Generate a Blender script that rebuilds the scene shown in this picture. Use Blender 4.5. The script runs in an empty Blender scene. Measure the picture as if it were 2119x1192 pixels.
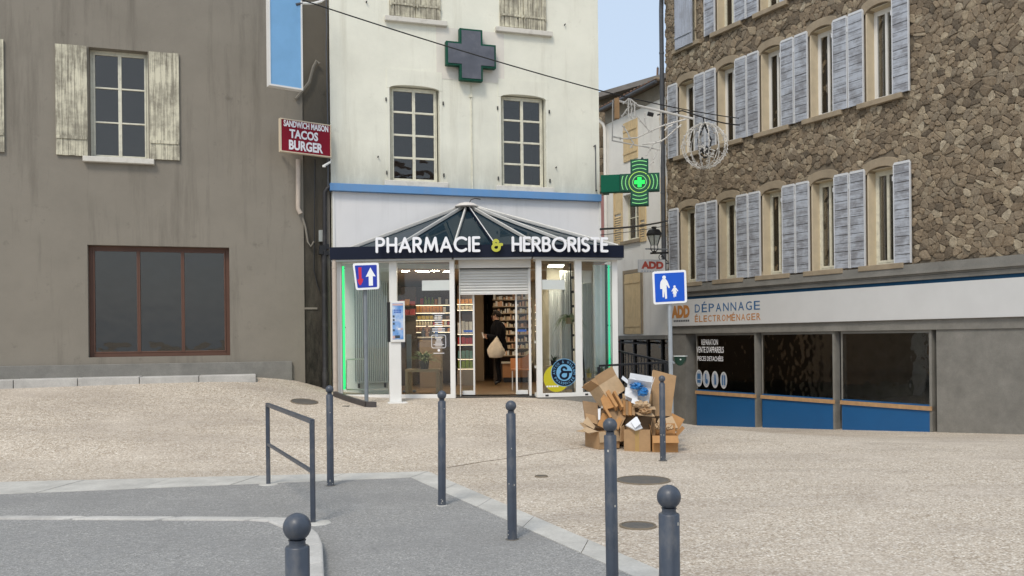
import bpy, bmesh, math, random
import numpy as np
from mathutils import Vector, Matrix

random.seed(7)
rad = math.radians
scene = bpy.context.scene
COL = scene.collection

# ------------------------------------------------------------------ camera, sky, sun, exposure
EYE = 1.6            # metres above the flat part of the square
FPX, CX, HY, ROLL = 1790.0, 1059.5, 702.0, 0.0105
cam_data = bpy.data.cameras.new('camera')
cam_data.sensor_width = 36.0
cam_data.lens = 36.0 * FPX / 2119.0
cam_data.shift_y = (HY - 596.0) / 2119.0
cam_data.clip_start = 0.05
cam_data.clip_end = 2000.0
cam = bpy.data.objects.new('camera', cam_data)
COL.objects.link(cam)
cam.matrix_world = Matrix.Translation((0, 0, EYE)) @ Matrix.Rotation(rad(90), 4, 'X') @ Matrix.Rotation(-ROLL, 4, 'Z')
scene.camera = cam

world = bpy.data.worlds.new('World')
scene.world = world
world.use_nodes = True
wn, wl = world.node_tree.nodes, world.node_tree.links
wn.clear()
SUN_EL, SUN_AZ = 52.0, 200.0
sky = wn.new('ShaderNodeTexSky')
sky.sky_type = 'NISHITA'
sky.sun_disc = False
sky.sun_elevation = rad(SUN_EL)
sky.sun_rotation = rad(SUN_AZ)
sky.altitude = 200
sky.air_density = 1.0
sky.dust_density = 4.0
sky.ozone_density = 1.5
veil = wn.new('ShaderNodeMixRGB')          # thin even cloud veil over the whole sky
veil.inputs[0].default_value = 0.62
veil.inputs[2].default_value = (6.3, 7.5, 9.0, 1)
bg = wn.new('ShaderNodeBackground')
bg.inputs[1].default_value = 0.105
wo = wn.new('ShaderNodeOutputWorld')
wl.new(sky.outputs[0], veil.inputs[1])
wl.new(veil.outputs[0], bg.inputs[0])
wl.new(bg.outputs[0], wo.inputs[0])

sun_data = bpy.data.lights.new('sun', 'SUN')
sun_data.energy = 1.5
sun_data.angle = rad(16)
sun_data.color = (1.0, 0.92, 0.80)
sun = bpy.data.objects.new('sun', sun_data)
COL.objects.link(sun)
az = rad(SUN_AZ)
sd = Vector((math.sin(az) * math.cos(rad(SUN_EL)), math.cos(az) * math.cos(rad(SUN_EL)), math.sin(rad(SUN_EL))))
sun.rotation_euler = sd.to_track_quat('Z', 'Y').to_euler()

vs = scene.view_settings
vs.view_transform = 'Standard'
vs.look = 'None'
vs.gamma = 1.0
vs.use_curve_mapping = False
vs.exposure = 0.33

# ------------------------------------------------------------------ measuring helpers
def ray(px, py):
    dx, dy = (px - CX) / FPX, (HY - py) / FPX
    return Vector((dx + dy * ROLL, 1.0, dy - dx * ROLL))

def pt(px, py, d):
    r = ray(px, py)
    return Vector((r.x * d, d, EYE + r.z * d))

class Wall:
    """A vertical plane: u runs left to right as seen, v is height, n comes out towards the viewer."""
    def __init__(s, a, b):
        s.o = Vector((a[0], a[1], 0))
        e = Vector((b[0] - a[0], b[1] - a[1], 0))
        s.L = e.length
        s.u = e.normalized()
        s.n = Vector((s.u.y, -s.u.x, 0))
    def P(s, u, v, n=0.0):
        return s.o + s.u * u + Vector((0, 0, v)) + s.n * n
    def uv(s, px, py, n=0.0):
        r = ray(px, py)
        o = s.o + s.n * n
        c = Vector((0, 0, EYE))
        t = (o - c).dot(s.n) / r.dot(s.n)
        p = c + r * t
        return ((p - s.o).dot(s.u), p.z)
    def poly(s, pts, n=0.0):
        return [s.uv(x, y, n) for x, y in pts]
    def rect(s, x0, y0, x1, y1, n=0.0):
        ym, xm = (y0 + y1) / 2, (x0 + x1) / 2
        return (s.uv(x0, ym, n)[0], s.uv(x1, ym, n)[0], s.uv(xm, y1, n)[1], s.uv(xm, y0, n)[1])

def wall_px(px0, d0, px1, d1, py=600):
    a, b = pt(px0, py, d0), pt(px1, py, d1)
    return Wall((a.x, a.y), (b.x, b.y))

# ------------------------------------------------------------------ terrain
CTRL = [(-3, 10, 0), (0, 10, 0), (3, 10, 0), (-3, 13, .27), (-1, 13, .21), (0.2, 13, .15), (1.9, 13, 0.0), (3.5, 13, 0),
        (-3.2, 15.5, .54), (-1.9, 15.8, .505), (-.8, 16.0, .50), (0, 16.0, .50), (.7, 16, .47), (1.5, 16, .36), (2.0, 15, .1), (4, 14.2, 0),
        (4.5, 17, -.28), (4.6, 24, -.85), (8, 16, -.3), (8, 22, -.6), (-4.2, 16.8, .84), (-3.65, 16.95, .66),
        (-7, 15.9, .95), (-8, 12.9, .42), (-7, 10.4, .0), (-9.5, 15.1, .92), (-10, 12.4, .38), (-5, 13.5, .40), (2.6, 20, -.5), (3, 28, -1.2), (-12, 10.5, .05), (-12.3, 14.3, .85), (-14, 16, .95),
        (0, 20, .25), (-2, 20, .3), (-3, 30, -.4), (0, 30, -.6), (14, 12, 0), (14, 22, -.3), (-12, 4, 0), (12, 4, 0), (0, 4, 0), (-6, 6, 0), (6, 8, 0), (12, 32, -.6), (-12, 32, .5)]
_c = np.array(CTRL, float)
def _tps(r):
    return np.where(r > 1e-9, r * r * np.log(np.maximum(r, 1e-9)), 0.0)
_n = len(_c)
_K = _tps(np.linalg.norm(_c[:, None, :2] - _c[None, :, :2], axis=2)) + 0.02 * np.eye(_n)
_Pm = np.hstack([np.ones((_n, 1)), _c[:, :2]])
_A = np.zeros((_n + 3, _n + 3))
_A[:_n, :_n] = _K; _A[:_n, _n:] = _Pm; _A[_n:, :_n] = _Pm.T
_w = np.linalg.solve(_A, np.concatenate([_c[:, 2], np.zeros(3)]))
def gz_arr(x, y):
    x = np.clip(np.asarray(x, float), -14, 14); yy = np.clip(np.asarray(y, float), 4, 32)
    r = np.sqrt((x[..., None] - _c[:, 0]) ** 2 + (yy[..., None] - _c[:, 1]) ** 2)
    z = _tps(r) @ _w[:_n] + _w[_n] + _w[_n + 1] * x + _w[_n + 2] * yy
    t = np.clip((np.asarray(y, float) - 10.5) / 1.8, 0, 1)
    return z * (t * t * (3 - 2 * t))
def gz(x, y):
    return float(gz_arr(np.array([x]), np.array([y]))[0])
def gp(px, py):
    """where the sight line through a pixel meets the ground"""
    r = ray(px, py)
    d = 1.0
    prev = None
    while d < 40:
        p = Vector((r.x * d, d, EYE + r.z * d))
        if p.z <= gz(p.x, p.y):
            break
        d += 0.05
    return Vector((r.x * d, d, gz(r.x * d, d)))

# ------------------------------------------------------------------ materials
MATS = {}
def nodes_of(name):
    m = bpy.data.materials.new(name)
    m.use_nodes = True
    nt = m.node_tree
    return m, nt, nt.nodes['Principled BSDF']

def tex_coord(nt, scale=(1, 1, 1)):
    tc = nt.nodes.new('ShaderNodeTexCoord')
    mp = nt.nodes.new('ShaderNodeMapping')
    mp.inputs['Scale'].default_value = scale
    nt.links.new(tc.outputs['Object'], mp.inputs['Vector'])
    return mp.outputs[0]

def noise(nt, vec, scale, detail=4, rough=.6):
    n = nt.nodes.new('ShaderNodeTexNoise')
    n.inputs['Scale'].default_value = scale
    n.inputs['Detail'].default_value = detail
    n.inputs['Roughness'].default_value = rough
    nt.links.new(vec, n.inputs['Vector'])
    return n.outputs[0]

def ramp(nt, fac, stops):
    r = nt.nodes.new('ShaderNodeValToRGB')
    el = r.color_ramp.elements
    while len(el) < len(stops):
        el.new(.5)
    for e, (p, c) in zip(el, stops):
        e.position = p
        e.color = (c[0], c[1], c[2], 1) if hasattr(c, '__len__') else (c, c, c, 1)
    nt.links.new(fac, r.inputs[0])
    return r.outputs[0]

def mix(nt, fac, a, b, mode='MIX'):
    m = nt.nodes.new('ShaderNodeMixRGB')
    m.blend_type = mode
    for i, s in ((0, fac), (1, a), (2, b)):
        if hasattr(s, 'links') or hasattr(s, 'is_linked'):
            nt.links.new(s, m.inputs[i])
        elif hasattr(s, '__len__'):
            m.inputs[i].default_value = (s[0], s[1], s[2], 1)
        else:
            m.inputs[i].default_value = s
    return m.outputs[0]

def bump(nt, bsdf, height, strength=.3, dist=.01):
    b = nt.nodes.new('ShaderNodeBump')
    b.inputs['Strength'].default_value = strength
    b.inputs['Distance'].default_value = dist
    nt.links.new(height, b.inputs['Height'])
    nt.links.new(b.outputs[0], bsdf.inputs['Normal'])

def paint(name, col, rough=.5, var=.12, scale=3.0, fine=60, bumpy=.1, metallic=0.0, dirt=None, dirt_amt=.35, dirt_stretch=(1, 1, 1), dirt_scale=1.2, spec=.5):
    """plain coloured surface with soft blotches, fine relief and optional dirt patches"""
    if name in MATS:
        return MATS[name]
    m, nt, b = nodes_of(name)
    v = tex_coord(nt)
    n1 = noise(nt, v, scale)
    lo = tuple(c * (1 - var) for c in col); hi = tuple(min(1, c * (1 + var)) for c in col)
    c = ramp(nt, n1, [(.3, lo), (.7, hi)])
    if dirt:
        v2 = tex_coord(nt, dirt_stretch)
        nd = noise(nt, v2, dirt_scale, 6, .65)
        f = ramp(nt, nd, [(.5, 0), (.72, dirt_amt)])
        c = mix(nt, f, c, dirt)
    nt.links.new(c, b.inputs['Base Color'])
    b.inputs['Roughness'].default_value = rough
    b.inputs['Metallic'].default_value = metallic
    b.inputs['Specular IOR Level'].default_value = spec
    if bumpy:
        bump(nt, b, noise(nt, v, fine, 3), bumpy, .004)
    MATS[name] = m
    return m

def emit(name, col, strength, base=None):
    if name in MATS:
        return MATS[name]
    m, nt, b = nodes_of(name)
    b.inputs['Base Color'].default_value = (*(base or col), 1)
    b.inputs['Emission Color'].default_value = (*col, 1)
    b.inputs['Emission Strength'].default_value = strength
    MATS[name] = m
    return m

def glass(name, tint=(.93, .96, .95), refl=1.0, rough=0.0, wavy=0.0, mixcol=None, mixfac=0.0, gcol=(.95, .97, 1)):
    """thin pane: clear transmission plus fresnel reflection"""
    if name in MATS:
        return MATS[name]
    m = bpy.data.materials.new(name); m.use_nodes = True
    nt = m.node_tree; nt.nodes.clear()
    out = nt.nodes.new('ShaderNodeOutputMaterial')
    tr = nt.nodes.new('ShaderNodeBsdfTransparent'); tr.inputs[0].default_value = (*tint, 1)
    gl = nt.nodes.new('ShaderNodeBsdfGlossy'); gl.inputs['Roughness'].default_value = rough
    gl.inputs['Color'].default_value = (*gcol, 1)
    fr = nt.nodes.new('ShaderNodeFresnel'); fr.inputs[0].default_value = 1.5
    mul = nt.nodes.new('ShaderNodeMath'); mul.operation = 'MULTIPLY'; mul.inputs[1].default_value = 1.7 * refl
    nt.links.new(fr.outputs[0], mul.inputs[0])
    mx = nt.nodes.new('ShaderNodeMixShader')
    nt.links.new(mul.outputs[0], mx.inputs[0]); nt.links.new(tr.outputs[0], mx.inputs[1]); nt.links.new(gl.outputs[0], mx.inputs[2])
    if wavy:
        v = tex_coord(nt)
        bp = nt.nodes.new('ShaderNodeBump'); bp.inputs['Strength'].default_value = wavy; bp.inputs['Distance'].default_value = .02
        nt.links.new(noise(nt, v, 4.0, 1), bp.inputs['Height'])
        nt.links.new(bp.outputs[0], gl.inputs['Normal']); nt.links.new(bp.outputs[0], fr.inputs['Normal'])
    last = mx.outputs[0]
    if mixcol:
        df = nt.nodes.new('ShaderNodeBsdfDiffuse'); df.inputs[0].default_value = (*mixcol, 1)
        m2 = nt.nodes.new('ShaderNodeMixShader'); m2.inputs[0].default_value = mixfac
        nt.links.new(last, m2.inputs[1]); nt.links.new(df.outputs[0], m2.inputs[2]); last = m2.outputs[0]
    nt.links.new(last, out.inputs[0])
    MATS[name] = m
    return m

def plaster(name, col, stain, stain_amt=.5, low=None, low_z=(0, 0), bumpy=.35):
    """rendered wall: blotches, vertical rain streaks, dirt patches, trowel relief"""
    m, nt, b = nodes_of(name)
    v = tex_coord(nt)
    n1 = noise(nt, v, 1.1, 6, .65)
    c = ramp(nt, n1, [(.28, tuple(x * .90 for x in col)), (.55, col), (.75, tuple(min(1, x * 1.05) for x in col))])
    st = noise(nt, tex_coord(nt, (2.6, 2.6, .22)), 1.0, 7, .7)
    c = mix(nt, ramp(nt, st, [(.52, 0), (.75, stain_amt)]), c, stain)
    pt_ = noise(nt, v, 2.7, 8, .75)
    c = mix(nt, ramp(nt, pt_, [(.60, 0), (.76, stain_amt * .8)]), c, tuple(x * .8 for x in stain))
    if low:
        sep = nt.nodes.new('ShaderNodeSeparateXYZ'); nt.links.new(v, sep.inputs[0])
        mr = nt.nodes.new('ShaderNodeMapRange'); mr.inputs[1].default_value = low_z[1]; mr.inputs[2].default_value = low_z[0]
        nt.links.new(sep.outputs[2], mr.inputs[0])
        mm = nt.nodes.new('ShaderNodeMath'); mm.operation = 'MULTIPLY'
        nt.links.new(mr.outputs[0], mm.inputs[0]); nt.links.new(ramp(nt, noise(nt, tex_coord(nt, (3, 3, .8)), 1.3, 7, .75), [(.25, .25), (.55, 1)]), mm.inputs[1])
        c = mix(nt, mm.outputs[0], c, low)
    nt.links.new(c, b.inputs['Base Color'])
    b.inputs['Roughness'].default_value = .9
    b.inputs['Specular IOR Level'].default_value = .2
    bump(nt, b, noise(nt, v, 28, 6, .7), bumpy, .012)
    MATS[name] = m
    return m

def wood_paint(name, col, bare, amt=.5, horizontal=False, scale=1.0):
    """old painted boards: paint worn off along the grain"""
    m, nt, b = nodes_of(name)
    s = (2, 2, 30) if horizontal else (30, 30, 1.6)
    g = noise(nt, tex_coord(nt, tuple(x * scale for x in s)), 1.0, 6, .7)
    n2 = noise(nt, tex_coord(nt), 2.5, 5, .7)
    f = ramp(nt, mix(nt, .5, g, n2), [(.53 - .12 * amt, 0), (.56, amt)])
    c = mix(nt, f, col, bare)
    c = mix(nt, ramp(nt, noise(nt, tex_coord(nt), 7, 4), [(.4, 0), (.8, .25)]), c, tuple(x * .7 for x in col))
    nt.links.new(c, b.inputs['Base Color'])
    b.inputs['Roughness'].default_value = .8
    bump(nt, b, g, .4, .004)
    MATS[name] = m
    return m

def attr_stone(name):
    m, nt, b = nodes_of(name)
    a = nt.nodes.new('ShaderNodeAttribute'); a.attribute_name = 'tone'
    v = tex_coord(nt)
    c = ramp(nt, a.outputs['Fac'], [(0, (.12, .095, .066)), (.25, (.25, .19, .125)), (.5, (.37, .285, .19)), (.75, (.28, .23, .165)), (.9, (.46, .37, .25)), (1, (.56, .48, .35))])
    c = mix(nt, ramp(nt, noise(nt, v, 9, 6, .7), [(.35, 0), (.75, .6)]), c, (.12, .09, .062))
    c = mix(nt, ramp(nt, noise(nt, v, 30, 4, .7), [(.5, 0), (.75, .4)]), c, (.42, .36, .27))
    nt.links.new(c, b.inputs['Base Color'])
    b.inputs['Roughness'].default_value = .95
    bump(nt, b, noise(nt, v, 16, 8, .75), 1.0, .05)
    MATS[name] = m
    return m

def ground_mat():
    m, nt, b = nodes_of('washed_aggregate')
    v = tex_coord(nt)
    vo = nt.nodes.new('ShaderNodeTexVoronoi'); vo.inputs['Scale'].default_value = 62
    nt.links.new(v, vo.inputs['Vector'])
    sep = nt.nodes.new('ShaderNodeSeparateColor'); nt.links.new(vo.outputs['Color'], sep.inputs[0])
    c = ramp(nt, sep.outputs[0], [(0, (.27, .21, .15)), (.18, (.46, .385, .30)), (.5, (.60, .52, .42)), (.8, (.73, .655, .545)), (1, (.86, .81, .72))])
    c = mix(nt, ramp(nt, vo.outputs['Distance'], [(.35, 0), (.75, .55)]), c, (.33, .27, .2))
    fine = noise(nt, v, 15, 6, .75)
    c = mix(nt, ramp(nt, fine, [(.34, .5), (.55, 0)]), c, (.30, .25, .20))
    big = noise(nt, tex_coord(nt, (.32, 1.0, 1)), 1.0, 5, .62)
    c = mix(nt, ramp(nt, big, [(.46, 0), (.68, .5)]), c, (.31, .26, .215))
    spill = noise(nt, v, 2.3, 7, .7)
    c = mix(nt, ramp(nt, spill, [(.63, 0), (.72, .45)]), c, (.22, .18, .15))
    big2 = noise(nt, v, .55, 5, .6)
    c = mix(nt, ramp(nt, big2, [(.5, 0), (.72, .35)]), c, (.70, .62, .52))
    nt.links.new(c, b.inputs['Base Color'])
    b.inputs['Roughness'].default_value = .92
    b.inputs['Specular IOR Level'].default_value = .25
    bump(nt, b, vo.outputs['Distance'], .5, .006)
    return m

def asphalt_mat():
    m, nt, b = nodes_of('asphalt')
    v = tex_coord(nt)
    vo = nt.nodes.new('ShaderNodeTexVoronoi'); vo.inputs['Scale'].default_value = 95
    nt.links.new(v, vo.inputs['Vector'])
    sep = nt.nodes.new('ShaderNodeSeparateColor'); nt.links.new(vo.outputs['Color'], sep.inputs[0])
    c = ramp(nt, sep.outputs[0], [(0, (.20, .195, .18)), (.4, (.29, .283, .265)), (.8, (.355, .346, .325)), (1, (.47, .455, .43))])
    c = mix(nt, ramp(nt, noise(nt, v, 22, 5, .75), [(.35, .5), (.6, 0)]), c, (.21, .21, .208))
    c = mix(nt, ramp(nt, noise(nt, v, .9, 6, .65), [(.42, 0), (.7, .6)]), c, (.215, .212, .205))
    c = mix(nt, ramp(nt, noise(nt, v, 1.9, 6, .7), [(.55, 0), (.75, .5)]), c, (.39, .382, .365))
    nt.links.new(c, b.inputs['Base Color'])
    b.inputs['Roughness'].default_value = .9
    b.inputs['Specular IOR Level'].default_value = .3
    ve = nt.nodes.new('ShaderNodeTexVoronoi'); ve.feature = 'DISTANCE_TO_EDGE'; ve.inputs['Scale'].default_value = .42
    wob = nt.nodes.new('ShaderNodeMixRGB'); wob.inputs[0].default_value = .12
    nz = nt.nodes.new('ShaderNodeTexNoise'); nz.inputs['Scale'].default_value = 3.0; nz.inputs['Detail'].default_value = 6
    nt.links.new(v, nz.inputs['Vector']); nt.links.new(v, wob.inputs[1]); nt.links.new(nz.outputs['Color'], wob.inputs[2]); nt.links.new(wob.outputs[0], ve.inputs['Vector'])
    c2 = mix(nt, ramp(nt, ve.outputs['Distance'], [(.0, .16), (.004, 0)]), c, (.10, .10, .098))
    nt.links.new(c2, b.inputs['Base Color'])
    bump(nt, b, vo.outputs['Distance'], .5, .005)
    return m

def iron_mat():
    m, nt, b = nodes_of('cast_iron')
    v = tex_coord(nt)
    ck = nt.nodes.new('ShaderNodeTexChecker'); ck.inputs['Scale'].default_value = 40
    nt.links.new(v, ck.inputs['Vector'])
    c = mix(nt, ck.outputs[1], (.10, .095, .085), (.16, .15, .135))
    c = mix(nt, ramp(nt, noise(nt, v, 6, 5), [(.45, 0), (.7, .5)]), c, (.2, .17, .13))
    nt.links.new(c, b.inputs['Base Color'])
    b.inputs['Roughness'].default_value = .65
    b.inputs['Metallic'].default_value = .3
    bump(nt, b, ck.outputs[1], .4, .004)
    return m

def concrete_mat(name, col):
    m, nt, b = nodes_of(name)
    v = tex_coord(nt)
    c = ramp(nt, noise(nt, v, 2.2, 6, .7), [(.3, tuple(x * .72 for x in col)), (.7, tuple(x * 1.12 for x in col))])
    c = mix(nt, ramp(nt, noise(nt, v, 60, 4, .7), [(.4, 0), (.8, .5)]), c, tuple(x * .55 for x in col))
    nt.links.new(c, b.inputs['Base Color'])
    b.inputs['Roughness'].default_value = .92
    bump(nt, b, noise(nt, v, 50, 5, .7), .4, .006)
    MATS[name] = m
    return m

def floor_wood_mat():
    m, nt, b = nodes_of('floor_boards')
    br = nt.nodes.new('ShaderNodeTexBrick')
    br.inputs['Scale'].default_value = 1.0
    br.inputs['Brick Width'].default_value = 1.2; br.inputs['Row Height'].default_value = .14
    br.inputs['Mortar Size'].default_value = .003
    br.inputs['Color1'].default_value = (.15, .095, .05, 1); br.inputs['Color2'].default_value = (.20, .13, .07, 1); br.inputs['Mortar'].default_value = (.08, .05, .03, 1)
    nt.links.new(tex_coord(nt), br.inputs['Vector'])
    g = noise(nt, tex_coord(nt, (3, 40, 1)), 1, 5)
    nt.links.new(mix(nt, ramp(nt, g, [(.4, 0), (.8, .4)]), br.outputs[0], (.14, .085, .045)), b.inputs['Base Color'])
    b.inputs['Roughness'].default_value = .35
    return m

M_ground = ground_mat()
M_asphalt = asphalt_mat()
M_iron = iron_mat()
M_edging = concrete_mat('edging_concrete', (.56, .54, .49))
M_granite = concrete_mat('granite', (.55, .53, .49))
M_conc = concrete_mat('grey_concrete', (.24, .23, .205))
M_stone = attr_stone('rubble_stone')
M_mortar = concrete_mat('mortar', (.21, .17, .12))
M_ashlar = concrete_mat('ashlar', (.36, .29, .20))
M_cream = plaster('cream_render', (.80, .79, .675), (.50, .47, .37), .5, low=(.42, .41, .34), low_z=(3.9, 5.2))
M_creampatch = plaster('pinkish_render', (.74, .70, .62), (.55, .52, .45), .25)
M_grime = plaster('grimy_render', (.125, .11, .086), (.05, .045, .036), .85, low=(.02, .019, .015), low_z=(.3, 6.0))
M_grime2 = plaster('light_grimy_render', (.25, .225, .185), (.12, .105, .085), .7)
M_white = plaster('white_render', (.84, .82, .77), (.55, .50, .44), .45)
M_pink = plaster('pink_render', (.42, .22, .21), (.30, .2, .18), .4)
M_frame = paint('white_frame', (.78, .77, .73), .42, .04, 2, 30, .03)
M_wframe = paint('window_paint', (.70, .675, .545), .6, .08, 8, 40, .15, dirt=(.35, .32, .26), dirt_amt=.5, dirt_scale=9)
M_fascia = paint('fascia_white', (.74, .73, .72), .6, .03, 1.5, 30, .05, dirt=(.55, .54, .52), dirt_amt=.4, dirt_stretch=(3, 3, .25))
M_blue = paint('blue_beam_paint', (.125, .285, .54), .45, .06, 2, 30, .03, dirt=(.2, .28, .4), dirt_amt=.4, dirt_stretch=(4, 4, .5))
M_navy = paint('navy_panel', (.008, .011, .025), .35, .1, 2, 30, 0, spec=.2)
M_letter = paint('white_letter', (.86, .86, .88), .35, .02, 2, 30, 0)
M_olive = paint('olive_letter', (.50, .50, .055), .4, .03, 2, 30, 0)
M_alu = paint('aluminium', (.46, .45, .42), .4, .05, 4, 30, 0, metallic=.35)
M_slate = paint('slate_paint', (.052, .064, .086), .40, .2, 4, 70, .10, dirt=(.16, .155, .15), dirt_amt=.6, dirt_scale=11, dirt_stretch=(1, 1, .5))
M_railp = paint('railing_paint', (.011, .012, .015), .5, .1, 5, 60, .03, spec=.3)
M_black = paint('black_plastic', (.012, .012, .013), .45, .1, 4, 40, .03)
M_pipe = paint('old_black_pipe', (.022, .02, .021), .55, .2, 4, 40, .1, dirt=(.1, .09, .08), dirt_amt=.4, dirt_scale=6)
M_beigepipe = paint('beige_pipe', (.52, .44, .36), .6, .08, 5, 40, .05, dirt=(.3, .25, .2), dirt_amt=.5, dirt_scale=5)
M_zinc = paint('zinc_pipe', (.075, .08, .09), .5, .15, 3, 40, .05)
M_galv = paint('galvanised', (.42, .45, .47), .45, .1, 8, 50, .03, metallic=.5)
M_darkgreen = paint('dark_green', (.004, .07, .04), .5, .1, 3, 30, 0, spec=.25)
M_greenbox = paint('green_box', (.0, .095, .05), .6, .08, 3, 30, 0, spec=.2)
M_crossface = paint('smoked_face', (.10, .105, .125), .35, .18, 3, 40, .02, dirt=(.2, .2, .22), dirt_amt=.4, dirt_scale=4)
M_ledface = paint('led_panel', (.02, .085, .055), .5, .1, 4, 30, 0, spec=.25)
M_pane = glass('old_pane', (.72, .72, .70), .95, .0, .16, gcol=(.95, .90, .84))
M_shopglass = glass('shop_glass', (.95, .97, .955), .6)
M_doorglass = glass('door_glass', (.88, .9, .89), .6)
M_roofglass = glass('roof_glass', (.05, .09, .115), .8, 0, 0, (.02, .045, .065), .5)
M_frosted = paint('frosted_film', (.62, .65, .62), .5, .04, 3, 30, 0)
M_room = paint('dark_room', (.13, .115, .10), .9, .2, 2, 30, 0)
M_shut_cream = wood_paint('peeling_cream_boards', (.66, .62, .47), (.17, .15, .115), .85)
M_shut_grey = wood_paint('peeling_grey_boards', (.44, .47, .52), (.13, .12, .12), .7, horizontal=True)
M_shut_grey2 = wood_paint('grey_upright_boards', (.40, .43, .49), (.22, .22, .23), .5)
M_shut_och = wood_paint('ochre_boards', (.72, .55, .31), (.52, .39, .22), .5)
M_card = None

# ------------------------------------------------------------------ mesh building helpers
BASE = {}
def root(name, loc, label, cat, group=None):
    o = bpy.data.objects.new(name, None)
    o.empty_display_size = .2
    COL.objects.link(o)
    o.location = loc
    BASE[o.name] = Vector(loc)
    tag(o, label, cat, group)
    return o

def tag(o, label, cat, group=None):
    o['label'] = label
    o['category'] = cat
    if group:
        o['group'] = group
    return o

def setting(o):
    o['kind'] = 'structure'
    return o

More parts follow.
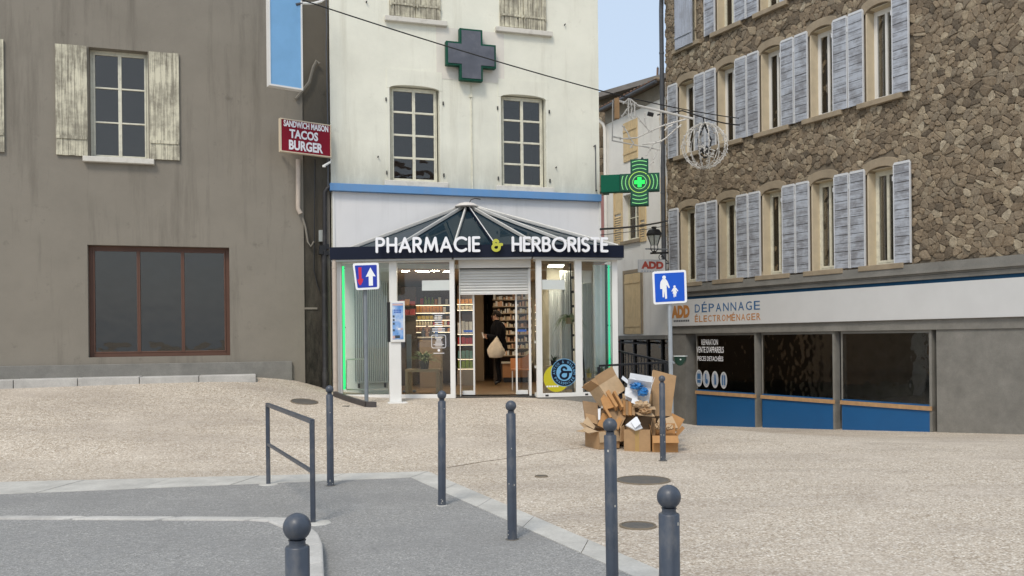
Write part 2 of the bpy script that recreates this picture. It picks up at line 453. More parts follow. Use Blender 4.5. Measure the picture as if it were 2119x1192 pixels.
class MB:
    def __init__(s):
        s.v, s.f, s.mi = [], [], []
        s.k = 0
    def add(s, verts, faces):
        b = len(s.v)
        s.v += [Vector(p) for p in verts]
        s.f += [tuple(b + i for i in f) for f in faces]
        s.mi += [s.k] * len(faces)
        return s
    def hexa(s, c):
        return s.add(c, [(0, 1, 2, 3), (7, 6, 5, 4), (0, 4, 5, 1), (1, 5, 6, 2), (2, 6, 7, 3), (3, 7, 4, 0)])
    def wbox(s, W, u0, u1, v0, v1, n0, n1):
        return s.hexa([W.P(u0, v0, n0), W.P(u1, v0, n0), W.P(u1, v1, n0), W.P(u0, v1, n0),
                       W.P(u0, v0, n1), W.P(u1, v0, n1), W.P(u1, v1, n1), W.P(u0, v1, n1)])
    def box(s, x0, x1, y0, y1, z0, z1):
        return s.hexa([(x0, y0, z0), (x1, y0, z0), (x1, y1, z0), (x0, y1, z0), (x0, y0, z1), (x1, y0, z1), (x1, y1, z1), (x0, y1, z1)])
    def obox(s, c, ax, ay, az):
        """box about c with half axes"""
        c, ax, ay, az = Vector(c), Vector(ax), Vector(ay), Vector(az)
        return s.hexa([c - ax - ay - az, c + ax - ay - az, c + ax + ay - az, c - ax + ay - az, c - ax - ay + az, c + ax - ay + az, c + ax + ay + az, c - ax + ay + az])
    def bar(s, a, b, w, h, up=(0, 0, 1)):
        a, b = Vector(a), Vector(b)
        d = (b - a)
        side = d.cross(Vector(up))
        if side.length < 1e-6:
            side = d.cross(Vector((0, 1, 0)))
        side.normalize()
        upv = side.cross(d).normalized()
        return s.obox((a + b) / 2, d / 2, side * w / 2, upv * h / 2)
    def prism(s, W, poly, n0, n1):
        k = len(poly)
        vs_ = [W.P(u, v, n0) for u, v in poly] + [W.P(u, v, n1) for u, v in poly]
        fs = [tuple(range(k - 1, -1, -1)), tuple(range(k, 2 * k))] + [(i, (i + 1) % k, k + (i + 1) % k, k + i) for i in range(k)]
        return s.add(vs_, fs)
    def slab(s, poly3, thick):
        """extrude a planar 3-D polygon along its normal"""
        p = [Vector(q) for q in poly3]
        nrm = Vector((0, 0, 0))
        for i in range(len(p)):
            nrm += (p[i] - p[0]).cross(p[(i + 1) % len(p)] - p[0])
        nrm.normalize()
        k = len(p)
        return s.add(p + [q + nrm * thick for q in p], [tuple(range(k - 1, -1, -1)), tuple(range(k, 2 * k))] + [(i, (i + 1) % k, k + (i + 1) % k, k + i) for i in range(k)])
    def tube(s, path, r, n=8, caps=True):
        path = [Vector(p) for p in path]
        rs = r if hasattr(r, '__len__') else [r] * len(path)
        b = len(s.v)
        ref = None
        for i, p in enumerate(path):
            t = (path[min(i + 1, len(path) - 1)] - path[max(i - 1, 0)]).normalized()
            if ref is None:
                ref = t.orthogonal().normalized()
            ref = (ref - t * ref.dot(t))
            ref = ref.normalized() if ref.length > 1e-6 else t.orthogonal().normalized()
            bi = t.cross(ref)
            for k in range(n):
                a = 2 * math.pi * k / n
                s.v.append(p + (ref * math.cos(a) + bi * math.sin(a)) * rs[i])
        for i in range(len(path) - 1):
            for k in range(n):
                q = (k + 1) % n
                s.f.append((b + i * n + k, b + i * n + q, b + (i + 1) * n + q, b + (i + 1) * n + k)); s.mi.append(s.k)
        if caps:
            s.f.append(tuple(b + k for k in range(n - 1, -1, -1))); s.mi.append(s.k)
            s.f.append(tuple(b + (len(path) - 1) * n + k for k in range(n))); s.mi.append(s.k)
        return s
    def lathe(s, c, prof, n=20, axis=None):
        c = Vector(c)
        b = len(s.v)
        for r, z in prof:
            for k in range(n):
                a = 2 * math.pi * k / n
                s.v.append(c + Vector((r * math.cos(a), r * math.sin(a), z)))
        for i in range(len(prof) - 1):
            for k in range(n):
                q = (k + 1) % n
                s.f.append((b + i * n + k, b + i * n + q, b + (i + 1) * n + q, b + (i + 1) * n + k)); s.mi.append(s.k)
        s.f.append(tuple(b + k for k in range(n - 1, -1, -1))); s.mi.append(s.k)
        s.f.append(tuple(b + (len(prof) - 1) * n + k for k in range(n))); s.mi.append(s.k)
        return s
    def build(s, name, mat, parent=None, smooth=False, bevel=0, kind=None, merge=False):
        me = bpy.data.meshes.new(name)
        off = BASE[parent.name] if parent is not None else (sum(s.v, Vector()) / max(1, len(s.v)) if s.v else Vector())
        if parent is None:
            off = Vector((off.x, off.y, min(p.z for p in s.v)))
        me.from_pydata([tuple(p - off) for p in s.v], [], s.f)
        for m in (mat if isinstance(mat, (list, tuple)) else [mat]):
            me.materials.append(m)
        for p, i in zip(me.polygons, s.mi):
            p.material_index = i
        bm = bmesh.new(); bm.from_mesh(me)
        if merge:
            bmesh.ops.remove_doubles(bm, verts=bm.verts, dist=1e-5)
        bmesh.ops.recalc_face_normals(bm, faces=bm.faces)
        bm.to_mesh(me); bm.free()
        if smooth:
            me.polygons.foreach_set('use_smooth', [True] * len(me.polygons))
            try:
                me.set_sharp_from_angle(angle=rad(45))
            except Exception:
                pass
        o = bpy.data.objects.new(name, me)
        COL.objects.link(o)
        if parent is not None:
            o.parent = parent
            BASE[o.name] = off
        else:
            o.location = off
            BASE[o.name] = off
        if bevel:
            md = o.modifiers.new('edge', 'BEVEL'); md.width = bevel; md.segments = 2; md.limit_method = 'ANGLE'
        if kind:
            o['kind'] = kind
        return o

def holed(mb, W, u0, u1, v0, v1, holes, n0, n1):
    """wall slab between n0 (back) and n1 (front) with rectangular openings and their reveals"""
    us = sorted({u0, u1, *[h[0] for h in holes], *[h[1] for h in holes]})
    vs_ = sorted({v0, v1, *[h[2] for h in holes], *[h[3] for h in holes]})
    us = [u for u in us if u0 - 1e-9 <= u <= u1 + 1e-9]; vs_ = [v for v in vs_ if v0 - 1e-9 <= v <= v1 + 1e-9]
    idx = {}
    def vert(i, j, k):
        if (i, j, k) not in idx:
            idx[(i, j, k)] = len(mb.v)
            mb.v.append(W.P(us[i], vs_[j], n1 if k else n0))
        return idx[(i, j, k)]
    def solid(i, j):
        if i < 0 or j < 0 or i >= len(us) - 1 or j >= len(vs_) - 1:
            return False
        cu, cv = (us[i] + us[i + 1]) / 2, (vs_[j] + vs_[j + 1]) / 2
        return not any(h[0] < cu < h[1] and h[2] < cv < h[3] for h in holes)
    def face(*q):
        mb.f.append(q); mb.mi.append(mb.k)
    for i in range(len(us) - 1):
        for j in range(len(vs_) - 1):
            if not solid(i, j):
                continue
            for k in (0, 1):
                face(vert(i, j, k), vert(i + 1, j, k), vert(i + 1, j + 1, k), vert(i, j + 1, k))
            for (a, b2, ni, nj) in (((i, j), (i + 1, j), i, j - 1), ((i + 1, j), (i + 1, j + 1), i + 1, j), ((i + 1, j + 1), (i, j + 1), i, j + 1), ((i, j + 1), (i, j), i - 1, j)):
                if not solid(ni, nj):
                    face(vert(*a, 0), vert(*b2, 0), vert(*b2, 1), vert(*a, 1))
    return mb

def text(body, W, u0, u1, v0, v1, n, mat, parent, name='lettering', thick=.006, bold=0.0, fit='box', shear=0.0):
    cu = bpy.data.curves.new('t', 'FONT')
    cu.body = body; cu.size = 1; cu.resolution_u = 3; cu.offset = bold; cu.shear = shear
    to = bpy.data.objects.new('t', cu)
    COL.objects.link(to)
    dg = bpy.context.evaluated_depsgraph_get()
    me = bpy.data.meshes.new_from_object(to.evaluated_get(dg))
    co = [v.co.copy() for v in me.vertices]
    faces = [tuple(p.vertices) for p in me.polygons]
    bpy.data.objects.remove(to); bpy.data.curves.remove(cu); bpy.data.meshes.remove(me)
    x0, x1 = min(c.x for c in co), max(c.x for c in co); y0, y1 = min(c.y for c in co), max(c.y for c in co)
    sx, sy = (u1 - u0) / (x1 - x0), (v1 - v0) / (y1 - y0)
    if fit == 'h':
        sx = sy
    mb = MB()
    P = [(u0 + (c.x - x0) * sx, v0 + (c.y - y0) * sy) for c in co]
    k = len(P)
    mb.add([W.P(u, v, n) for u, v in P], faces)
    # side walls from boundary edges give the letters real depth
    from collections import Counter
    ec = Counter()
    for f in faces:
        for a, b in zip(f, f[1:] + f[:1]):
            ec[tuple(sorted((a, b)))] += 1
    mb.add([W.P(u, v, n - thick) for u, v in P], [])
    for (a, b), c in ec.items():
        if c == 1:
            mb.f.append((a, b, b + k, a + k)); mb.mi.append(0)
    return mb.build(name, mat, parent)

def arc(cx, cy, rx, ry, a0, a1, n=10):
    return [(cx + rx * math.cos(rad(a0 + (a1 - a0) * i / n)), cy + ry * math.sin(rad(a0 + (a1 - a0) * i / n))) for i in range(n + 1)]

def stroke_mesh(mb, W, strokes, u0, v0, h, wid, n, depth, sx=1.0):
    """round-ended flat strokes; each stroke sits a hair in front of the last"""
    for i, st in enumerate(strokes):
        p = [Vector((u0 + x * h * sx, v0 + y * h)) for x, y in st]
        q = [p[0]]
        for a in p[1:]:
            if (a - q[-1]).length > 1e-4:
                q.append(a)
        left, right = [], []
        r = wid / 2
        for j, a in enumerate(q):
            d0 = (q[j] - q[j - 1]).normalized() if j > 0 else (q[1] - q[0]).normalized()
            d1 = (q[j + 1] - q[j]).normalized() if j < len(q) - 1 else d0
            t = (d0 + d1)
            t = t.normalized() if t.length > .2 else d1
            m = min(1.6, 1 / max(.5, t.dot(d1)))
            nr = Vector((-t.y, t.x)) * r * m
            left.append(a + nr); right.append(a - nr)
        dE = (q[-1] - q[-2]).normalized(); dS = (q[0] - q[1]).normalized()
        capE = [q[-1] + Vector((dE.x * math.cos(a) + dE.y * -math.sin(a) * -1 * 0, 0)) for a in []]
        def cap(c, d):
            base = math.atan2(d.y, d.x)
            return [c + Vector((math.cos(base + rad(t)), math.sin(base + rad(t)))) * r for t in (60, 30, 0, -30, -60)]
        poly = left + cap(q[-1], dE) + right[::-1] + cap(q[0], dS)
        mb.prism(W, [(a.x, a.y) for a in poly], n - depth, n + i * .0009)
    return mb

GL = {
    'P': ([[(0, 0), (0, 1)], [(0, 1), (.28, 1)] + arc(.28, .74, .26, .26, 90, -90) + [(0, .48)]], .54),
    'H': ([[(0, 0), (0, 1)], [(.62, 0), (.62, 1)], [(0, .5), (.62, .5)]], .62),
    'A': ([[(0, 0), (.38, 1)], [(.38, 1), (.76, 0)], [(.14, .3), (.62, .3)]], .76),
    'R': ([[(0, 0), (0, 1)], [(0, 1), (.26, 1)] + arc(.26, .75, .25, .25, 90, -90) + [(0, .5)], [(.24, .5), (.56, 0)]], .56),
    'M': ([[(0, 0), (.14, 1)], [(.14, 1), (.46, .12)], [(.46, .12), (.78, 1)], [(.78, 1), (.92, 0)]], .92),
    'C': ([arc(.5, .5, .5, .5, 48, 312, 18)], .80),
    'I': ([[(0, 0), (0, 1)]], 0.0),
    'E': ([[(0, 0), (0, 1)], [(0, 1), (.44, 1)], [(0, .52), (.40, .52)], [(0, 0), (.44, 0)]], .44),
    'B': ([[(0, 0), (0, 1)], [(0, 1), (.24, 1)] + arc(.24, .77, .23, .23, 90, -90) + [(0, .54)], [(.2, .54), (.26, .54)] + arc(.26, .27, .27, .27, 90, -90) + [(0, 0)]], .53),
    'O': ([arc(.5, .5, .5, .5, 90, 270, 14), arc(.5, .5, .5, .5, 270, 450, 14)], 1.0),
    'S': ([arc(.27, .76, .24, .24, 40, 250, 12) + arc(.27, .25, .26, .25, 85, -140, 12)], .53),
    'T': ([[(.27, 0), (.27, 1)], [(0, 1), (.54, 1)]], .54),
    '&': ([arc(.36, .78, .21, .2, 20, 262, 12), arc(.38, .29, .34, .29, 100, 360, 14), [(.40, .57), (.95, .57)], [(.72, .29), (.72, .57)]], .8),
}

def casement(parent, W, u0, u1, v0, v1, n, cols, rows, mat, pane_mat, fw=.05, bw=.028, name='window', transom=None):
    """two-leaf window set in an opening: one frame mesh, each pane its own piece"""
    mb = MB()
    d = .05
    mb.wbox(W, u0, u0 + fw, v0, v1, n - d, n); mb.wbox(W, u1 - fw, u1, v0, v1, n - d, n)
    mb.wbox(W, u0 + fw, u1 - fw, v1 - fw, v1, n - d, n); mb.wbox(W, u0 + fw, u1 - fw, v0, v0 + fw, n - d, n)
    iu0, iu1, iv0, iv1 = u0 + fw, u1 - fw, v0 + fw, v1 - fw
    cw = (iu1 - iu0) / cols
    cells = []
    mid = .035
    for c in range(cols):
        a, b = iu0 + c * cw, iu0 + (c + 1) * cw
        st = .03
        mb.wbox(W, a, a + st, iv0, iv1, n - d + .004, n + .012); mb.wbox(W, b - st, b, iv0, iv1, n - d + .004, n + .012)
        rh = (iv1 - iv0) / rows
        for r in range(rows + 1):
            y = iv0 + r * rh
            lo, hi = (y, y + bw) if r == 0 else ((y - bw, y) if r == rows else (y - bw / 2, y + bw / 2))
            mb.wbox(W, a + st, b - st, lo, hi, n - d + .006, n + .006)
        for r in range(rows):
            cells.append((a + st, b - st, iv0 + r * rh, iv0 + (r + 1) * rh))
    f = mb.build(name, mat, parent, bevel=.004)
    for (a, b, y0, y1) in cells:
        MB().wbox(W, a - .004, b + .004, y0, y1, n - .026, n - .020).build('pane', pane_mat, f)
    return f

def boards(parent, W, u0, u1, v0, v1, n0, n1, count, mat, name='plank', horizontal=False, gap=.004, jitter=.004):
    for i in range(count):
        j = random.uniform(-jitter, jitter)
        if horizontal:
            h = (v1 - v0) / count
            MB().wbox(W, u0, u1, v0 + i * h + gap / 2, v0 + (i + 1) * h - gap / 2, n0, n1 + j).build(name, mat, parent)
        else:
            w = (u1 - u0) / count
            MB().wbox(W, u0 + i * w + gap / 2, u0 + (i + 1) * w - gap / 2, v0 + random.uniform(0, jitter * 2), v1 - random.uniform(0, jitter), n0, n1 + j).build(name, mat, parent)

def disc(W, u, v, r, k=28, ry=None):
    return [(u + r * math.cos(2 * math.pi * i / k), v + (ry or r) * math.sin(2 * math.pi * i / k)) for i in range(k)]

def rrect(u0, u1, v0, v1, r, k=4):
    p = []
    for cx, cy, a in ((u1 - r, v1 - r, 0), (u0 + r, v1 - r, 90), (u0 + r, v0 + r, 180), (u1 - r, v0 + r, 270)):
        p += [(cx + r * math.cos(rad(a + 90 * i / k)), cy + r * math.sin(rad(a + 90 * i / k))) for i in range(k + 1)]
    return p

# ------------------------------------------------------------------ ground
xs = np.concatenate([np.array([-160, -80, -40, -24]), np.arange(-16, 16.01, .25), np.array([24, 40, 80, 160])])
ys = np.concatenate([np.array([-160, -80, -40, -20, -10, -4, 0, 3]), np.arange(5, 32.01, .25), np.array([40, 60, 100, 160])])
gx, gy = np.meshgrid(xs, ys)
gzz = gz_arr(gx, gy)
gm = MB()
nx = len(xs)
gm.add([(float(a), float(b), float(c)) for a, b, c in zip(gx.ravel(), gy.ravel(), gzz.ravel())],
       [(j * nx + i, j * nx + i + 1, (j + 1) * nx + i + 1, (j + 1) * nx + i) for j in range(len(ys) - 1) for i in range(nx - 1)])
me = bpy.data.meshes.new('ground')
me.from_pydata([tuple(v) for v in gm.v], [], gm.f)
me.polygons.foreach_set('use_smooth', [True] * len(me.polygons))
me.materials.append(M_ground)
ground = bpy.data.objects.new('ground', me); COL.objects.link(ground); setting(ground)
BASE['ground'] = Vector((0, 0, 0))

# asphalt patch in front, with its flush concrete edging slabs
a0, a1, a2 = gp(612, 1000), gp(850, 989.5), gp(1290, 1188)
left_dir = (a0 - a1).normalized(); right_dir = (a2 - a1).normalized()
aL, aR = a1 + left_dir * 14, a1 + right_dir * 12
poly = [a1, aL, Vector((aL.x, -12, 0)), Vector((aR.x + 1, -12, 0)), aR]
mb = MB(); mb.add([(p.x, p.y, .004) for p in poly], [tuple(range(len(poly)))])
asph = mb.build('asphalt_pavement', M_asphalt); setting(asph)
e1 = gp(886, 977.5); e0 = gp(612, 984); e2 = gp(1231, 1126)
outL = e1 + (e0 - e1).normalized() * 14; outR = e1 + (e2 - e1).normalized() * 12
kb = bpy.data.objects.new('edging_strip', None); COL.objects.link(kb); setting(kb); BASE[kb.name] = Vector((0, 0, 0))
def edging(i0, i1, o0, o1, count):
    for k in range(count):
        t0, t1 = k / count, (k + 1) / count
        g = .006 / max(.01, (i1 - i0).length)
        q = [i0.lerp(i1, t0 + g), i0.lerp(i1, t1 - g), o0.lerp(o1, t1 - g), o0.lerp(o1, t0 + g)]
        z = .008 + random.uniform(-.001, .002)
        MB().hexa([(p.x, p.y, -.05) for p in q] + [(p.x, p.y, z) for p in q]).build('edging_slab', M_edging, kb)
edging(a1, aL, e1, outL, 14)
edging(a1, aR, e1, outR, 12)

# saw joint in the aggregate
jp = [gp(x, y) for x, y in ((925, 969), (1000, 957), (1060, 948), (1130, 937), (1205, 927))]
mb = MB(); mb.tube([p + Vector((0, 0, .0)) for p in jp], .008, 4)
o = mb.build('pavement_joint', M_mortar); setting(o)

# raised kerb island beside the near bollard
isl = [gp(560, 1093), gp(600, 1096), gp(638, 1111), gp(659, 1130), gp(668, 1152), gp(670, 1192)]
isl = [Vector((p.x, p.y, 0)) for p in isl]
d_ = (isl[-1] - isl[-2]).normalized()
isl += [isl[-1] + d_ * 1.5, isl[-1] + d_ * 3.2]
islL = [isl[0] + Vector((-8, .6, 0))] + isl
inner = [Vector((p.x - .16, p.y - .10, 0)) for p in islL]
mb = MB()
pp = [Vector((-9, 1.0, 0))] + inner
mb.slab([(p.x, p.y, .004) for p in pp[::-1]], .075)
side = setting(mb.build('raised_pavement', M_asphalt))
kr = bpy.data.objects.new('kerb', None); COL.objects.link(kr); setting(kr); BASE[kr.name] = Vector((0, 0, 0))
def resample(pts, step):
    out = [pts[0]]; acc = 0
    for a, b in zip(pts, pts[1:]):
        L = (b - a).length; k = max(1, int(round(L / step)))
        out += [a.lerp(b, (i + 1) / k) for i in range(k)]
    return out
for i in range(len(islL) - 1):
    k = max(1, int(round((islL[i + 1] - islL[i]).length / .8)))
    for j in range(k):
        t0, t1 = j / k + .004, (j + 1) / k - .004
        q = [islL[i].lerp(islL[i + 1], t0), islL[i].lerp(islL[i + 1], t1), inner[i].lerp(inner[i + 1], t1), inner[i].lerp(inner[i + 1], t0)]
        MB().hexa([(p.x, p.y, -.05) for p in q] + [(p.x, p.y, .095) for p in q]).build('kerb_stone', M_granite, kr, bevel=.015)

# ------------------------------------------------------------------ pharmacy building: upper wall and windows
PA, PB = pt(684, 300, 17.0), pt(1240, 300, 18.7)
WM = Wall((PA.x, PA.y), (PB.x, PB.y))
ph = root('pharmacy_building', WM.P(WM.L / 2, .4), 'tall cream rendered corner building with a blue beam above the glazed pharmacy front', 'building')
w1 = WM.rect(807, 178, 910, 376); w2 = WM.rect(1037, 197, 1130, 387)
s1 = WM.rect(805, -130, 911, 40); s2 = WM.rect(1033, -110, 1129, 62)
FZ = 3.35
mb = MB()
holed(mb, WM, 0, WM.L, FZ, 11.2, [w1, w2], -.35, 0)
# flanks, back and top close the volume
mb.wbox(WM, 0, WM.L, FZ, 11.2, -9.3, -9.0)
mb.wbox(WM, 0, .3, FZ, 11.2, -9.0, -.35); mb.wbox(WM, WM.L - .3, WM.L, -1.4, 11.2, -9.0, -.35)
mb.wbox(WM, -.2, WM.L + .2, 11.21, 11.4, -9.4, .3)
mb.build('wall', M_cream, ph)
for (w, lp, tilt) in ((w1, (801, 146, 914, 190), 1), (w2, (1034, 167, 1133, 208), 1)):
    u0, u1, v0, v1 = w
    # room behind the window
    r_ = MB(); r_.wbox(WM, u0 - .3, u1 + .3, v0 - .2, v1 + .2, -1.9, -1.85); r_.wbox(WM, u0 - .35, u0 - .3, v0 - .2, v1 + .2, -1.85, -.36); r_.wbox(WM, u1 + .3, u1 + .35, v0 - .2, v1 + .2, -1.85, -.36)
    r_.wbox(WM, u0 - .3, u1 + .3, v1 + .2, v1 + .25, -1.85, -.36); r_.wbox(WM, u0 - .3, u1 + .3, v0 - .25, v0 - .2, -1.85, -.36)
    r_.build('room_lining', M_room, ph)
    win = casement(ph, WM, u0 + .03, u1 - .03, v0, v1 - .02, -.13, 2, 4, M_wframe, M_pane, fw=.035, bw=.04)
    # segmental arched lintel panel, slightly proud
    l = WM.rect(*lp)
    top = l[3]
    pl = [(u0 - .055, v1 - .07), (u0 - .055, top), (u1 + .055, top), (u1 + .055, v1 - .07), (u1, v1 - .07)]
    m_ = (u0 + u1) / 2
    pl += [(m_ + (u1 - m_) * math.cos(rad(a)), v1 - .07 + .075 * math.sin(rad(a))) for a in range(15, 180, 15)] + [(u0, v1 - .07)]
    MB().prism(WM, pl, -.06, .012).build('lintel_panel', M_cream, ph)
    MB().wbox(WM, u0 - .055, u0 - .002, v0, v1 - .075, -.05, .010).build('jamb_band', M_cream, ph)
    MB().wbox(WM, u1 + .002, u1 + .055, v0, v1 - .075, -.05, .010).build('jamb_band', M_cream, ph)
    MB().wbox(WM, u0 - .13, u1 + .15, v0 - .115, v0 - .002, -.12, .10).build('sill', paint('sill_stone', (.66, .63, .56), .85, .1, 5, 40, .2, dirt=(.3, .28, .24), dirt_amt=.6, dirt_scale=5), ph, bevel=.012)
    for uu in (u0 - .075, u1 + .075):
        for vv in (v0 + .12, v1 - .35):
            MB().wbox(WM, uu - .010, uu + .010, vv, vv + .07, .002, .03).build('shutter_hinge', M_pipe, ph)
for s_ in (s1, s2):
    u0, u1, v0, v1 = s_
    sh = MB().wbox(WM, u0, u1, v0 + .02, v1, .001, .004).build('shutter', M_shut_cream, ph)
    for vv in (v0 + .25, v0 + 1.3):
        MB().wbox(WM, u0 + .01, u1 - .01, vv, vv + .04, .038, .05).build('strap', M_shut_cream, sh)
    for uu in (u0 + .01, (u0 + u1) / 2 - .05, (u0 + u1) / 2 + .02, u1 - .04):
        MB().wbox(WM, uu, uu + .03, v0 + .22, v0 + .32, .051, .062).build('hinge_plate', M_shut_cream, sh)
    boards(sh, WM, u0, (u0 + u1) / 2 - .006, v0 + .02, v1, .005, .032, 5, M_shut_cream, gap=.012, jitter=.006)
    boards(sh, WM, (u0 + u1) / 2 + .006, u1, v0 + .02, v1, .005, .032, 5, M_shut_cream, gap=.012, jitter=.006)
    MB().wbox(WM, u0 - .1, u1 + .12, v0 - .10, v0, -.02, .09).build('sill', MATS['sill_stone'], ph, bevel=.01)
# pinkish repair patch behind the cross, repair lines
q = WM.rect(903, 62, 1043, 168)
MB().wbox(WM, q[0], q[1], q[2], q[3], -.01, .006).build('render_patch', M_creampatch, ph)
# cable conduit and its junction box
c0 = WM.uv(975, 168); c1 = WM.uv(976, 392)
MB().wbox(WM, c0[0] - .012, c0[0] + .014, c1[1], c0[1], .0, .022).build('conduit', M_wframe, ph)
jb = WM.uv(974, 199); MB().wbox(WM, jb[0] - .03, jb[0] + .03, jb[1] - .03, jb[1] + .03, .0, .035).build('junction_box', M_wframe, ph)
# small rusty anchor bolts and fixings
for (x, y) in ((782, 325), (1150, 347), (758, 5), (1070, 40), (1168, 52), (1229, 303), (1233, 395), (781, 400)):
    a = WM.uv(x, y)
    MB().tube([WM.P(a[0], a[1], 0), WM.P(a[0], a[1] + .004, .05)], .014, 6).build('anchor_bolt', M_pipe, ph)
rc = WM.uv(1232, 330); MB().wbox(WM, rc[0] - .006, rc[0] + .008, WM.uv(1232, 395)[1], WM.uv(1232, 300)[1], 0, .02).build('earth_strap', M_zinc, ph)

# blue beam and white fascia behind the glass roof
bL, bR = WM.uv(683, 387, .16), WM.uv(1245, 411, .16)
bz = (bL[1] + bR[1]) / 2
MB().wbox(WM, bL[0], bR[0], WM.uv(960, 405, .16)[1], WM.uv(960, 390, .16)[1], .002, .16).build('blue_beam', M_blue, ph, bevel=.006)
BB = WM.uv(960, 405, .16)[1]
MB().wbox(WM, .06, WM.L - .05, 3.05, BB - .002, .0, .05).build('fascia', M_fascia, ph)
MB().wbox(WM, .02, .058, .3, BB - .002, .0, .07).build('trim_strip', M_frame, ph)
MB().wbox(WM, WM.L - .048, WM.L - .005, .0, BB - .002, .0, .07).build('trim_strip', M_frame, ph)
# ground floor piers (behind the side panels of the bay)
pe = WM.uv(818, 700)[0]
mb = MB(); mb.wbox(WM, 0, pe, .2, FZ - .002, -.3, -.002)
mb.build('ground_floor_wall', paint('grey_green_wall', (.80, .82, .79), .8, .05, 2, 30, .05), ph)
mb = MB(); mb.wbox(WM, WM.uv(1196, 700)[0], WM.L, -.6, FZ - .002, -.3, -.002)
mb.build('ground_floor_wall', MATS['grey_green_wall'], ph)

# ------------------------------------------------------------------ glazed shopfront bay
FL = .53
def xy(px, d):
    p = pt(px, 700, d); return (p.x, p.y)
V0, V1, V2, V3 = xy(690, 16.35), xy(940, 16.12), xy(1111, 16.08), xy(1279, 16.5)
WLw, WDr, WRt = Wall(V0, V1), Wall(xy(944, 16.34), xy(1104, 16.36)), Wall(V2, V3)
TOP = 3.11
sf = root('glazed_shopfront', Vector((V1[0] + .7, 16.4, FL)), 'white framed glass shopfront bay with a sliding door and half raised roller shutter', 'shopfront')
SILLZ = FL - .02
def post(W, px0, px1, name='post', n0=-.07, n1=.0, z0=None, z1=TOP):
    u0 = W.uv(px0, 680)[0]; u1 = W.uv(px1, 680)[0]
    MB().wbox(W, u0, u1, (SILLZ if z0 is None else z0), z1, n0, n1).build(name, M_frame, sf, bevel=.004)
    return u0, u1
def panel(W, px0, px1, z0=SILLZ + .075, z1=TOP - .05):
    u0 = W.uv(px0, 680)[0]; u1 = W.uv(px1, 680)[0]
    return MB().wbox(W, u0 - .01, u1 + .01, z0 - .01, z1 + .01, -.04, -.028).build('glass_panel', M_shopglass, sf)
post(WLw, 696, 707); post(WLw, 806, 822); post(WLw, 931, 941)
panel(WLw, 707, 806); panel(WLw, 822, 931)
post(WRt, 1111, 1122); post(WRt, 1191, 1205); post(WRt, 1268, 1279)
panel(WRt, 1122, 1191); panel(WRt, 1205, 1268)
for W, segs in ((WLw, ((707, 806), (822, 931))), (WRt, ((1122, 1191), (1205, 1268)))):
    for a, b in segs:
        u0, u1 = W.uv(a, 680)[0] + .001, W.uv(b, 680)[0] - .001
        MB().wbox(W, u0, u1, SILLZ, SILLZ + .075, -.068, -.004).build('bottom_rail', M_frame, sf, bevel=.004)
        MB().wbox(W, u0, u1, TOP - .05, TOP, -.068, -.004).build('top_rail', M_frame, sf, bevel=.004)
# concrete plinth under the bay
for W in (WLw, WRt):
    MB().wbox(W, .03, W.L - .02, -.5, SILLZ - .002, -.3, -.012).build('plinth', M_conc, sf)
# narrow glazed returns beside the door
for (A, B) in ((V1, (WDr.P(0, 0).x, WDr.P(0, 0).y)), ((WDr.P(WDr.L, 0).x, WDr.P(WDr.L, 0).y), V2)):
    Wr = Wall(A, B)
    MB().wbox(Wr, .03, Wr.L - .03, SILLZ + .08, TOP - .05, -.03, -.02).build('return_pane', M_shopglass, sf)
    for (za, zb2) in ((SILLZ, SILLZ + .08), (TOP - .05, TOP), (1.52, 1.57), (1.05, 1.10)):
        MB().wbox(Wr, .03, Wr.L - .03, za, zb2, -.05, -.005).build('return_rail', M_frame, sf)
# roller shutter: housing, guides, slats
r = WDr.rect(949, 536, 1098, 555)
MB().wbox(WDr, r[0], r[1], r[2], r[3], -.10, .09).build('shutter_housing', M_frame, sf, bevel=.01)
g0, g1 = WDr.uv(953, 700)[0], WDr.uv(1094, 700)[0]
for (a, b) in ((r[0] + .005, g0), (g1, r[1] - .005)):
    MB().wbox(WDr, a, b, FL, r[2] - .002, -.06, .03).build('shutter_guide', M_frame, sf, bevel=.004)
zb = WDr.uv(1020, 606)[1]
ns = 9
hh = (r[2] - zb) / ns
for i in range(ns):
    z = zb + i * hh
    ga, gb2 = g0 - .02, g1 + .02
    # each slat leans out at its lower edge, so the next one up overhangs it
    mb = MB().hexa([WDr.P(ga, z, -.05), WDr.P(gb2, z, -.05), WDr.P(gb2, z + hh, -.05), WDr.P(ga, z + hh, -.05),
                    WDr.P(ga, z, .012), WDr.P(gb2, z, .012), WDr.P(gb2, z + hh, -.028), WDr.P(ga, z + hh, -.028)])
    mb.build('shutter_slat', M_frame, sf)
MB().wbox(WDr, g0 + .002, g1 - .002, zb - .03, zb - .001, -.04, .004).build('shutter_end_bar', M_frame, sf)
MB().wbox(WDr, r[0] + .02, r[1] - .02, r[2] - .012, r[2] - .001, -.04, .07).build('housing_gap_shade', M_black, sf)  # black strip added as the dark shade line below the housing
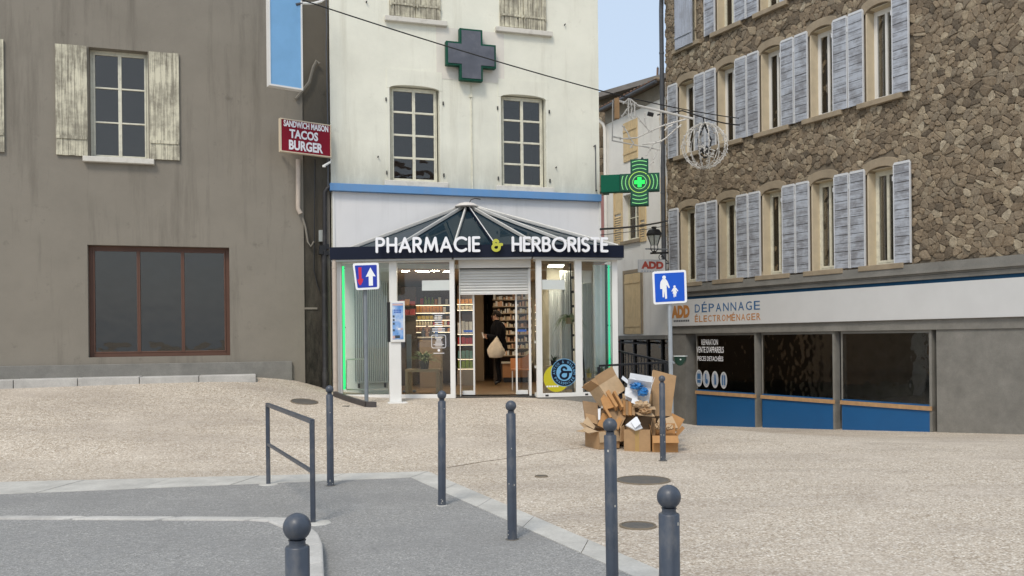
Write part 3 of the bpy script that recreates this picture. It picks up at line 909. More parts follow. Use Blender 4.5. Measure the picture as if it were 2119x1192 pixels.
# sliding leaves
for (a, b, stl) in ((955, 982, 'R'), (1067, 1092, 'L')):
    u0, u1 = WDr.uv(a, 700)[0], WDr.uv(b, 700)[0]
    fr = MB()
    n = -.12
    sw = .035
    if stl == 'R': fr.wbox(WDr, u1 - sw, u1, FL + .02, 2.75, n - .03, n + .01)
    else: fr.wbox(WDr, u0, u0 + sw, FL + .02, 2.75, n - .03, n + .01)
    fr.wbox(WDr, u0, u1 - (sw if stl == 'R' else 0), FL + .02, FL + .10, n - .028, n + .008) if stl == 'R' else fr.wbox(WDr, u0 + sw, u1, FL + .02, FL + .10, n - .028, n + .008)
    lf = fr.build('sliding_leaf', M_frame, sf, bevel=.003)
    MB().wbox(WDr, u0, u1, FL + .1, 2.75, n - .014, n - .006).build('pane', M_doorglass, lf)
    dots = MB()
    zz = WDr.uv(1080, 684)[1]
    for k in range(6):
        uu = u0 + .03 + (u1 - u0 - .06) * (k + .2) / 6
        dots.wbox(WDr, uu, uu + .032, zz - .02, zz + .02, n - .004, n - .002)
    dots.build('safety_mark', paint('blue_film', (.05, .13, .42), .5, .02, 2, 30, 0), lf)
MB().wbox(WDr, -.02, WDr.L + .02, FL - .12, FL - .004, -.5, .14).build('threshold', M_black, sf)
# white film band across the upper glass
for (W, a, b, y0, y1) in ((WLw, 873, 931, 580, 601), (WRt, 1122, 1169, 579, 599)):
    k = W.rect(a, y0, b, y1, -.02)
    MB().wbox(W, k[0], k[1], k[2], k[3], -.0275, -.0265).build('film_band', M_frosted, sf)
# opening-hours lettering, too small to read: lines and a rounded frame
k = WLw.rect(893, 648, 922, 718, -.02)
mb = MB()
for i in range(9):
    w = (k[1] - k[0]) * (.9 if i in (0, 7, 8) else .55)
    c = (k[0] + k[1]) / 2
    v = k[3] - i * .041
    mb.wbox(WLw, c - w / 2, c + w / 2, v - .016, v, -.0275, -.0265)
f0 = k[3] - .41
rr = rrect(k[0], k[1], f0 - .24, f0, .03)
pts3 = [WLw.P(u, v, -.027) for u, v in rr] + [WLw.P(*rr[0], -.027)]
mb.tube(pts3, .006, 4)
for i in range(8):
    w = (k[1] - k[0]) * random.choice((.35, .5, .75))
    c = (k[0] + k[1]) / 2
    mb.wbox(WLw, c - w / 2, c + w / 2, f0 - .04 - i * .024, f0 - .03 - i * .024, -.0275, -.0265)
mb.wbox(WLw, k[0] + .03, k[1] - .03, f0 - .345, f0 - .333, -.0275, -.0265)
mb.prism(WLw, disc(WLw, (k[0] + k[1]) / 2, f0 - .285, .025, 14), -.0275, -.0265)
mb.build('hours_lettering', M_letter, sf)
# round emblem and olive disc on the glass
cu_, cv_ = WRt.uv(1168, 771, -.02)
yu, yv = WRt.uv(1152, 783, -.02)
em_r = .262
od = [(u, v) for u, v in disc(WRt, yu, yv, .255, 40) if True]
MB().prism(WRt, od, -.0278, -.0272).build('olive_disc', paint('olive_film', (.54, .48, .015), .5, .02, 2, 30, 0), sf)
ring = MB().prism(WRt, disc(WRt, cu_, cv_, em_r, 48), -.0270, -.0262).build('emblem_rim', paint('pale_blue_film', (.17, .42, .66), .5, .02, 2, 30, 0), sf)
MB().prism(WRt, disc(WRt, cu_, cv_, em_r * .96, 48), -.0262, -.0256).build('emblem_ring', M_navy, sf)
em = MB().prism(WRt, disc(WRt, cu_, cv_, em_r * .60, 40), -.0256, -.0250).build('emblem_disc', MATS['pale_blue_film'], sf)
amp = MB(); stroke_mesh(amp, WRt, GL['&'][0], cu_ - .085, cv_ - .115, .22, .042, -.0246, .0003)
amp.build('emblem_ampersand', M_navy, sf)
class Turned:
    def __init__(s, W, u, v, a):
        s.W, s.u, s.v, s.a = W, u, v, a
    def P(s, x, y, n=0):
        return s.W.P(s.u + x * math.cos(s.a) - y * math.sin(s.a), s.v + x * math.sin(s.a) + y * math.cos(s.a), n)
def ring_text(body, a_mid, step, top, rr_, size):
    L = len(body)
    for i, ch in enumerate(body):
        if ch == ' ':
            continue
        a = a_mid + (-(i - (L - 1) / 2) * step if top else (i - (L - 1) / 2) * step)
        t = Turned(WRt, cu_ + rr_ * math.cos(rad(a)), cv_ + rr_ * math.sin(rad(a)), rad(a - 90) if top else rad(a + 90))
        wch = size * (.25 if ch == 'I' else (.95 if ch in 'MW' else .68))
        text(ch, t, -wch / 2, wch / 2, -size / 2, size / 2, -.0250, MATS['pale_blue_film'], sf, 'emblem_letter', thick=.0003, bold=.0)
ring_text('ANTON & WILLEM', 90, 14.5, True, em_r * .775, .050)
ring_text('PHARMACIE', 270, 15, False, em_r * .775, .050)
k = WRt.rect(1131, 798, 1157, 801, -.02)
mb = MB()
for i in range(5):
    uu = k[0] + (k[1] - k[0]) * i / 5
    mb.wbox(WRt, uu, uu + (k[1] - k[0]) / 6.5, k[2], k[3], -.0268, -.0264)
mb.build('small_lettering', M_letter, sf)
# locks in the bottom rails
for x in (1132, 1214):
    a = WRt.uv(x, 817, 0)
    MB().wbox(WRt, a[0] - .03, a[0] + .03, SILLZ + .02, SILLZ + .05, -.004, .003).build('vent_slot', M_black, sf)

# glass tent roof over the bay
APX = pt(966, 427, 17.45)
BT = 3.33
def bpt(px, d):
    p = pt(px, 506, d); return Vector((p.x, p.y, BT))
basep = [bpt(700, 16.6), bpt(823, 16.22), bpt(940, 16.1), bpt(1023, 16.07), bpt(1110, 16.1), bpt(1188, 16.25), bpt(1279, 16.6)]
wl_, wr_ = WM.uv(706, 508, .06), WM.uv(1236, 500, .06)
basep[0] = WM.P(wl_[0] + .02, BT, .12); 
basep.append(WM.P(WM.L - .08, BT, .12))
for i in range(len(basep) - 1):
    A, B = basep[i], basep[i + 1]
    MB().slab([APX, B, A], .012).build('roof_pane', M_roofglass, sf)
for i, p in enumerate(basep):
    mb = MB()
    up = Vector((0, 0, 1))
    d = (p - APX)
    off = Vector((0, -.01, .03))
    wdt = .035 if i in (0, 7) else .045
    mb.bar(APX + off, p + off, wdt, .05, up)
    rf = mb.build('rafter', M_alu if i != 3 else M_navy, sf, bevel=.005)
    MB().bar(APX + off + Vector((0, -.01, .033)), p + off + Vector((0, -.01, .033)), .014, .012, up).build('cover_strip', M_frame, rf)
capb = MB(); capb.lathe(APX + Vector((0, -.06, -.02)), [(.20, -.01), (.24, .0), (.235, .02), (.17, .06), (.08, .085), (.01, .092)], 24)
capb.build('roof_cap', paint('cap_paint', (.66, .62, .57), .55, .06, 4, 40, .05), sf, smooth=True)
MB().tube([APX + Vector((.05, -.05, .06)), APX + Vector((.09, -.03, .13)), APX + Vector((.17, .0, .16)), APX + Vector((.27, .1, .155))], .009, 6).build('cable', M_black, sf)
# soffit inside the band, above the glass
sof = [Vector((V0[0], V0[1], TOP + .03)), Vector((V1[0], V1[1], TOP + .03)), Vector((V2[0], V2[1], TOP + .03)), Vector((V3[0], V3[1], TOP + .03)), WM.P(WM.L - .1, TOP + .03, -.01), WM.P(.1, TOP + .03, -.01)]
MB().slab(sof, .04).build('soffit', paint('soffit_brown', (.30, .23, .16), .7, .06, 2, 30, 0), sf)

# ------------------------------------------------------------------ sign band with raised lettering
bc = [xy(684, 16.15), xy(938, 15.98), xy(1104, 15.95), xy(1293, 16.35)]
sg = root('shop_sign', Vector((bc[1][0] + .8, bc[1][1], TOP)), 'long navy fascia sign with white PHARMACIE and HERBORISTE letters over the shopfront', 'sign')
Wb = [Wall(bc[i], bc[i + 1]) for i in range(3)]
z0 = Wb[1].uv(1020, 532)[1]; z1 = Wb[1].uv(1020, 506)[1]
for i, W in enumerate(Wb):
    MB().wbox(W, .001, W.L - .001, z0, z1, -.10, 0).build('sign_panel', M_navy, sg)
    MB().wbox(W, .02, W.L - .02, z0 - .035, z0 - .002, -.16, -.03).build('drip_rail', M_alu, sg)
lw = [wall_px(777, 15.86, 994, 15.86, 506), wall_px(1016, 15.86, 1040, 15.86, 506), wall_px(1059, 15.82, 1259, 16.12, 506)]
for W, word, xa, xb, ya, yb, mt in ((lw[0], 'PHARMACIE', 777, 994, 490, 522.5, M_letter), (lw[1], '&', 1016, 1038, 494, 521, M_olive), (lw[2], 'HERBORISTE', 1059, 1259, 490, 521.5, M_letter)):
    ua, ub = W.uv(xa, 506)[0], W.uv(xb, 506)[0]
    vb, va = W.uv((xa + xb) / 2, yb)[1], W.uv((xa + xb) / 2, ya)[1]
    st = .046 if word != '&' else .052
    h = va - vb - st
    ws = [GL[c][1] * h for c in word]
    gap = ((ub - ua) - sum(ws) - st * len(word)) / max(1, len(word) - 1)
    sx = 1.0
    if gap < .012:
        sx = ((ub - ua) - st * len(word) - .016 * (len(word) - 1)) / sum(ws); gap = .016
    u = ua
    for c, w in zip(word, ws):
        mb = MB()
        stroke_mesh(mb, W, GL[c][0], u + st / 2, vb + st / 2, h, st, .0, .035, sx)
        mb.build('ampersand' if c == '&' else 'letter', mt, sg)
        u += w * sx + st + gap
for x in (803, 1066):
    W = lw[0] if x < 1000 else lw[2]
    a = W.uv(x, 518)
    MB().wbox(W, a[0] - .01, a[0] + .01, a[1] - .01, a[1] + .01, -.18, -.03).build('stand_off', M_alu, sg)

# ------------------------------------------------------------------ neighbouring grey building (runs on past the photograph's edge)
GA = WM.P(-9.5, 0); GB = WM.P(-.015, 0)
WG = Wall((GA.x, GA.y), (GB.x, GB.y))
gb = root('weathered_building', WG.P(8.5, .7, .0), 'weathered dark grey rendered house wall with cables and black downpipe beside the pharmacy', 'building')
GL_ = WG.L
gw = [(GL_ - 4.3, GL_ - 3.3, 5.0, 7.0), (GL_ - 7.2, GL_ - 6.2, 5.0, 7.0), (GL_ - 4.35, GL_ - 1.9, 1.35, 3.4)]
strip = WG.uv(627, 300)[0]
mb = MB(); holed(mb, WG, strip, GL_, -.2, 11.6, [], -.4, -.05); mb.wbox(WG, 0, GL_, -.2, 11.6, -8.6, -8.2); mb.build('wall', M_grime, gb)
mb = MB(); holed(mb, WG, 0, strip - .002, -.2, 11.6, gw, -.4, -.02); mb.build('plastered_wall', M_grime2, gb)
MB().wbox(WG, -.2, GL_ - .02, 11.61, 11.8, -8.8, .3).build('eaves', M_conc, gb)
for (u0, u1, v0, v1) in gw[:2]:
    casement(gb, WG, u0, u1, v0, v1, -.2, 2, 3, M_wframe, M_pane, fw=.05)
    MB().wbox(WG, u0 - .1, u1 + .1, v0 - .1, v0 - .002, -.1, .08).build('sill', MATS['sill_stone'], gb, bevel=.01)
    MB().wbox(WG, u0 - .3, u1 + .3, v0 - .3, v1 + .3, -1.6, -1.5).build('room_lining', M_room, gb)
    for (a, b) in ((u0 - .54, u0 - .02), (u1 + .02, u1 + .54)):
        sh = MB().wbox(WG, a + .01, b - .01, v0 + .3, v0 + .36, .028, .04).build('shutter', M_shut_cream, gb)
        boards(sh, WG, a, b, v0, v1, -.01, .022, 5, M_shut_cream)
u0, u1, v0, v1 = gw[2]
MB().wbox(WG, u0 - .1, u1 + .1, v0 - .1, v1 + .1, -1.6, -1.5).build('room_lining', M_room, gb)
shf = casement(gb, WG, u0, u1, v0, v1, -.15, 3, 1, paint('brown_frame', (.11, .05, .03), .5, .1, 3, 30, .03), M_pane, fw=.07, name='shop_window')
# stone skirting and a paved threshold along the foot of the wall
MB().wbox(WG, 0, strip - .25, -.2, 1.22, -.018, .05).build('plinth', M_conc, gb, bevel=.01)
for i in range(8):
    MB().wbox(WG, .05 + i * 1.0, 1.04 + i * 1.0, .2, .99 + .004 * (i % 3), .052, .55).build('threshold_slab', M_granite, gb, bevel=.012)
# things fixed to the grey wall
def wallpath(W, pts, n):
    return [W.P(*W.uv(x, y, n), n) for x, y in pts]
MB().tube(wallpath(WG, [(612, 205), (622, 193), (640, 170), (648, 140), (655, 126), (661, 132)], .02), .03, 6).build('loose_cable', M_grime2, gb, smooth=True)
MB().tube(wallpath(WG, [(652, 330), (651, 420), (650, 560), (657, 590), (662, 602)], .02), .012, 5).build('black_cable', M_black, gb)
MB().tube(wallpath(WG, [(626, 450), (632, 470), (637, 500), (643, 510), (650, 500)], .03), .02, 6).build('loose_cable', M_grime2, gb, smooth=True)
MB().tube(wallpath(WG, [(675, 0), (676, 60), (675, 100), (678, 240), (679, 385)], .02), .014, 5).build('twisted_cable', M_zinc, gb)
q = WG.rect(614, 636, 657, 640); MB().wbox(WG, q[0], q[1], q[2], q[3], -.06, -.03).build('render_ledge', M_grime2, gb)
MB().tube(wallpath(WG, [(617, 330), (617, 420), (617, 432), (622, 442)], .06), .045, 10).build('short_pipe', M_beigepipe, gb, smooth=True)
# black downpipe with swan neck and brackets
dp = [(685, 386), (677, 390), (672, 398), (672, 430), (672, 520)]
MB().tube(wallpath(WG, dp, .09), .042, 10).build('downpipe_neck', M_pipe, gb, smooth=True)
q = WG.uv(672, 600, .1)
mb = MB(); mb.lathe(WG.P(q[0], 0, .10), [(.068, WG.uv(672, 806, .1)[1]), (.068, WG.uv(672, 772, .1)[1]), (.058, WG.uv(672, 768, .1)[1]), (.058, WG.uv(672, 518, .1)[1])], 14)
mb.build('downpipe', M_pipe, gb, smooth=True)
for (x, y, w, h) in ((668, 515, 14, 14), (676, 510, 10, 10), (664, 522, 8, 9), (675, 524, 12, 8)):
    k = WG.rect(x - w / 2, y - h / 2, x + w / 2, y + h / 2, .12)
    MB().wbox(WG, *k, .02, .13 + random.uniform(0, .05)).build('pipe_bracket', M_black, gb)
k = WG.rect(660, 476, 669, 500, .05); MB().wbox(WG, *k, -.05, .05).build('meter_box', paint('meter_grey', (.33, .35, .33), .6, .1, 4, 30, .05), gb, bevel=.006)
k = WG.rect(677, 395, 684, 806, .02); MB().wbox(WG, k[0], min(k[1], GL_ - .005), k[2], k[3], -.05, .03).build('corner_strip', M_grime2, gb)

# red food sign (its far half lies outside the photograph)
Wt = wall_px(580, 16.2, 685, 16.8, 290)
rs = root('snack_sign', Wt.P(.5, 4.9), 'dark red snack bar sign with cream frame and white lettering on the grey wall', 'sign')
zt, zbm = Wt.uv(684, 259)[1], Wt.uv(684, 326)[1]
M_red = paint('dark_red', (.24, .007, .022), .5, .06, 2, 30, 0, spec=.2)
M_signcream = paint('sign_cream', (.66, .55, .40), .5, .05, 2, 30, 0)
MB().wbox(Wt, .02, Wt.L - .02, zbm + .02, zt - .02, -.05, .0).build('panel', M_red, rs)
fr = MB(); fr.wbox(Wt, 0, Wt.L, zt - .02, zt, -.08, .012); fr.wbox(Wt, 0, Wt.L, zbm, zbm + .02, -.08, .012); fr.wbox(Wt, 0, .02, zbm + .02, zt - .02, -.08, .012); fr.wbox(Wt, Wt.L - .02, Wt.L, zbm + .02, zt - .02, -.08, .012)
fr.build('frame', M_signcream, rs)
def line(body, px0, px1, py0, py1, bold):
    a = Wt.uv(px0, (py0 + py1) / 2)[0]; b = Wt.uv(px1, (py0 + py1) / 2)[0]
    mid = (px0 + px1) / 2
    text(body, Wt, a, b, Wt.uv(px1, py1)[1], Wt.uv(px1, py0)[1], .006, M_letter, rs, 'lettering', .005, bold)
line('SANDWICH MAISON', 587, 679, 261, 274, .03)
line('TACOS', 599, 658, 275, 293, .035)
line('BURGER', 598, 668, 298, 318, .035)
mb = MB()
for uu in (.15, Wt.L - .12):
    mb.wbox(Wt, uu, uu + .03, zbm + .1, zbm + .13, -.45, -.05); mb.wbox(Wt, uu, uu + .03, zt - .14, zt - .11, -.45, -.05)
mb.build('wall_bracket', M_zinc, rs)
# white cable clamp under the sign
lp = root('sign_spotlight', pt(677, 345, 16.7), 'small white spotlight under the corner of the dark red sign', 'spotlight')
MB().tube([pt(671, 343, 16.6), pt(683, 336, 16.8)], .022, 10).build('lamp_body', M_frame, lp, smooth=True)
MB().tube([pt(683, 336, 16.8), pt(685, 331, 16.85), pt(684, 326, 16.85)], .008, 6).build('arm', M_frame, lp)
MB().lathe(pt(670.5, 344, 16.58), [(.03, -.02), (.034, .0), (.03, .02)], 10).build('lamp_head', M_frame, lp, smooth=True)

# blue hanging light-box
Wbl = wall_px(556, 15.6, 626, 15.95, 90)
bs = root('blue_lightbox', Wbl.P(.3, 6.1), 'tall pale blue light-box sign with white edges high on the grey wall', 'sign')
zt, zbm = Wbl.uv(626, -30)[1], Wbl.uv(626, 187)[1]
M_skyblue = paint('lightbox_blue', (.20, .42, .68), .35, .08, 2, 30, 0)
MB().wbox(Wbl, .03, Wbl.L - .03, zbm + .03, zt - .03, -.12, -.004).build('face', M_skyblue, bs)
fr = MB(); fr.wbox(Wbl, 0, Wbl.L, zt - .03, zt, -.13, .01); fr.wbox(Wbl, 0, Wbl.L, zbm, zbm + .03, -.13, .01); fr.wbox(Wbl, 0, .03, zbm + .03, zt - .03, -.13, .01); fr.wbox(Wbl, Wbl.L - .03, Wbl.L, zbm + .03, zt - .03, -.13, .01)
fr.build('frame', M_frame, bs)
MB().tube([pt(626, 7, 15.95), pt(650, 7, 16.3), pt(664, 3, 16.5), pt(674, -4, 16.65)], .025, 8).build('bracket_arm', M_frame, bs, smooth=True)
MB().tube([pt(612, 10, 15.9), pt(622, 8, 15.95), pt(627, 7, 15.98)], .03, 8).build('lamp', M_zinc, bs, smooth=True)

# ------------------------------------------------------------------ crosses
dc = root('dark_pharmacy_cross', WM.P(*WM.uv(976, 168), .1), 'unlit grey pharmacy cross with green rim high on the cream wall', 'sign')
def crosspoly(W, cu, cv, a, b, k=1.0):
    return [(cu + x * k, cv + y * k) for x, y in ((-b, a), (b, a), (b, b), (a, b), (a, -b), (b, -b), (b, -a), (-b, -a), (-b, -b), (-a, -b), (-a, b), (-b, b))]
nC = .19
c = WM.uv(975.5, 113, nC)
ax = (WM.uv(1026, 113, nC)[0] - WM.uv(925, 113, nC)[0]) / 2
ay = (WM.uv(975, 59, nC)[1] - WM.uv(975, 168, nC)[1]) / 2
A_ = (ax + ay) / 2; B_ = A_ * .46
MB().prism(WM, crosspoly(WM, c[0], c[1], A_, B_), .05, nC - .01).build('rim', M_darkgreen, dc, bevel=.006)
MB().prism(WM, crosspoly(WM, c[0], c[1], A_ - .04, B_ - .04), nC - .02, nC + .003).build('face', M_crossface, dc)
MB().wbox(WM, c[0] - .1, c[0] + .1, c[1] - .3, c[1] + .3, .004, .05).build('wall_mount', M_zinc, dc)

Wc = wall_px(1243, 18.15, 1367, 17.95, 377)
lc = root('lit_pharmacy_cross', Wc.P(*Wc.uv(1322, 424), 0), 'lit green LED pharmacy cross on a green arm at the building corner', 'sign')
c = Wc.uv(1324, 377)
ax = (Wc.uv(1366, 377)[0] - Wc.uv(1283, 377)[0]) / 2; ay = (Wc.uv(1322, 329)[1] - Wc.uv(1322, 425)[1]) / 2
c = ((Wc.uv(1283, 377)[0] + Wc.uv(1366, 377)[0]) / 2 - .01, (Wc.uv(1322, 329)[1] + Wc.uv(1322, 425)[1]) / 2)
A_ = ay; B_ = A_ * .385
px_a = ax
def cp(k, d):
    a, b, w = A_ - d, B_ - d, px_a - d
    return [(c[0] + x, c[1] + y) for x, y in ((-b, a), (b, a), (b, b), (w, b), (w, -b), (b, -b), (b, -a), (-b, -a), (-b, -b), (-w, -b), (-w, b), (-b, b))]
MB().prism(Wc, cp(1, 0), -.20, -.004).build('cross_body', M_darkgreen, lc, bevel=.006)
MB().prism(Wc, cp(1, .022), -.02, .002).build('cross_face', M_ledface, lc)
u0 = Wc.uv(1243, 377)[0]
MB().wbox(Wc, u0, c[0] - px_a - .002, c[1] - B_ + .005, c[1] + B_ - .005, -.19, -.006).build('arm_box', M_greenbox, lc, bevel=.006)
MB().wbox(Wc, u0 + .02, u0 + .14, c[1] - .12, c[1] + .12, -.75, -.192).build('wall_mount', M_darkgreen, lc)
MB().lathe(Wc.P(c[0] + .06, c[1] + A_, -.08), [(.03, 0), (.03, .02), (.012, .05)], 10).build('light_sensor', M_black, lc)
E_green = emit('led_bright_green', (.01, .85, .07), 1.1)
E_ring = emit('led_ring_light', (.22, .62, .20), .85)
E_ring2 = emit('led_ring_yellow', (.36, .62, .10), .85)
s_ = A_ * .215; t_ = s_ * .36
MB().prism(Wc, [(c[0] + x, c[1] + y) for x, y in ((-t_, s_), (t_, s_), (t_, t_), (s_, t_), (s_, -t_), (t_, -t_), (t_, -s_), (-t_, -s_), (-t_, -t_), (-s_, -t_), (-s_, t_), (-t_, t_))], .002, .008).build('led_cross', E_green, lc)
def inside(u, v):
    x, y = abs(u - c[0]), abs(v - c[1])
    return (x < B_ - .035 and y < A_ - .03) or (y < B_ - .035 and x < px_a - .03)
for ri, fr_ in enumerate((.29, .45, .60, .76, .92)):
    R_ = A_ * fr_
    k = int(2 * math.pi * R_ / .021)
    mb = MB(); cnt = 0
    for i in range(k):
        a = 2 * math.pi * i / k
        u, v = c[0] + R_ * math.cos(a), c[1] + R_ * math.sin(a)
        if inside(u, v):
            mb.wbox(Wc, u - .0085, u + .0085, v - .0055, v + .0055, .002, .006); cnt += 1
    if cnt:
        mb.build('led_ring', E_ring2 if ri == 1 else E_ring, lc, kind='stuff')

# ------------------------------------------------------------------ green neon tubes at the bay's corners
E_neon = emit('neon_green', (.02, .85, .22), 1.0)
E_neon2 = emit('neon_green_dim', (.02, .62, .30), .8)
def neon(W, px, y0, y1, rx, mat, label, n=-.16):
    a, b = W.uv(px, y0, n), W.uv(px, y1, n)
    r = root('neon_tube', W.P(b[0], b[1], n), label, 'neon light', 'green neon tubes in the shopfront')
    MB().tube([W.P(b[0], b[1], n), W.P(b[0], a[1], n)], rx, 10).build('tube', mat, r, smooth=True)
    hb = MB()
    for z in (b[1] + .02, (a[1] + b[1]) / 2, a[1] - .05):
        hb.wbox(W, b[0] - .03, b[0] + .03, z, z + .02, n - .05, n + .004)
    hb.build('clip', M_black, r)
    MB().wbox(W, b[0] - .06, b[0] - rx - .004, b[1] - .02, a[1] + .02, n - .06, n - .02).build('backing', M_darkgreen, r)
neon(WLw, 712, 551, 806, .030, E_neon, 'bright green neon tube in the window nearest the grey wall')
neon(WRt, 1262, 549, 800, .020, E_neon2, 'thin green neon tube in the window nearest the alley railing')

# ------------------------------------------------------------------ shop interior
RX0, RX1, RY1, CZ = -2.35, 1.75, 26.5, 3.06
M_tan = paint('tan_wall', (.30, .22, .145), .8, .06, 1.5, 30, .03)
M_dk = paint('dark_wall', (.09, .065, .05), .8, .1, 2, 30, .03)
M_shelf = paint('shelf_board', (.60, .55, .46), .5, .05, 3, 30, 0)
fl = MB()
fp = [Vector((*V0, FL - .004)), Vector((*V1, FL - .004)), Vector((WDr.P(0, 0, -.05).x, WDr.P(0, 0, -.05).y, FL - .004)), Vector((WDr.P(WDr.L, 0, -.05).x, WDr.P(WDr.L, 0, -.05).y, FL - .004)), Vector((*V2, FL - .004)), Vector((*V3, FL - .004)), Vector((RX1, RY1, FL - .004)), Vector((-3.0, RY1, FL - .004))]
fp = [p + Vector((0, .1, 0)) if i < 6 else p for i, p in enumerate(fp)]
fl.add([p for p in fp], [tuple(range(len(fp)))])
setting(fl.build('shop_floor', floor_wood_mat()))
mb = MB(); mb.box(RX0 - .6, RX1, 17.9, RY1, CZ, CZ + .1)
setting(mb.build('shop_ceiling', paint('shop_ceiling_tan', (.44, .34, .24), .8, .05, 1.5, 30, 0)))
mb = MB(); mb.box(RX0 - .6, RX1 + .1, RY1, RY1 + .1, FL - .3, CZ + .1); mb.box(RX0 - .7, RX0 - .6, 17.6, RY1, FL - .3, CZ + .1); mb.box(RX1, RX1 + .1, 18.6, RY1, FL - .3, CZ + .1)
mb.box(RX0 - .6, .9, 17.75, 17.85, CZ + .001, 3.3)
setting(mb.build('shop_wall', M_tan))
# tan partition seen through the door
mb = MB(); p0, p1 = pt(979, 700, 22.5), pt(1001, 700, 22.5)
mb.box(p0.x, p1.x, 22.5, 25.5, FL, CZ - .001)
o = mb.build('partition_wall', M_tan); tag(o, 'tan partition wall end seen through the open door', 'partition')
mb = MB(); mb.box(p0.x - .01, p1.x + .01, 22.485, 22.499, FL, FL + .1)
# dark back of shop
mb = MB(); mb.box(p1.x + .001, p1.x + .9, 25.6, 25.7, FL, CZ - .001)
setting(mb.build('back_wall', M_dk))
# framed notices on the dark back wall
for i, (x0, y0, x1, y1) in enumerate(((1002, 628, 1011, 642), (1002, 646, 1010, 666))):
    a, b = pt(x0, y0, 25.55), pt(x1, y1, 25.55)
    r = root('framed_notice', (a.x, 25.55, b.z), ('upper' if i == 0 else 'lower') + ' framed notice on the dark wall behind the customer', 'notice', 'framed notices')
    MB().box(a.x, b.x, 25.55, 25.58, b.z, a.z).build('frame', M_dk, r)
    MB().box(a.x + .015, b.x - .015, 25.54, 25.549, b.z + .015, a.z - .015).build('sheet', paint('notice_paper', (.30, .27, .22), .7, .3, 14, 30, 0), r)

# ceiling lamps: recessed downlights that light the shop
E_lamp = emit('downlight', (1.0, .82, .60), 150.0)
spots = [(839, 549, 18.6), (867, 545, 18.3), (881, 561, 20.5), (925, 561, 20.5), (900, 553, 19.5), (1000, 575, 22.0), (1050, 568, 20.8), (1085, 576, 22.4)]
for i, (x, y, d) in enumerate(spots):
    rr_ = ray(x, y); d = (CZ - EYE) / rr_.z if rr_.z > 0 else d
    d = min(max(d, 18.1), 25)
    p = Vector((rr_.x * d, d, CZ))
    r = root('ceiling_downlight', (p.x, p.y, CZ - .02), 'lit ceiling downlight ' + ('above the leaflet dispenser kiosk', 'second along from the dispenser kiosk', 'above the spider plant bench', 'over the closed door leaf shelves', 'midway above the centre window shelves', 'over the tan partition wall', 'just behind the roller shutter', 'over the medicine shelves')[i], 'lamp', 'shop ceiling downlights')
    MB().lathe((p.x, p.y, CZ - .012), [(.10, 0), (.10, .011)], 16).build('trim', M_frame, r)
    MB().lathe((p.x, p.y, CZ - .018), [(.075, 0), (.075, .005)], 16).build('bulb', E_lamp, r)

# shelving
E_strip = emit('shelf_strip_light', (1.0, .80, .56), 4.0)
PM = [paint('product_%s' % n, c_, .5, .15, 6, 30, 0) for n, c_ in (('orange', (.62, .26, .05)), ('cream', (.66, .58, .42)), ('green', (.20, .30, .05)), ('red', (.42, .03, .03)), ('white', (.70, .69, .66)), ('blue', (.06, .12, .30)), ('brown', (.22, .12, .07)), ('teal', (.15, .32, .30)), ('yellow', (.62, .45, .08)), ('dark', (.05, .045, .045)))]
OR_, CR_, GR_, RD_, WH_, BL_, BR_, TE_, YE_, DK_ = PM
CUBE = MB().box(-.5, .5, -.5, .5, 0, 1)
def unit_mesh():
    me = bpy.data.meshes.new('product'); me.from_pydata([tuple(v) for v in CUBE.v], [], CUBE.f)
    bm = bmesh.new(); bm.from_mesh(me); bmesh.ops.recalc_face_normals(bm, faces=bm.faces); bm.to_mesh(me); bm.free(); return me
def bottle_mesh():
    m = MB().lathe((0, 0, 0), [(.46, 0), (.5, .04), (.5, .55), (.36, .68), (.18, .75), (.18, .86), (.24, .87), (.24, 1.0)], 10)
    me = bpy.data.meshes.new('bottle'); me.from_pydata([tuple(v) for v in m.v], [], m.f)
    bm = bmesh.new(); bm.from_mesh(me); bmesh.ops.recalc_face_normals(bm, faces=bm.faces); bm.to_mesh(me); bm.free(); return me
UM, BM_ = {}, {}
def product(kind, x, y, z, w, h, mat, label, group, cat):
    src = UM if kind == 'box' else BM_
    if mat.name not in src:
        me = unit_mesh() if kind == 'box' else bottle_mesh(); me.materials.append(mat); src[mat.name] = me
    o = bpy.data.objects.new('boxed_product' if kind == 'box' else 'bottle', src[mat.name])
    o.location = (x, y, z); o.scale = (w, w * .8 if kind == 'box' else w, h)
    COL.objects.link(o)
    tag(o, label, cat, group)
def shelf_unit(d, px0, px1, ys_, label, depth=.3, ybot=800, mat=M_shelf, backmat=None, lit=True):
    a, b = pt(px0, 700, d), pt(px1, 700, d)
    r = root('shelf_unit', ((a.x + b.x) / 2, d + .2, FL), label, 'shelves')
    zt = pt(px0, min(ys_), d).z + .45
    MB().box(a.x, b.x, d + depth, d + depth + .03, FL, min(CZ - .01, zt)).build('back_panel', backmat or M_dk, r)
    zs = []
    for y in ys_:
        z = pt((px0 + px1) / 2, y, d).z
        zs.append(z)
        sb_ = MB().box(a.x, b.x, d, d + depth - .002, z - .022, z).build('shelf', mat, r)
        if lit:
            MB().box(a.x + .01, b.x - .01, d + .03, d + .05, z - .028, z - .0225).build('shelf_light', E_strip, sb_)
    return a.x, b.x, zs, r
SY = 21.3
x0, x1, zs, r = shelf_unit(SY, 846, 934, (630, 646, 661, 673, 686), 'wall of lit shelves with bottles and boxes behind the centre window')
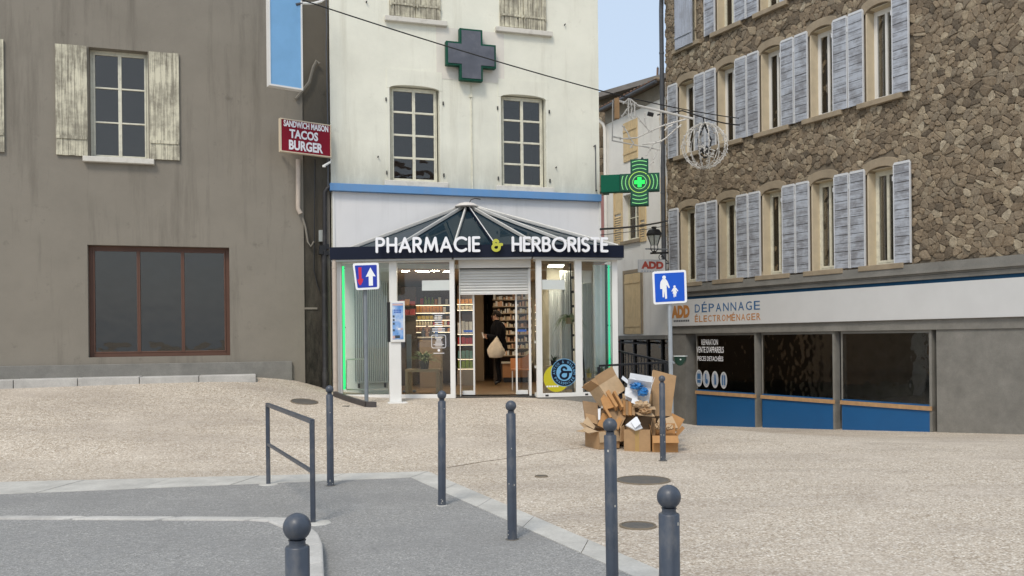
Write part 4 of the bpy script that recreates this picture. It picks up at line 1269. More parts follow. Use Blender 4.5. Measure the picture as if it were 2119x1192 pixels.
rows = [('bottle', GR_, 'green bottle on the top lit shelf', .075, .19, 'bottle', (.36, .62)), ('box', OR_, 'orange boxed product on the second lit shelf', .07, .16, 'box', (.25, .82)), ('box', YE_, 'small yellow packet on the third lit shelf', .085, .09, 'box', (.2, .6)),
        ('bottle', CR_, 'cream bottle on the fourth lit shelf', .06, .12, 'bottle', (.1, .55)), ('box', BR_, 'brown box on the lowest lit shelf', .1, .12, 'box', (0.05, .5))]
for z, (kd, mt, lb, w, h, cat, (f0, f1)) in zip(zs, rows):
    x = x0 + .05
    while x < x1 - .05:
        f = (x - x0) / (x1 - x0)
        if f0 <= f <= f1:
            product(kd, x, SY + .12, z, w, h * random.uniform(.9, 1.05), mt, lb, lb.split(' on ')[0] + 's', cat)
        elif random.random() < .8:
            m2 = random.choice((CR_, WH_, RD_, BR_, OR_, TE_))
            l2 = {CR_: 'cream', WH_: 'white', RD_: 'red', BR_: 'brown', OR_: 'bright orange', TE_: 'teal'}[m2] + ' packet among the lit shelves behind the centre window'
            product('box', x, SY + .13, z, w * .9, h * random.uniform(.6, 1.0), m2, l2, l2.split(' among')[0] + 's on lit shelves', 'box')
        x += w * 1.18
# left-hand dark shelf rack with red goods
x0, x1, zs, r = shelf_unit(20.2, 826, 858, (632, 652, 700), 'dark corner rack of red packets behind the leaflet dispenser', mat=M_dk, lit=False)
for z in zs[:2]:
    x = x0 + .06
    while x < x1 - .05:
        product('box', x, 20.32, z, .11, random.uniform(.10, .16), random.choice((RD_, RD_, OR_)) if z == zs[0] else RD_, 'red packet on the dark corner rack', 'red packets on the corner rack', 'box')
        x += .125
# shelf behind the fixed door leaf
x0, x1, zs, r = shelf_unit(20.6, 946, 980, (628, 640, 690, 712, 742, 762), 'narrow product shelves seen through the closed door leaf', ybot=800)
for z, mt, h, nm in zip(zs, (OR_, CR_, WH_, RD_, TE_, GR_), (.12, .1, .3, .16, .2, .18), ('orange', 'cream', 'white', 'red', 'teal', 'green')):
    x = x0 + .05
    while x < x1 - .03:
        product('box', x, 20.72, z, .075, h * random.uniform(.8, 1.05), mt, nm + ' packet on the narrow shelves by the door', nm + ' packets by the door', 'box')
        x += .09
MB().box(x0, x1 + .02, 20.45, 20.61, FL, pt(960, 766, 20.6).z).build('drawer_base', paint('drawer_grey', (.30, .25, .2), .6, .05, 3, 30, 0), r)
# long medicine shelves on the far side: hundreds of tiny packets
ysR = (619, 633, 647, 661, 676, 691, 706, 720, 735)
x0, x1, zs, r = shelf_unit(22.2, 1020, 1150, ysR, 'tall wall of medicine shelves beyond the customer', mat=paint('shelf_brown', (.40, .30, .2), .5, .05, 3, 30, 0), lit=False)
pk = MB()
for z in zs:
    x = x0 + .02
    while x < x1 - .03:
        w = random.uniform(.02, .06); h = random.uniform(.05, .135)
        pk.k = random.choice((0, 1, 1, 2, 2, 2, 3, 4, 4, 0))
        pk.box(x, x + w, 22.24, 22.4, z + .001, z + h)
        x += w + random.choice((.003, .004, .03))
pk.build('medicine_packets', [CR_, paint('product_peach', (.62, .36, .22), .5, .15, 6, 30, 0), WH_, BR_, paint('product_sand', (.55, .42, .28), .5, .15, 6, 30, 0)], r, kind='stuff')
# low counter at the foot of those shelves
a, b = pt(1040, 752, 21.6), pt(1075, 772, 21.6)
r = root('display_counter', (a.x + .2, 21.6, FL), 'low brown display counter below the medicine shelves', 'counter')
MB().box(a.x, b.x + .3, 21.5, 22.1, FL + .12, a.z).build('cabinet', paint('orange_wood', (.36, .17, .07), .5, .1, 3, 30, 0), r)
MB().box(a.x - .03, b.x + .33, 21.47, 22.1, a.z + .001, a.z + .035).build('top', M_shelf, r)
MB().box(a.x + .03, b.x + .27, 21.55, 22.05, FL, FL + .119).build('foot', M_black, r)
# wooden side counter seen through centre window
a, b = pt(868, 697, 19.6), pt(912, 715, 19.6)
r = root('sales_counter', ((a.x + b.x) / 2, 19.8, FL), 'beige sales counter behind the spider plant', 'counter')
MB().box(a.x, b.x, 19.6, 20.1, FL, a.z - .03).build('body', paint('beige_wood', (.25, .18, .115), .55, .06, 3, 30, 0), r)
MB().box(a.x - .04, b.x + .04, 19.56, 20.14, a.z - .029, a.z).build('top', M_shelf, r)
for i, (x, w, h, mt, nm) in enumerate(((876, .1, .2, DK_, 'dark'), (884, .09, .26, BR_, 'brown'), (893, .1, .22, DK_, 'black'), (903, .08, .18, BL_, 'blue'))):
    p = pt(x, 697, 19.75)
    product('bottle', p.x, 19.75, a.z, w, h, mt, nm + ' bottle standing on the beige sales counter', 'bottles on the sales counter', 'bottle')
# bench table with the spider plant
Wbt = wall_px(838, 17.3, 909, 17.2, 770)
r = root('display_bench', Wbt.P(.34, FL), 'light wooden bench table carrying the spider plant in the window', 'table')
M_bench = paint('bench_wood', (.36, .26, .155), .55, .1, 4, 40, .05)
zt = Wbt.uv(870, 764)[1]
MB().wbox(Wbt, 0, Wbt.L, zt - .06, zt, -.32, 0).build('top', M_bench, r, bevel=.004)
for uu in (0, Wbt.L - .07):
    for nn in (-.32, -.07):
        MB().wbox(Wbt, uu, uu + .07, FL, zt - .061, nn, nn + .07).build('leg', M_bench, r, bevel=.004)
def leaf_blades(parent, c, count, length, droop, mats, up=1.0, wid=.011, name='leaf'):
    """arching strap leaves, each a tapered folded blade"""
    for i in range(count):
        a = random.uniform(0, 2 * math.pi); L = length * random.uniform(.6, 1.1); el = random.uniform(.35, 1.3) * up
        dirh = Vector((math.cos(a), math.sin(a), 0)); sidev = Vector((-math.sin(a), math.cos(a), 0))
        v = []; k = 6
        for j in range(k + 1):
            t = j / k
            p = Vector(c) + dirh * (L * math.cos(el) * t + .12 * L * t * t) + Vector((0, 0, L * math.sin(el) * t - droop * L * t * t))
            w = wid * (1 - t ** 2) + .001
            v += [p - sidev * w, p + Vector((0, 0, -w * .4)), p + sidev * w]
        f = []
        for j in range(k):
            f += [(3 * j, 3 * j + 1, 3 * j + 4, 3 * j + 3), (3 * j + 1, 3 * j + 2, 3 * j + 5, 3 * j + 4)]
        MB().add(v, f).build(name, random.choice(mats), parent)
M_leaf = [paint('leaf_green', (.07, .14, .035), .5, .2, 10, 30, 0), paint('leaf_light', (.20, .28, .10), .5, .2, 10, 30, 0), paint('leaf_dark', (.03, .07, .02), .5, .2, 10, 30, 0)]
pc = Wbt.P(.36, zt, -.15)
r = root('spider_plant', pc, 'spider plant with long arching leaves in a dark pot on the bench', 'plant')
MB().lathe(pc, [(.08, 0), (.10, .14), (.105, .16), (.095, .16), (.085, .13)], 18).build('pot', M_black, r, smooth=True)
leaf_blades(r, pc + Vector((0, 0, .15)), 95, .52, .55, M_leaf[:2] + [M_leaf[1]], wid=.015)
# grey umbrella-like stand beside the bench
pb = pt(846, 700, 17.9)
r = root('blue_grey_stand', (pb.x, 17.9, FL), 'slim blue grey display stand between the dispenser and the bench', 'stand')
MB().box(pb.x - .05, pb.x + .05, 17.88, 17.94, FL + .04, 1.72).build('column', paint('blue_grey', (.13, .17, .22), .5, .05, 3, 30, 0), r, bevel=.006)
MB().box(pb.x - .13, pb.x + .13, 17.80, 18.02, FL, FL + .039).build('foot', MATS['blue_grey'], r, bevel=.006)
# leaflet tray
p = pt(877, 722, 18.2)
# orange chair inside the door
r = root('orange_chair', Vector((pt(1078, 790, 18.4).x, 18.4, FL)), 'orange moulded chair with white legs inside the sliding door', 'chair')
M_or = paint('orange_shell', (.52, .20, .07), .4, .04, 3, 30, 0)
c0, c1 = pt(1056, 737, 18.35), pt(1098, 737, 18.35)
zs_ = pt(1075, 757, 18.35).z
v = []
k = 8
for i in range(k + 1):
    t = i / k
    x = c0.x + (c1.x - c0.x) * t
    top = zs_ + .16 + .14 * max(0, (t - .45) / .55) ** 2
    yb = 18.55 - .10 * math.sin(math.pi * t)
    v += [Vector((x, yb - .02, zs_ - .06)), Vector((x, yb, top)), Vector((x, yb + .03, top)), Vector((x, yb + .02, zs_ - .06))]
f = []
for i in range(k):
    for a, b in ((0, 1), (1, 2), (2, 3), (3, 0)):
        f.append((4 * i + a, 4 * i + b, 4 * i + 4 + b, 4 * i + 4 + a))
f += [(0, 1, 2, 3), (4 * k + 3, 4 * k + 2, 4 * k + 1, 4 * k)]
MB().add(v, f).build('backrest', M_or, r, smooth=True)
MB().box(c0.x + .01, c1.x - .01, 18.18, 18.52, zs_ - .10, zs_ - .062).build('seat', M_or, r, bevel=.012)
for x in (c0.x + .04, c1.x - .05):
    for y in (18.22, 18.48):
        MB().tube([(x, y, FL), (x, y, zs_ - .101)], .011, 8).build('leg', M_frame, r)

# radiator behind the first panel
Wrd = Wall((WM.P(0, 0, .12).x, WM.P(0, 0, .12).y), (WM.P(WM.L, 0, .12).x, WM.P(WM.L, 0, .12).y))
q = Wrd.rect(736, 582, 803, 792)
r = root('column_radiator', Wrd.P((q[0] + q[1]) / 2, q[2]), 'tall grey column radiator behind the window by the road sign', 'radiator')
nr = 17
M_rad = paint('radiator_grey', (.66, .68, .67), .45, .05, 3, 30, 0)
for i in range(nr):
    uu = q[0] + (q[1] - q[0]) * (i + .5) / nr
    MB().tube([Wrd.P(uu, q[2], 0), Wrd.P(uu, q[3], 0)], .0125, 8).build('column', M_rad, r, smooth=True)
MB().wbox(Wrd, q[0] - .02, q[1] + .02, q[2] - .01, q[2] + .03, -.03, -.014).build('header', M_rad, r)
MB().wbox(Wrd, q[0] - .015, q[1] + .015, q[2] + .031, q[3] - .031, -.03, -.016).build('gap_shade_sheet', paint('radiator_shadow_grey', (.22, .24, .235), .6, .05, 3, 30, 0), r)  # dark sheet added behind the columns so their gaps look shaded
MB().wbox(Wrd, q[0] - .02, q[1] + .02, q[3] - .03, q[3] + .01, -.03, -.014).build('header', M_rad, r)
for uu in (q[0] + .04, q[1] - .08):
    MB().wbox(Wrd, uu, uu + .03, q[2] - .10, q[2] - .011, -.1, .01).build('valve', M_black, r)
# white tubular rail behind the same pane
r = root('window_rail', Wrd.P(q[0] - .15, FL), 'low white tubular rail behind the radiator window', 'rail')
pa = WLw.uv(717, 744, -.25); pb_ = WLw.uv(751, 743, -.25); pd = WLw.uv(716, 806, -.25); pe_ = WLw.uv(803, 806, -.25)
MB().tube([WLw.P(pb_[0] + .03, pb_[1], -.25), WLw.P(pa[0] + .02, pa[1], -.25), WLw.P(pa[0], pa[1] - .02, -.25), WLw.P(pd[0], pd[1] + .02, -.25), WLw.P(pd[0] + .02, pd[1], -.25), WLw.P(pe_[0], pe_[1], -.25)], .012, 8).build('tube', M_frame, r, smooth=True)
MB().tube([WLw.P(pb_[0] + .03, pb_[1], -.25), WLw.P(pb_[0] + .03, pd[1], -.25)], .012, 8).build('upright', M_frame, r)

# right wing: curtains, shelf light, ladder, plants
def curtain(pxa, da, pxb, db, y0, y1, folds, label, mat, group='grey window curtains'):
    A, B = pt(pxa, 700, da), pt(pxb, 700, db)
    z1, z0 = pt(pxa, y0, da).z, FL + .05
    k = folds * 6
    v, f = [], []
    dirv = (B - A); nv = Vector((dirv.y, -dirv.x, 0)).normalized()
    for i in range(k + 1):
        t = i / k
        o = nv * (.035 * math.sin(t * folds * 2 * math.pi) + .012 * math.sin(t * 17))
        p = A.lerp(B, t) + o
        v += [Vector((p.x, p.y, z0)), Vector((p.x, p.y, z1))]
    f = [(2 * i, 2 * i + 2, 2 * i + 3, 2 * i + 1) for i in range(k)]
    o = MB().add(v, f).build('curtain', mat, None, smooth=True)
    tag(o, label, 'curtain', group)
M_cur = paint('curtain_grey', (.78, .79, .77), .9, .06, 3, 60, .1)
M_cur2 = paint('curtain_pale', (.84, .85, .83), .9, .06, 3, 60, .1)
curtain(1136, 17.6, 1162, 17.7, 600, 800, 5, 'pale folded curtain beside the emblem window', M_cur2)
curtain(1160, 17.3, 1186, 17.4, 560, 800, 6, 'narrow grey curtain in the emblem window next to the ladder', M_cur)
curtain(1204, 17.1, 1230, 17.15, 585, 810, 5, 'narrow grey curtain in the end window', M_cur)
curtain(1228, 17.0, 1270, 17.15, 548, 810, 4, 'wide pale curtain in the end window by the neon tube', M_cur2)
# lit light panel over the wing
a, b = pt(1133, 541, 17.2), pt(1168, 560, 17.2)
r = root('light_panel', (a.x, 17.2, 2.7), 'lit white ceiling light panel behind the top of the emblem window', 'lamp')
MB().box(a.x, b.x, 17.0, 17.5, TOP - .06, TOP - .03).build('housing', M_frame, r)
MB().box(a.x + .02, b.x - .02, 17.02, 17.48, TOP - .068, TOP - .061).build('diffuser', emit('panel_light', (1, .92, .76), 16.0), r)
mb = MB(); mb.box(a.x, b.x, 17.75, 17.78, pt(1150, 600, 17.75).z, TOP)
o = mb.build('cream_blind', paint('blind_cream', (.62, .57, .46), .8, .04, 2, 30, 0)); tag(o, 'cream roller blind below the lit light panel', 'blind')
# ladder
r = root('ladder', (pt(1180, 790, 16.9).x, 16.9, FL), 'dark leaning step ladder inside the emblem window', 'ladder')
l0, l1 = pt(1186, 800, 16.75), pt(1180, 545, 17.1); m0, m1 = pt(1212, 800, 16.75), pt(1190, 545, 17.1)
l0.z = m0.z = FL
for a, b in ((l0, l1), (m0, m1)):
    MB().bar(a, b, .03, .03, (0, 1, 0)).build('rail', M_black, r)
for i in range(1, 9):
    t = i / 9
    MB().bar(l0.lerp(l1, t), m0.lerp(m1, t), .02, .05, (0, 0, 1)).build('rung', M_black, r)
# plants in the wing
def pot_plant(px, py, d, potmat, pr, label, count, length, droop, mats, wid, up=1.0):
    p = pt(px, py, d)
    r = root('potted_plant', p, label, 'plant')
    MB().lathe(p, [(pr * .75, 0), (pr, pr * 1.5), (pr * 1.02, pr * 1.6), (pr * .9, pr * 1.6), (pr * .85, pr * 1.4)], 16).build('pot', potmat, r, smooth=True)
    leaf_blades(r, p + Vector((0, 0, pr * 1.4)), count, length, droop, mats, up, wid)
    return r
# low wooden plant table
def small_table(pxa, pxb, py, d, label):
    a, b = pt(pxa, py, d), pt(pxb, py, d)
    r = root('plant_table', ((a.x + b.x) / 2, d, FL), label, 'table')
    MB().box(a.x, b.x, d - .12, d + .12, a.z - .035, a.z).build('top', M_bench, r)
    for x in (a.x + .01, b.x - .045):
        for y in (d - .11, d + .075):
            MB().box(x, x + .035, y, y + .035, FL, a.z - .036).build('leg', M_bench, r)
    return a.z
small_table(1212, 1258, 782, 16.85, 'small wooden plant table in the end window')
pot_plant(1219, 781.5, 16.85, YE_, .055, 'grassy plant in a yellow pot in the end window', 40, .2, .25, [M_leaf[1], YE_], .006, 1.0)
pot_plant(1243, 781.5, 16.85, M_black, .05, 'broad leaved green plant beside the yellow pot', 26, .26, .4, [M_leaf[0], M_leaf[1]], .028)
small_table(1126, 1160, 757, 17.2, 'small table with a dark plant in the emblem window')
pot_plant(1146, 756.5, 17.2, M_black, .06, 'dark spiky plant behind the round emblem', 34, .2, .3, [M_leaf[2]], .012)
# hanging grass plant
p = pt(1177, 668, 16.75)
r = root('hanging_plant', p, 'feathery hanging plant in the emblem window', 'plant')
MB().lathe(p, [(.05, -.02), (.08, .08), (.085, .10), (.07, .10)], 14).build('pot', M_bench, r, smooth=True)
leaf_blades(r, p + Vector((0, 0, .08)), 70, .5, 1.15, [M_leaf[1], M_leaf[0]], 1.0, .006)
MB().tube([p + Vector((0, 0, .1)), Vector((p.x, p.y, TOP))], .004, 5).build('cord', M_black, r)

# ------------------------------------------------------------------ the customer
MSK = paint('skin', (.42, .24, .17), .55, .05, 4, 30, 0)
MCO = paint('black_coat', (.007, .007, .009), .9, .2, 8, 120, .15, spec=.08)
MTR = paint('black_trousers', (.008, .008, .010), .9, .2, 8, 120, .1, spec=.08)
MHA = paint('dark_hair', (.010, .007, .006), .7, .2, 30, 120, .3, spec=.15)
PD = 20.3
pp_ = pt(1031, 795, PD)
PX = pp_.x
def skin_mesh(joints, edges, radii, name):
    me = bpy.data.meshes.new(name)
    me.from_pydata([tuple(j) for j in joints], edges, [])
    ob = bpy.data.objects.new(name, me); COL.objects.link(ob)
    sm = ob.modifiers.new('skin', 'SKIN'); sm.use_smooth_shade = True
    for i, (rx, ry) in enumerate(radii):
        me.skin_vertices[0].data[i].radius = (rx, ry)
    me.skin_vertices[0].data[0].use_root = True
    ss = ob.modifiers.new('sub', 'SUBSURF'); ss.levels = 2; ss.render_levels = 2
    dg = bpy.context.evaluated_depsgraph_get()
    m2 = bpy.data.meshes.new_from_object(ob.evaluated_get(dg))
    bpy.data.objects.remove(ob); bpy.data.meshes.remove(me)
    return m2
# facing -X (to the viewer's left); y is across the body
J = [(0, 0, .92), (0.01, 0, 1.10), (.015, 0, 1.28), (.01, 0, 1.42), (-.02, 0, 1.50), (-.045, 0, 1.58), (-.05, 0, 1.66),     # 0-6 pelvis..head
     (0, .10, .88), (-.01, .10, .50), (.02, .10, .10), (-.10, .11, .035),                                             # 7-10 far leg
     (0, -.10, .88), (.0, -.10, .50), (.05, -.10, .10), (-.09, -.11, .035),                                              # 11-14 near leg
     (.01, .18, 1.38), (-.01, .22, 1.12), (-.22, .17, 1.10), (-.30, .15, 1.12),                                          # 15-18 far arm
     (.01, -.18, 1.38), (.02, -.23, 1.12), (-.20, -.20, 1.14), (-.28, -.17, 1.17)]                                        # 19-22 near arm
E = [(0, 1), (1, 2), (2, 3), (3, 4), (4, 5), (5, 6), (0, 7), (7, 8), (8, 9), (9, 10), (0, 11), (11, 12), (12, 13), (13, 14), (3, 15), (15, 16), (16, 17), (17, 18), (3, 19), (19, 20), (20, 21), (21, 22)]
RR = [(.13, .15), (.12, .14), (.13, .15), (.10, .11), (.052, .055), (.085, .08), (.075, .07), (.085, .09), (.06, .06), (.042, .042), (.04, .03), (.085, .09), (.06, .06), (.042, .042), (.04, .03), (.06, .06), (.048, .048), (.036, .036), (.026, .02), (.06, .06), (.048, .048), (.036, .036), (.026, .02)]
bm_ = skin_mesh(J, E, RR, 'body')
person = root('person', Vector((PX, PD, FL)), 'person in a black coat and dark trousers standing inside the shop doorway', 'person')
for m_ in (MCO, MSK, MTR, M_black):
    bm_.materials.append(m_)
for p in bm_.polygons:
    c_ = p.center
    p.use_smooth = True
    p.material_index = 1 if (c_.z > 1.50 or c_.x < -.245) and c_.z > 1.0 else (3 if c_.z < .09 else (2 if c_.z < .86 else 0))
bo = bpy.data.objects.new('body', bm_); COL.objects.link(bo); bo.parent = person; BASE[bo.name] = BASE['person']
# face and hands details
base = Vector((PX, PD, FL))
fm = MB()
fm.tube([base + Vector((-.125, 0, 1.635)), base + Vector((-.146, 0, 1.607)), base + Vector((-.13, 0, 1.595))], [.006, .009, .006], 6)
fm.tube([base + Vector((-.05, -.082, 1.645)), base + Vector((-.045, -.092, 1.62)), base + Vector((-.05, -.082, 1.595))], [.012, .016, .010], 6)
fm.build('nose_and_ear', MSK, person, smooth=True)
em_ = MB()
for yy in (-.035, .035):
    em_.lathe(base + Vector((-.124, yy, 1.632)), [(.002, -.004), (.006, 0), (.002, .004)], 8)
em_.build('eyes', M_black, person)
MB().tube([base + Vector((-.128, -.025, 1.565)), base + Vector((-.136, 0, 1.563)), base + Vector((-.128, .025, 1.565))], .006, 6).build('mouth', M_red, person)
for yy, zz in ((-.17, 1.17), (.15, 1.12)):
    hm = MB()
    for k_ in range(4):
        o_ = (k_ - 1.5) * .018
        hm.tube([base + Vector((-.29, yy + o_, zz)), base + Vector((-.335, yy + o_, zz - .004)), base + Vector((-.36 + .006 * abs(k_ - 1), yy + o_, zz - .026))], [.010, .0095, .008], 6)
    hm.tube([base + Vector((-.285, yy - .03, zz + .006)), base + Vector((-.31, yy - .045, zz + .018)), base + Vector((-.335, yy - .035, zz + .022))], [.011, .010, .008], 6)
    hm.build('fingers', MSK, person, smooth=True)
# coat: body shell with flared skirt and sleeves
ct = MB()
n = 22
prof = [(.80, .215, .235, .02), (.95, .20, .225, .015), (1.10, .175, .205, .01), (1.25, .185, .215, .015), (1.36, .175, .225, .012), (1.44, .13, .17, .008), (1.50, .075, .085, -.015), (1.53, .07, .075, -.02)]
b0 = len(ct.v)
for z, rx, ry, cx_ in prof:
    for k in range(n):
        a = 2 * math.pi * k / n
        wob = 1 + (.05 * math.sin(5 * a + z * 3) if z < 1.0 else .015 * math.sin(3 * a + z * 9))
        ct.v.append(base + Vector((cx_ + rx * wob * math.cos(a), ry * wob * math.sin(a), z)))
for i in range(len(prof) - 1):
    for k in range(n):
        ct.f.append((b0 + i * n + k, b0 + i * n + (k + 1) % n, b0 + (i + 1) * n + (k + 1) % n, b0 + (i + 1) * n + k)); ct.mi.append(0)
for sgn in (1, -1):
    ct.tube([base + Vector((.01, sgn * .16, 1.42)), base + Vector((.015, sgn * .225, 1.28)), base + Vector((.01, sgn * .235, 1.12)), base + Vector((-.12, sgn * .205, 1.11 if sgn > 0 else 1.13)), base + Vector((-.245, sgn * .17, 1.105 if sgn > 0 else 1.155))], [.085, .078, .07, .06, .05], 12, caps=False)
ct.build('coat', MCO, person, smooth=True)
# hair
hm = MB()
hc = base + Vector((-.035, 0, 1.655))
k1, k2 = 10, 16
for i in range(k1 + 1):
    th = math.pi * .62 * i / k1
    for k in range(k2):
        a = 2 * math.pi * k / k2
        rr_ = 1 + .04 * math.sin(7 * a + 3 * i)
        x = .118 * math.sin(th) * math.cos(a)
        if x < -.05 and th > .9:
            x = -.05 - (-x - .05) * .35
        hm.v.append(hc + Vector((x * rr_ + .012, .098 * math.sin(th) * math.sin(a) * rr_, .108 * math.cos(th) + (.0 if x < 0 else -.02 * math.sin(th)))))
for i in range(k1):
    for k in range(k2):
        hm.f.append((i * k2 + k, i * k2 + (k + 1) % k2, (i + 1) * k2 + (k + 1) % k2, (i + 1) * k2 + k)); hm.mi.append(0)
hm.build('hair', MHA, person, smooth=True)
# cloth bag hanging from the near shoulder
bgc = Vector((PX - .05, PD - .30, FL + .64))
bag = root('tote_bag', bgc, 'cream cloth tote bag hanging from the shoulder of the person in black', 'bag')
bmz = MB(); n = 20
prof = [(.0, .05, .05), (.015, .15, .07), (.10, .20, .085), (.20, .185, .08), (.32, .12, .06), (.42, .055, .035), (.47, .03, .02)]
for z, rx, ry in prof:
    for k in range(n):
        a = 2 * math.pi * k / n
        w = 1 + (.13 * math.sin(5 * a + z * 16) + .07 * math.sin(9 * a - z * 25)) * (1 if z > .05 else .3)
        bmz.v.append(bgc + Vector((rx * w * math.cos(a) + .03 * (z / .47), ry * w * math.sin(a), z)))
for i in range(len(prof) - 1):
    for k in range(n):
        bmz.f.append((i * n + k, i * n + (k + 1) % n, (i + 1) * n + (k + 1) % n, (i + 1) * n + k)); bmz.mi.append(0)
bmz.f.append(tuple(range(n - 1, -1, -1))); bmz.mi.append(0)
bmz.build('sack', paint('bag_cloth', (.64, .57, .47), .85, .12, 9, 90, .3), bag, smooth=True)
MB().tube([bgc + Vector((.03, 0, .45)), bgc + Vector((.06, .04, .60)), Vector((PX + .02, PD - .20, FL + 1.45))], [.016, .012, .012], 6).build('strap', MATS['bag_cloth'], bag)
ph_c = Vector((PX - .34, PD - .17, FL + 1.17))
o = MB().obox(ph_c, (.012, 0, .004), (0, .04, 0), (-.02, 0, .07)).build('white_packet', WH_)
tag(o, 'small white packet held in the hand of the person in black', 'packet')

# ------------------------------------------------------------------ pale house down the alley
wa, wb_ = pt(1243, 600, 28.7), pt(1381.5, 600, 25.02)
WW = Wall((wa.x, wa.y), (wb_.x, wb_.y))
ws_ = WW.P(WW.uv(1257, 600)[0], 0)
WW = Wall((ws_.x, ws_.y), (wb_.x, wb_.y))
pw = root('pale_house', WW.P(WW.L / 2, -.9), 'pale rendered house with ochre shutters down the alley behind the lit cross', 'house')
EZ = 9.0
LED = WW.uv(1330, 694)[1]
# openings
sh_up = WW.rect(1291, 250, 1320, 332); win_mid = WW.rect(1290, 400, 1323, 497); sh_low = WW.rect(1294, 566, 1327, 691)
mb = MB(); holed(mb, WW, 0, WW.L, LED, EZ, [win_mid], -.35, 0)
mb.wbox(WW, 0, WW.L, -1.4, EZ, -5.2, -5.0)
mb.build('wall', M_white, pw)
MB().wbox(WW, win_mid[0] - .2, win_mid[1] + .2, win_mid[2] - .2, win_mid[3] + .2, -1.5, -1.4).build('room_lining', M_room, pw)
casement(pw, WW, win_mid[0], win_mid[1], win_mid[2], win_mid[3], -.18, 2, 2, M_wframe, M_pane, fw=.06)
MB().wbox(WW, win_mid[0] - .1, win_mid[1] + .1, win_mid[2] - .1, win_mid[2] - .002, -.1, .08).build('sill', M_ashlar, pw)
def ochre(rect, n0, leaves, louver=False):
    u0, u1, v0, v1 = rect
    w = (u1 - u0) / leaves
    for i in range(leaves):
        a, b = u0 + i * w + .005, u0 + (i + 1) * w - .005
        st = MB()
        if louver:
            vm = v0 + (v1 - v0) * .58
            st.wbox(WW, a, a + .06, v0, v1, n0, n0 + .035); st.wbox(WW, b - .06, b, v0, v1, n0, n0 + .035)
            for (p, q) in ((v0, v0 + .08), (vm - .04, vm + .04), (v1 - .08, v1)):
                st.wbox(WW, a + .06, b - .06, p, q, n0, n0 + .033)
            st.wbox(WW, a + .06, b - .06, vm + .04, v1 - .08, n0 + .004, n0 + .018)
            s = st.build('shutter', M_shut_och, pw)
            k = int((vm - v0 - .12) / .075)
            for j in range(k):
                z = v0 + .09 + j * .075
                mb = MB(); mb.hexa([WW.P(a + .061, z, n0 + .03), WW.P(b - .061, z, n0 + .03), WW.P(b - .061, z + .012, n0 + .03), WW.P(a + .061, z + .012, n0 + .03), WW.P(a + .061, z + .04, n0 + .002), WW.P(b - .061, z + .04, n0 + .002), WW.P(b - .061, z + .052, n0 + .002), WW.P(a + .061, z + .052, n0 + .002)])
                mb.build('louvre_slat', M_shut_och, s)
        else:
            st.wbox(WW, a, b, v0, v1, n0 - .003, n0)
            s = st.build('shutter', M_shut_och, pw)
            for vv in (v0 + .22, v1 - .3):
                MB().wbox(WW, a + .01, b - .01, vv, vv + .06, n0 + .034, n0 + .045).build('strap', M_shut_och, s)
            boards(s, WW, a, b, v0, v1, n0, n0 + .028, 4, M_shut_och)
ochre(sh_up, .004, 2)
ochre((WW.rect(1367, 225, 1381, 300)[0], WW.L - .02, WW.rect(1367, 225, 1381, 300)[2], WW.rect(1367, 225, 1381, 300)[3]), .004, 1)
ochre(WW.rect(1271, 393, 1289, 506), .004, 1, True)
ochre(WW.rect(1323.5, 418, 1338, 500), .004, 1, True)
ur = WW.rect(1369, 366, 1381, 490); ochre((ur[0], WW.L - .02, ur[2], ur[3]), .004, 1, True)
ochre(sh_low, .004, 2)
k = sh_low; fr = MB(); fr.wbox(WW, k[0] - .1, k[0] - .002, k[2], k[3] + .02, 0, .03); fr.wbox(WW, k[1] + .002, k[1] + .1, k[2], k[3] + .02, 0, .03); fr.wbox(WW, k[0] - .1, k[1] + .1, k[3] + .021, k[3] + .12, 0, .03)
fr.build('shutter_surround', M_ashlar, pw)
MB().wbox(WW, 0, WW.L, LED - .12, LED - .002, -.35, .10).build('ledge', M_conc, pw)
# recessed dark shop front under the ledge
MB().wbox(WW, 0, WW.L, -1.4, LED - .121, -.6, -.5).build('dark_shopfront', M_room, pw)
for i in range(4):
    u = .1 + i * (WW.L - .3) / 4
    MB().wbox(WW, u, u + .07, -1.4, LED - .122, -.5, -.40).build('mullion', M_railp, pw)
    MB().wbox(WW, u + .071, u + (WW.L - .3) / 4 - .001, -1.2, LED - .15, -.46, -.45).build('pane', M_pane, pw)
MB().tube([WW.P(.3, LED - .2, -.1), WW.P(WW.L * .62, LED - .25, -.1)], .03, 8).build('awning_tube', M_zinc, pw)
# eaves, gutter and downpipe
MB().wbox(WW, 0, WW.L - .002, EZ - .42, EZ - .001, .001, .02).build('eaves_band', concrete_mat('rough_band', (.33, .29, .23)), pw)
g0, g1 = WW.P(-.45, EZ, .28), WW.P(WW.L - .06, EZ, .28)
MB().tube([g0, g1], .05, 10).build('gutter', M_zinc, pw, smooth=True)
MB().wbox(WW, -.15, WW.L - .03, EZ + .02, EZ + .06, -.05, .26).build('soffit_board', paint('old_wood', (.16, .12, .085), .85, .2, 6, 60, .3), pw)
tiles = MB().hexa([WW.P(-.2, EZ + .062, .30), WW.P(WW.L - .05, EZ + .062, .30), WW.P(WW.L - .05, EZ + .062, -1.0), WW.P(-.2, EZ + .062, -1.0), WW.P(-.2, EZ + .08, .30), WW.P(WW.L - .05, EZ + .08, .30), WW.P(WW.L - .05, EZ + .08, -1.0), WW.P(-.2, EZ + .08, -1.0)]).build('roof', paint('roof_base', (.14, .09, .065), .9, .2, 6, 60, .3), pw)
kk = int(WW.L / .2)
for i in range(kk):
    u = -.1 + i * .2
    if u > WW.L - .2: break
    MB().tube([WW.P(u, EZ + .08, .31), WW.P(u, EZ + .08, -1.0)], .03, 6).build('roof_tile', paint('clay_tile', (.24, .14, .095), .9, .3, 3, 60, .3), tiles)
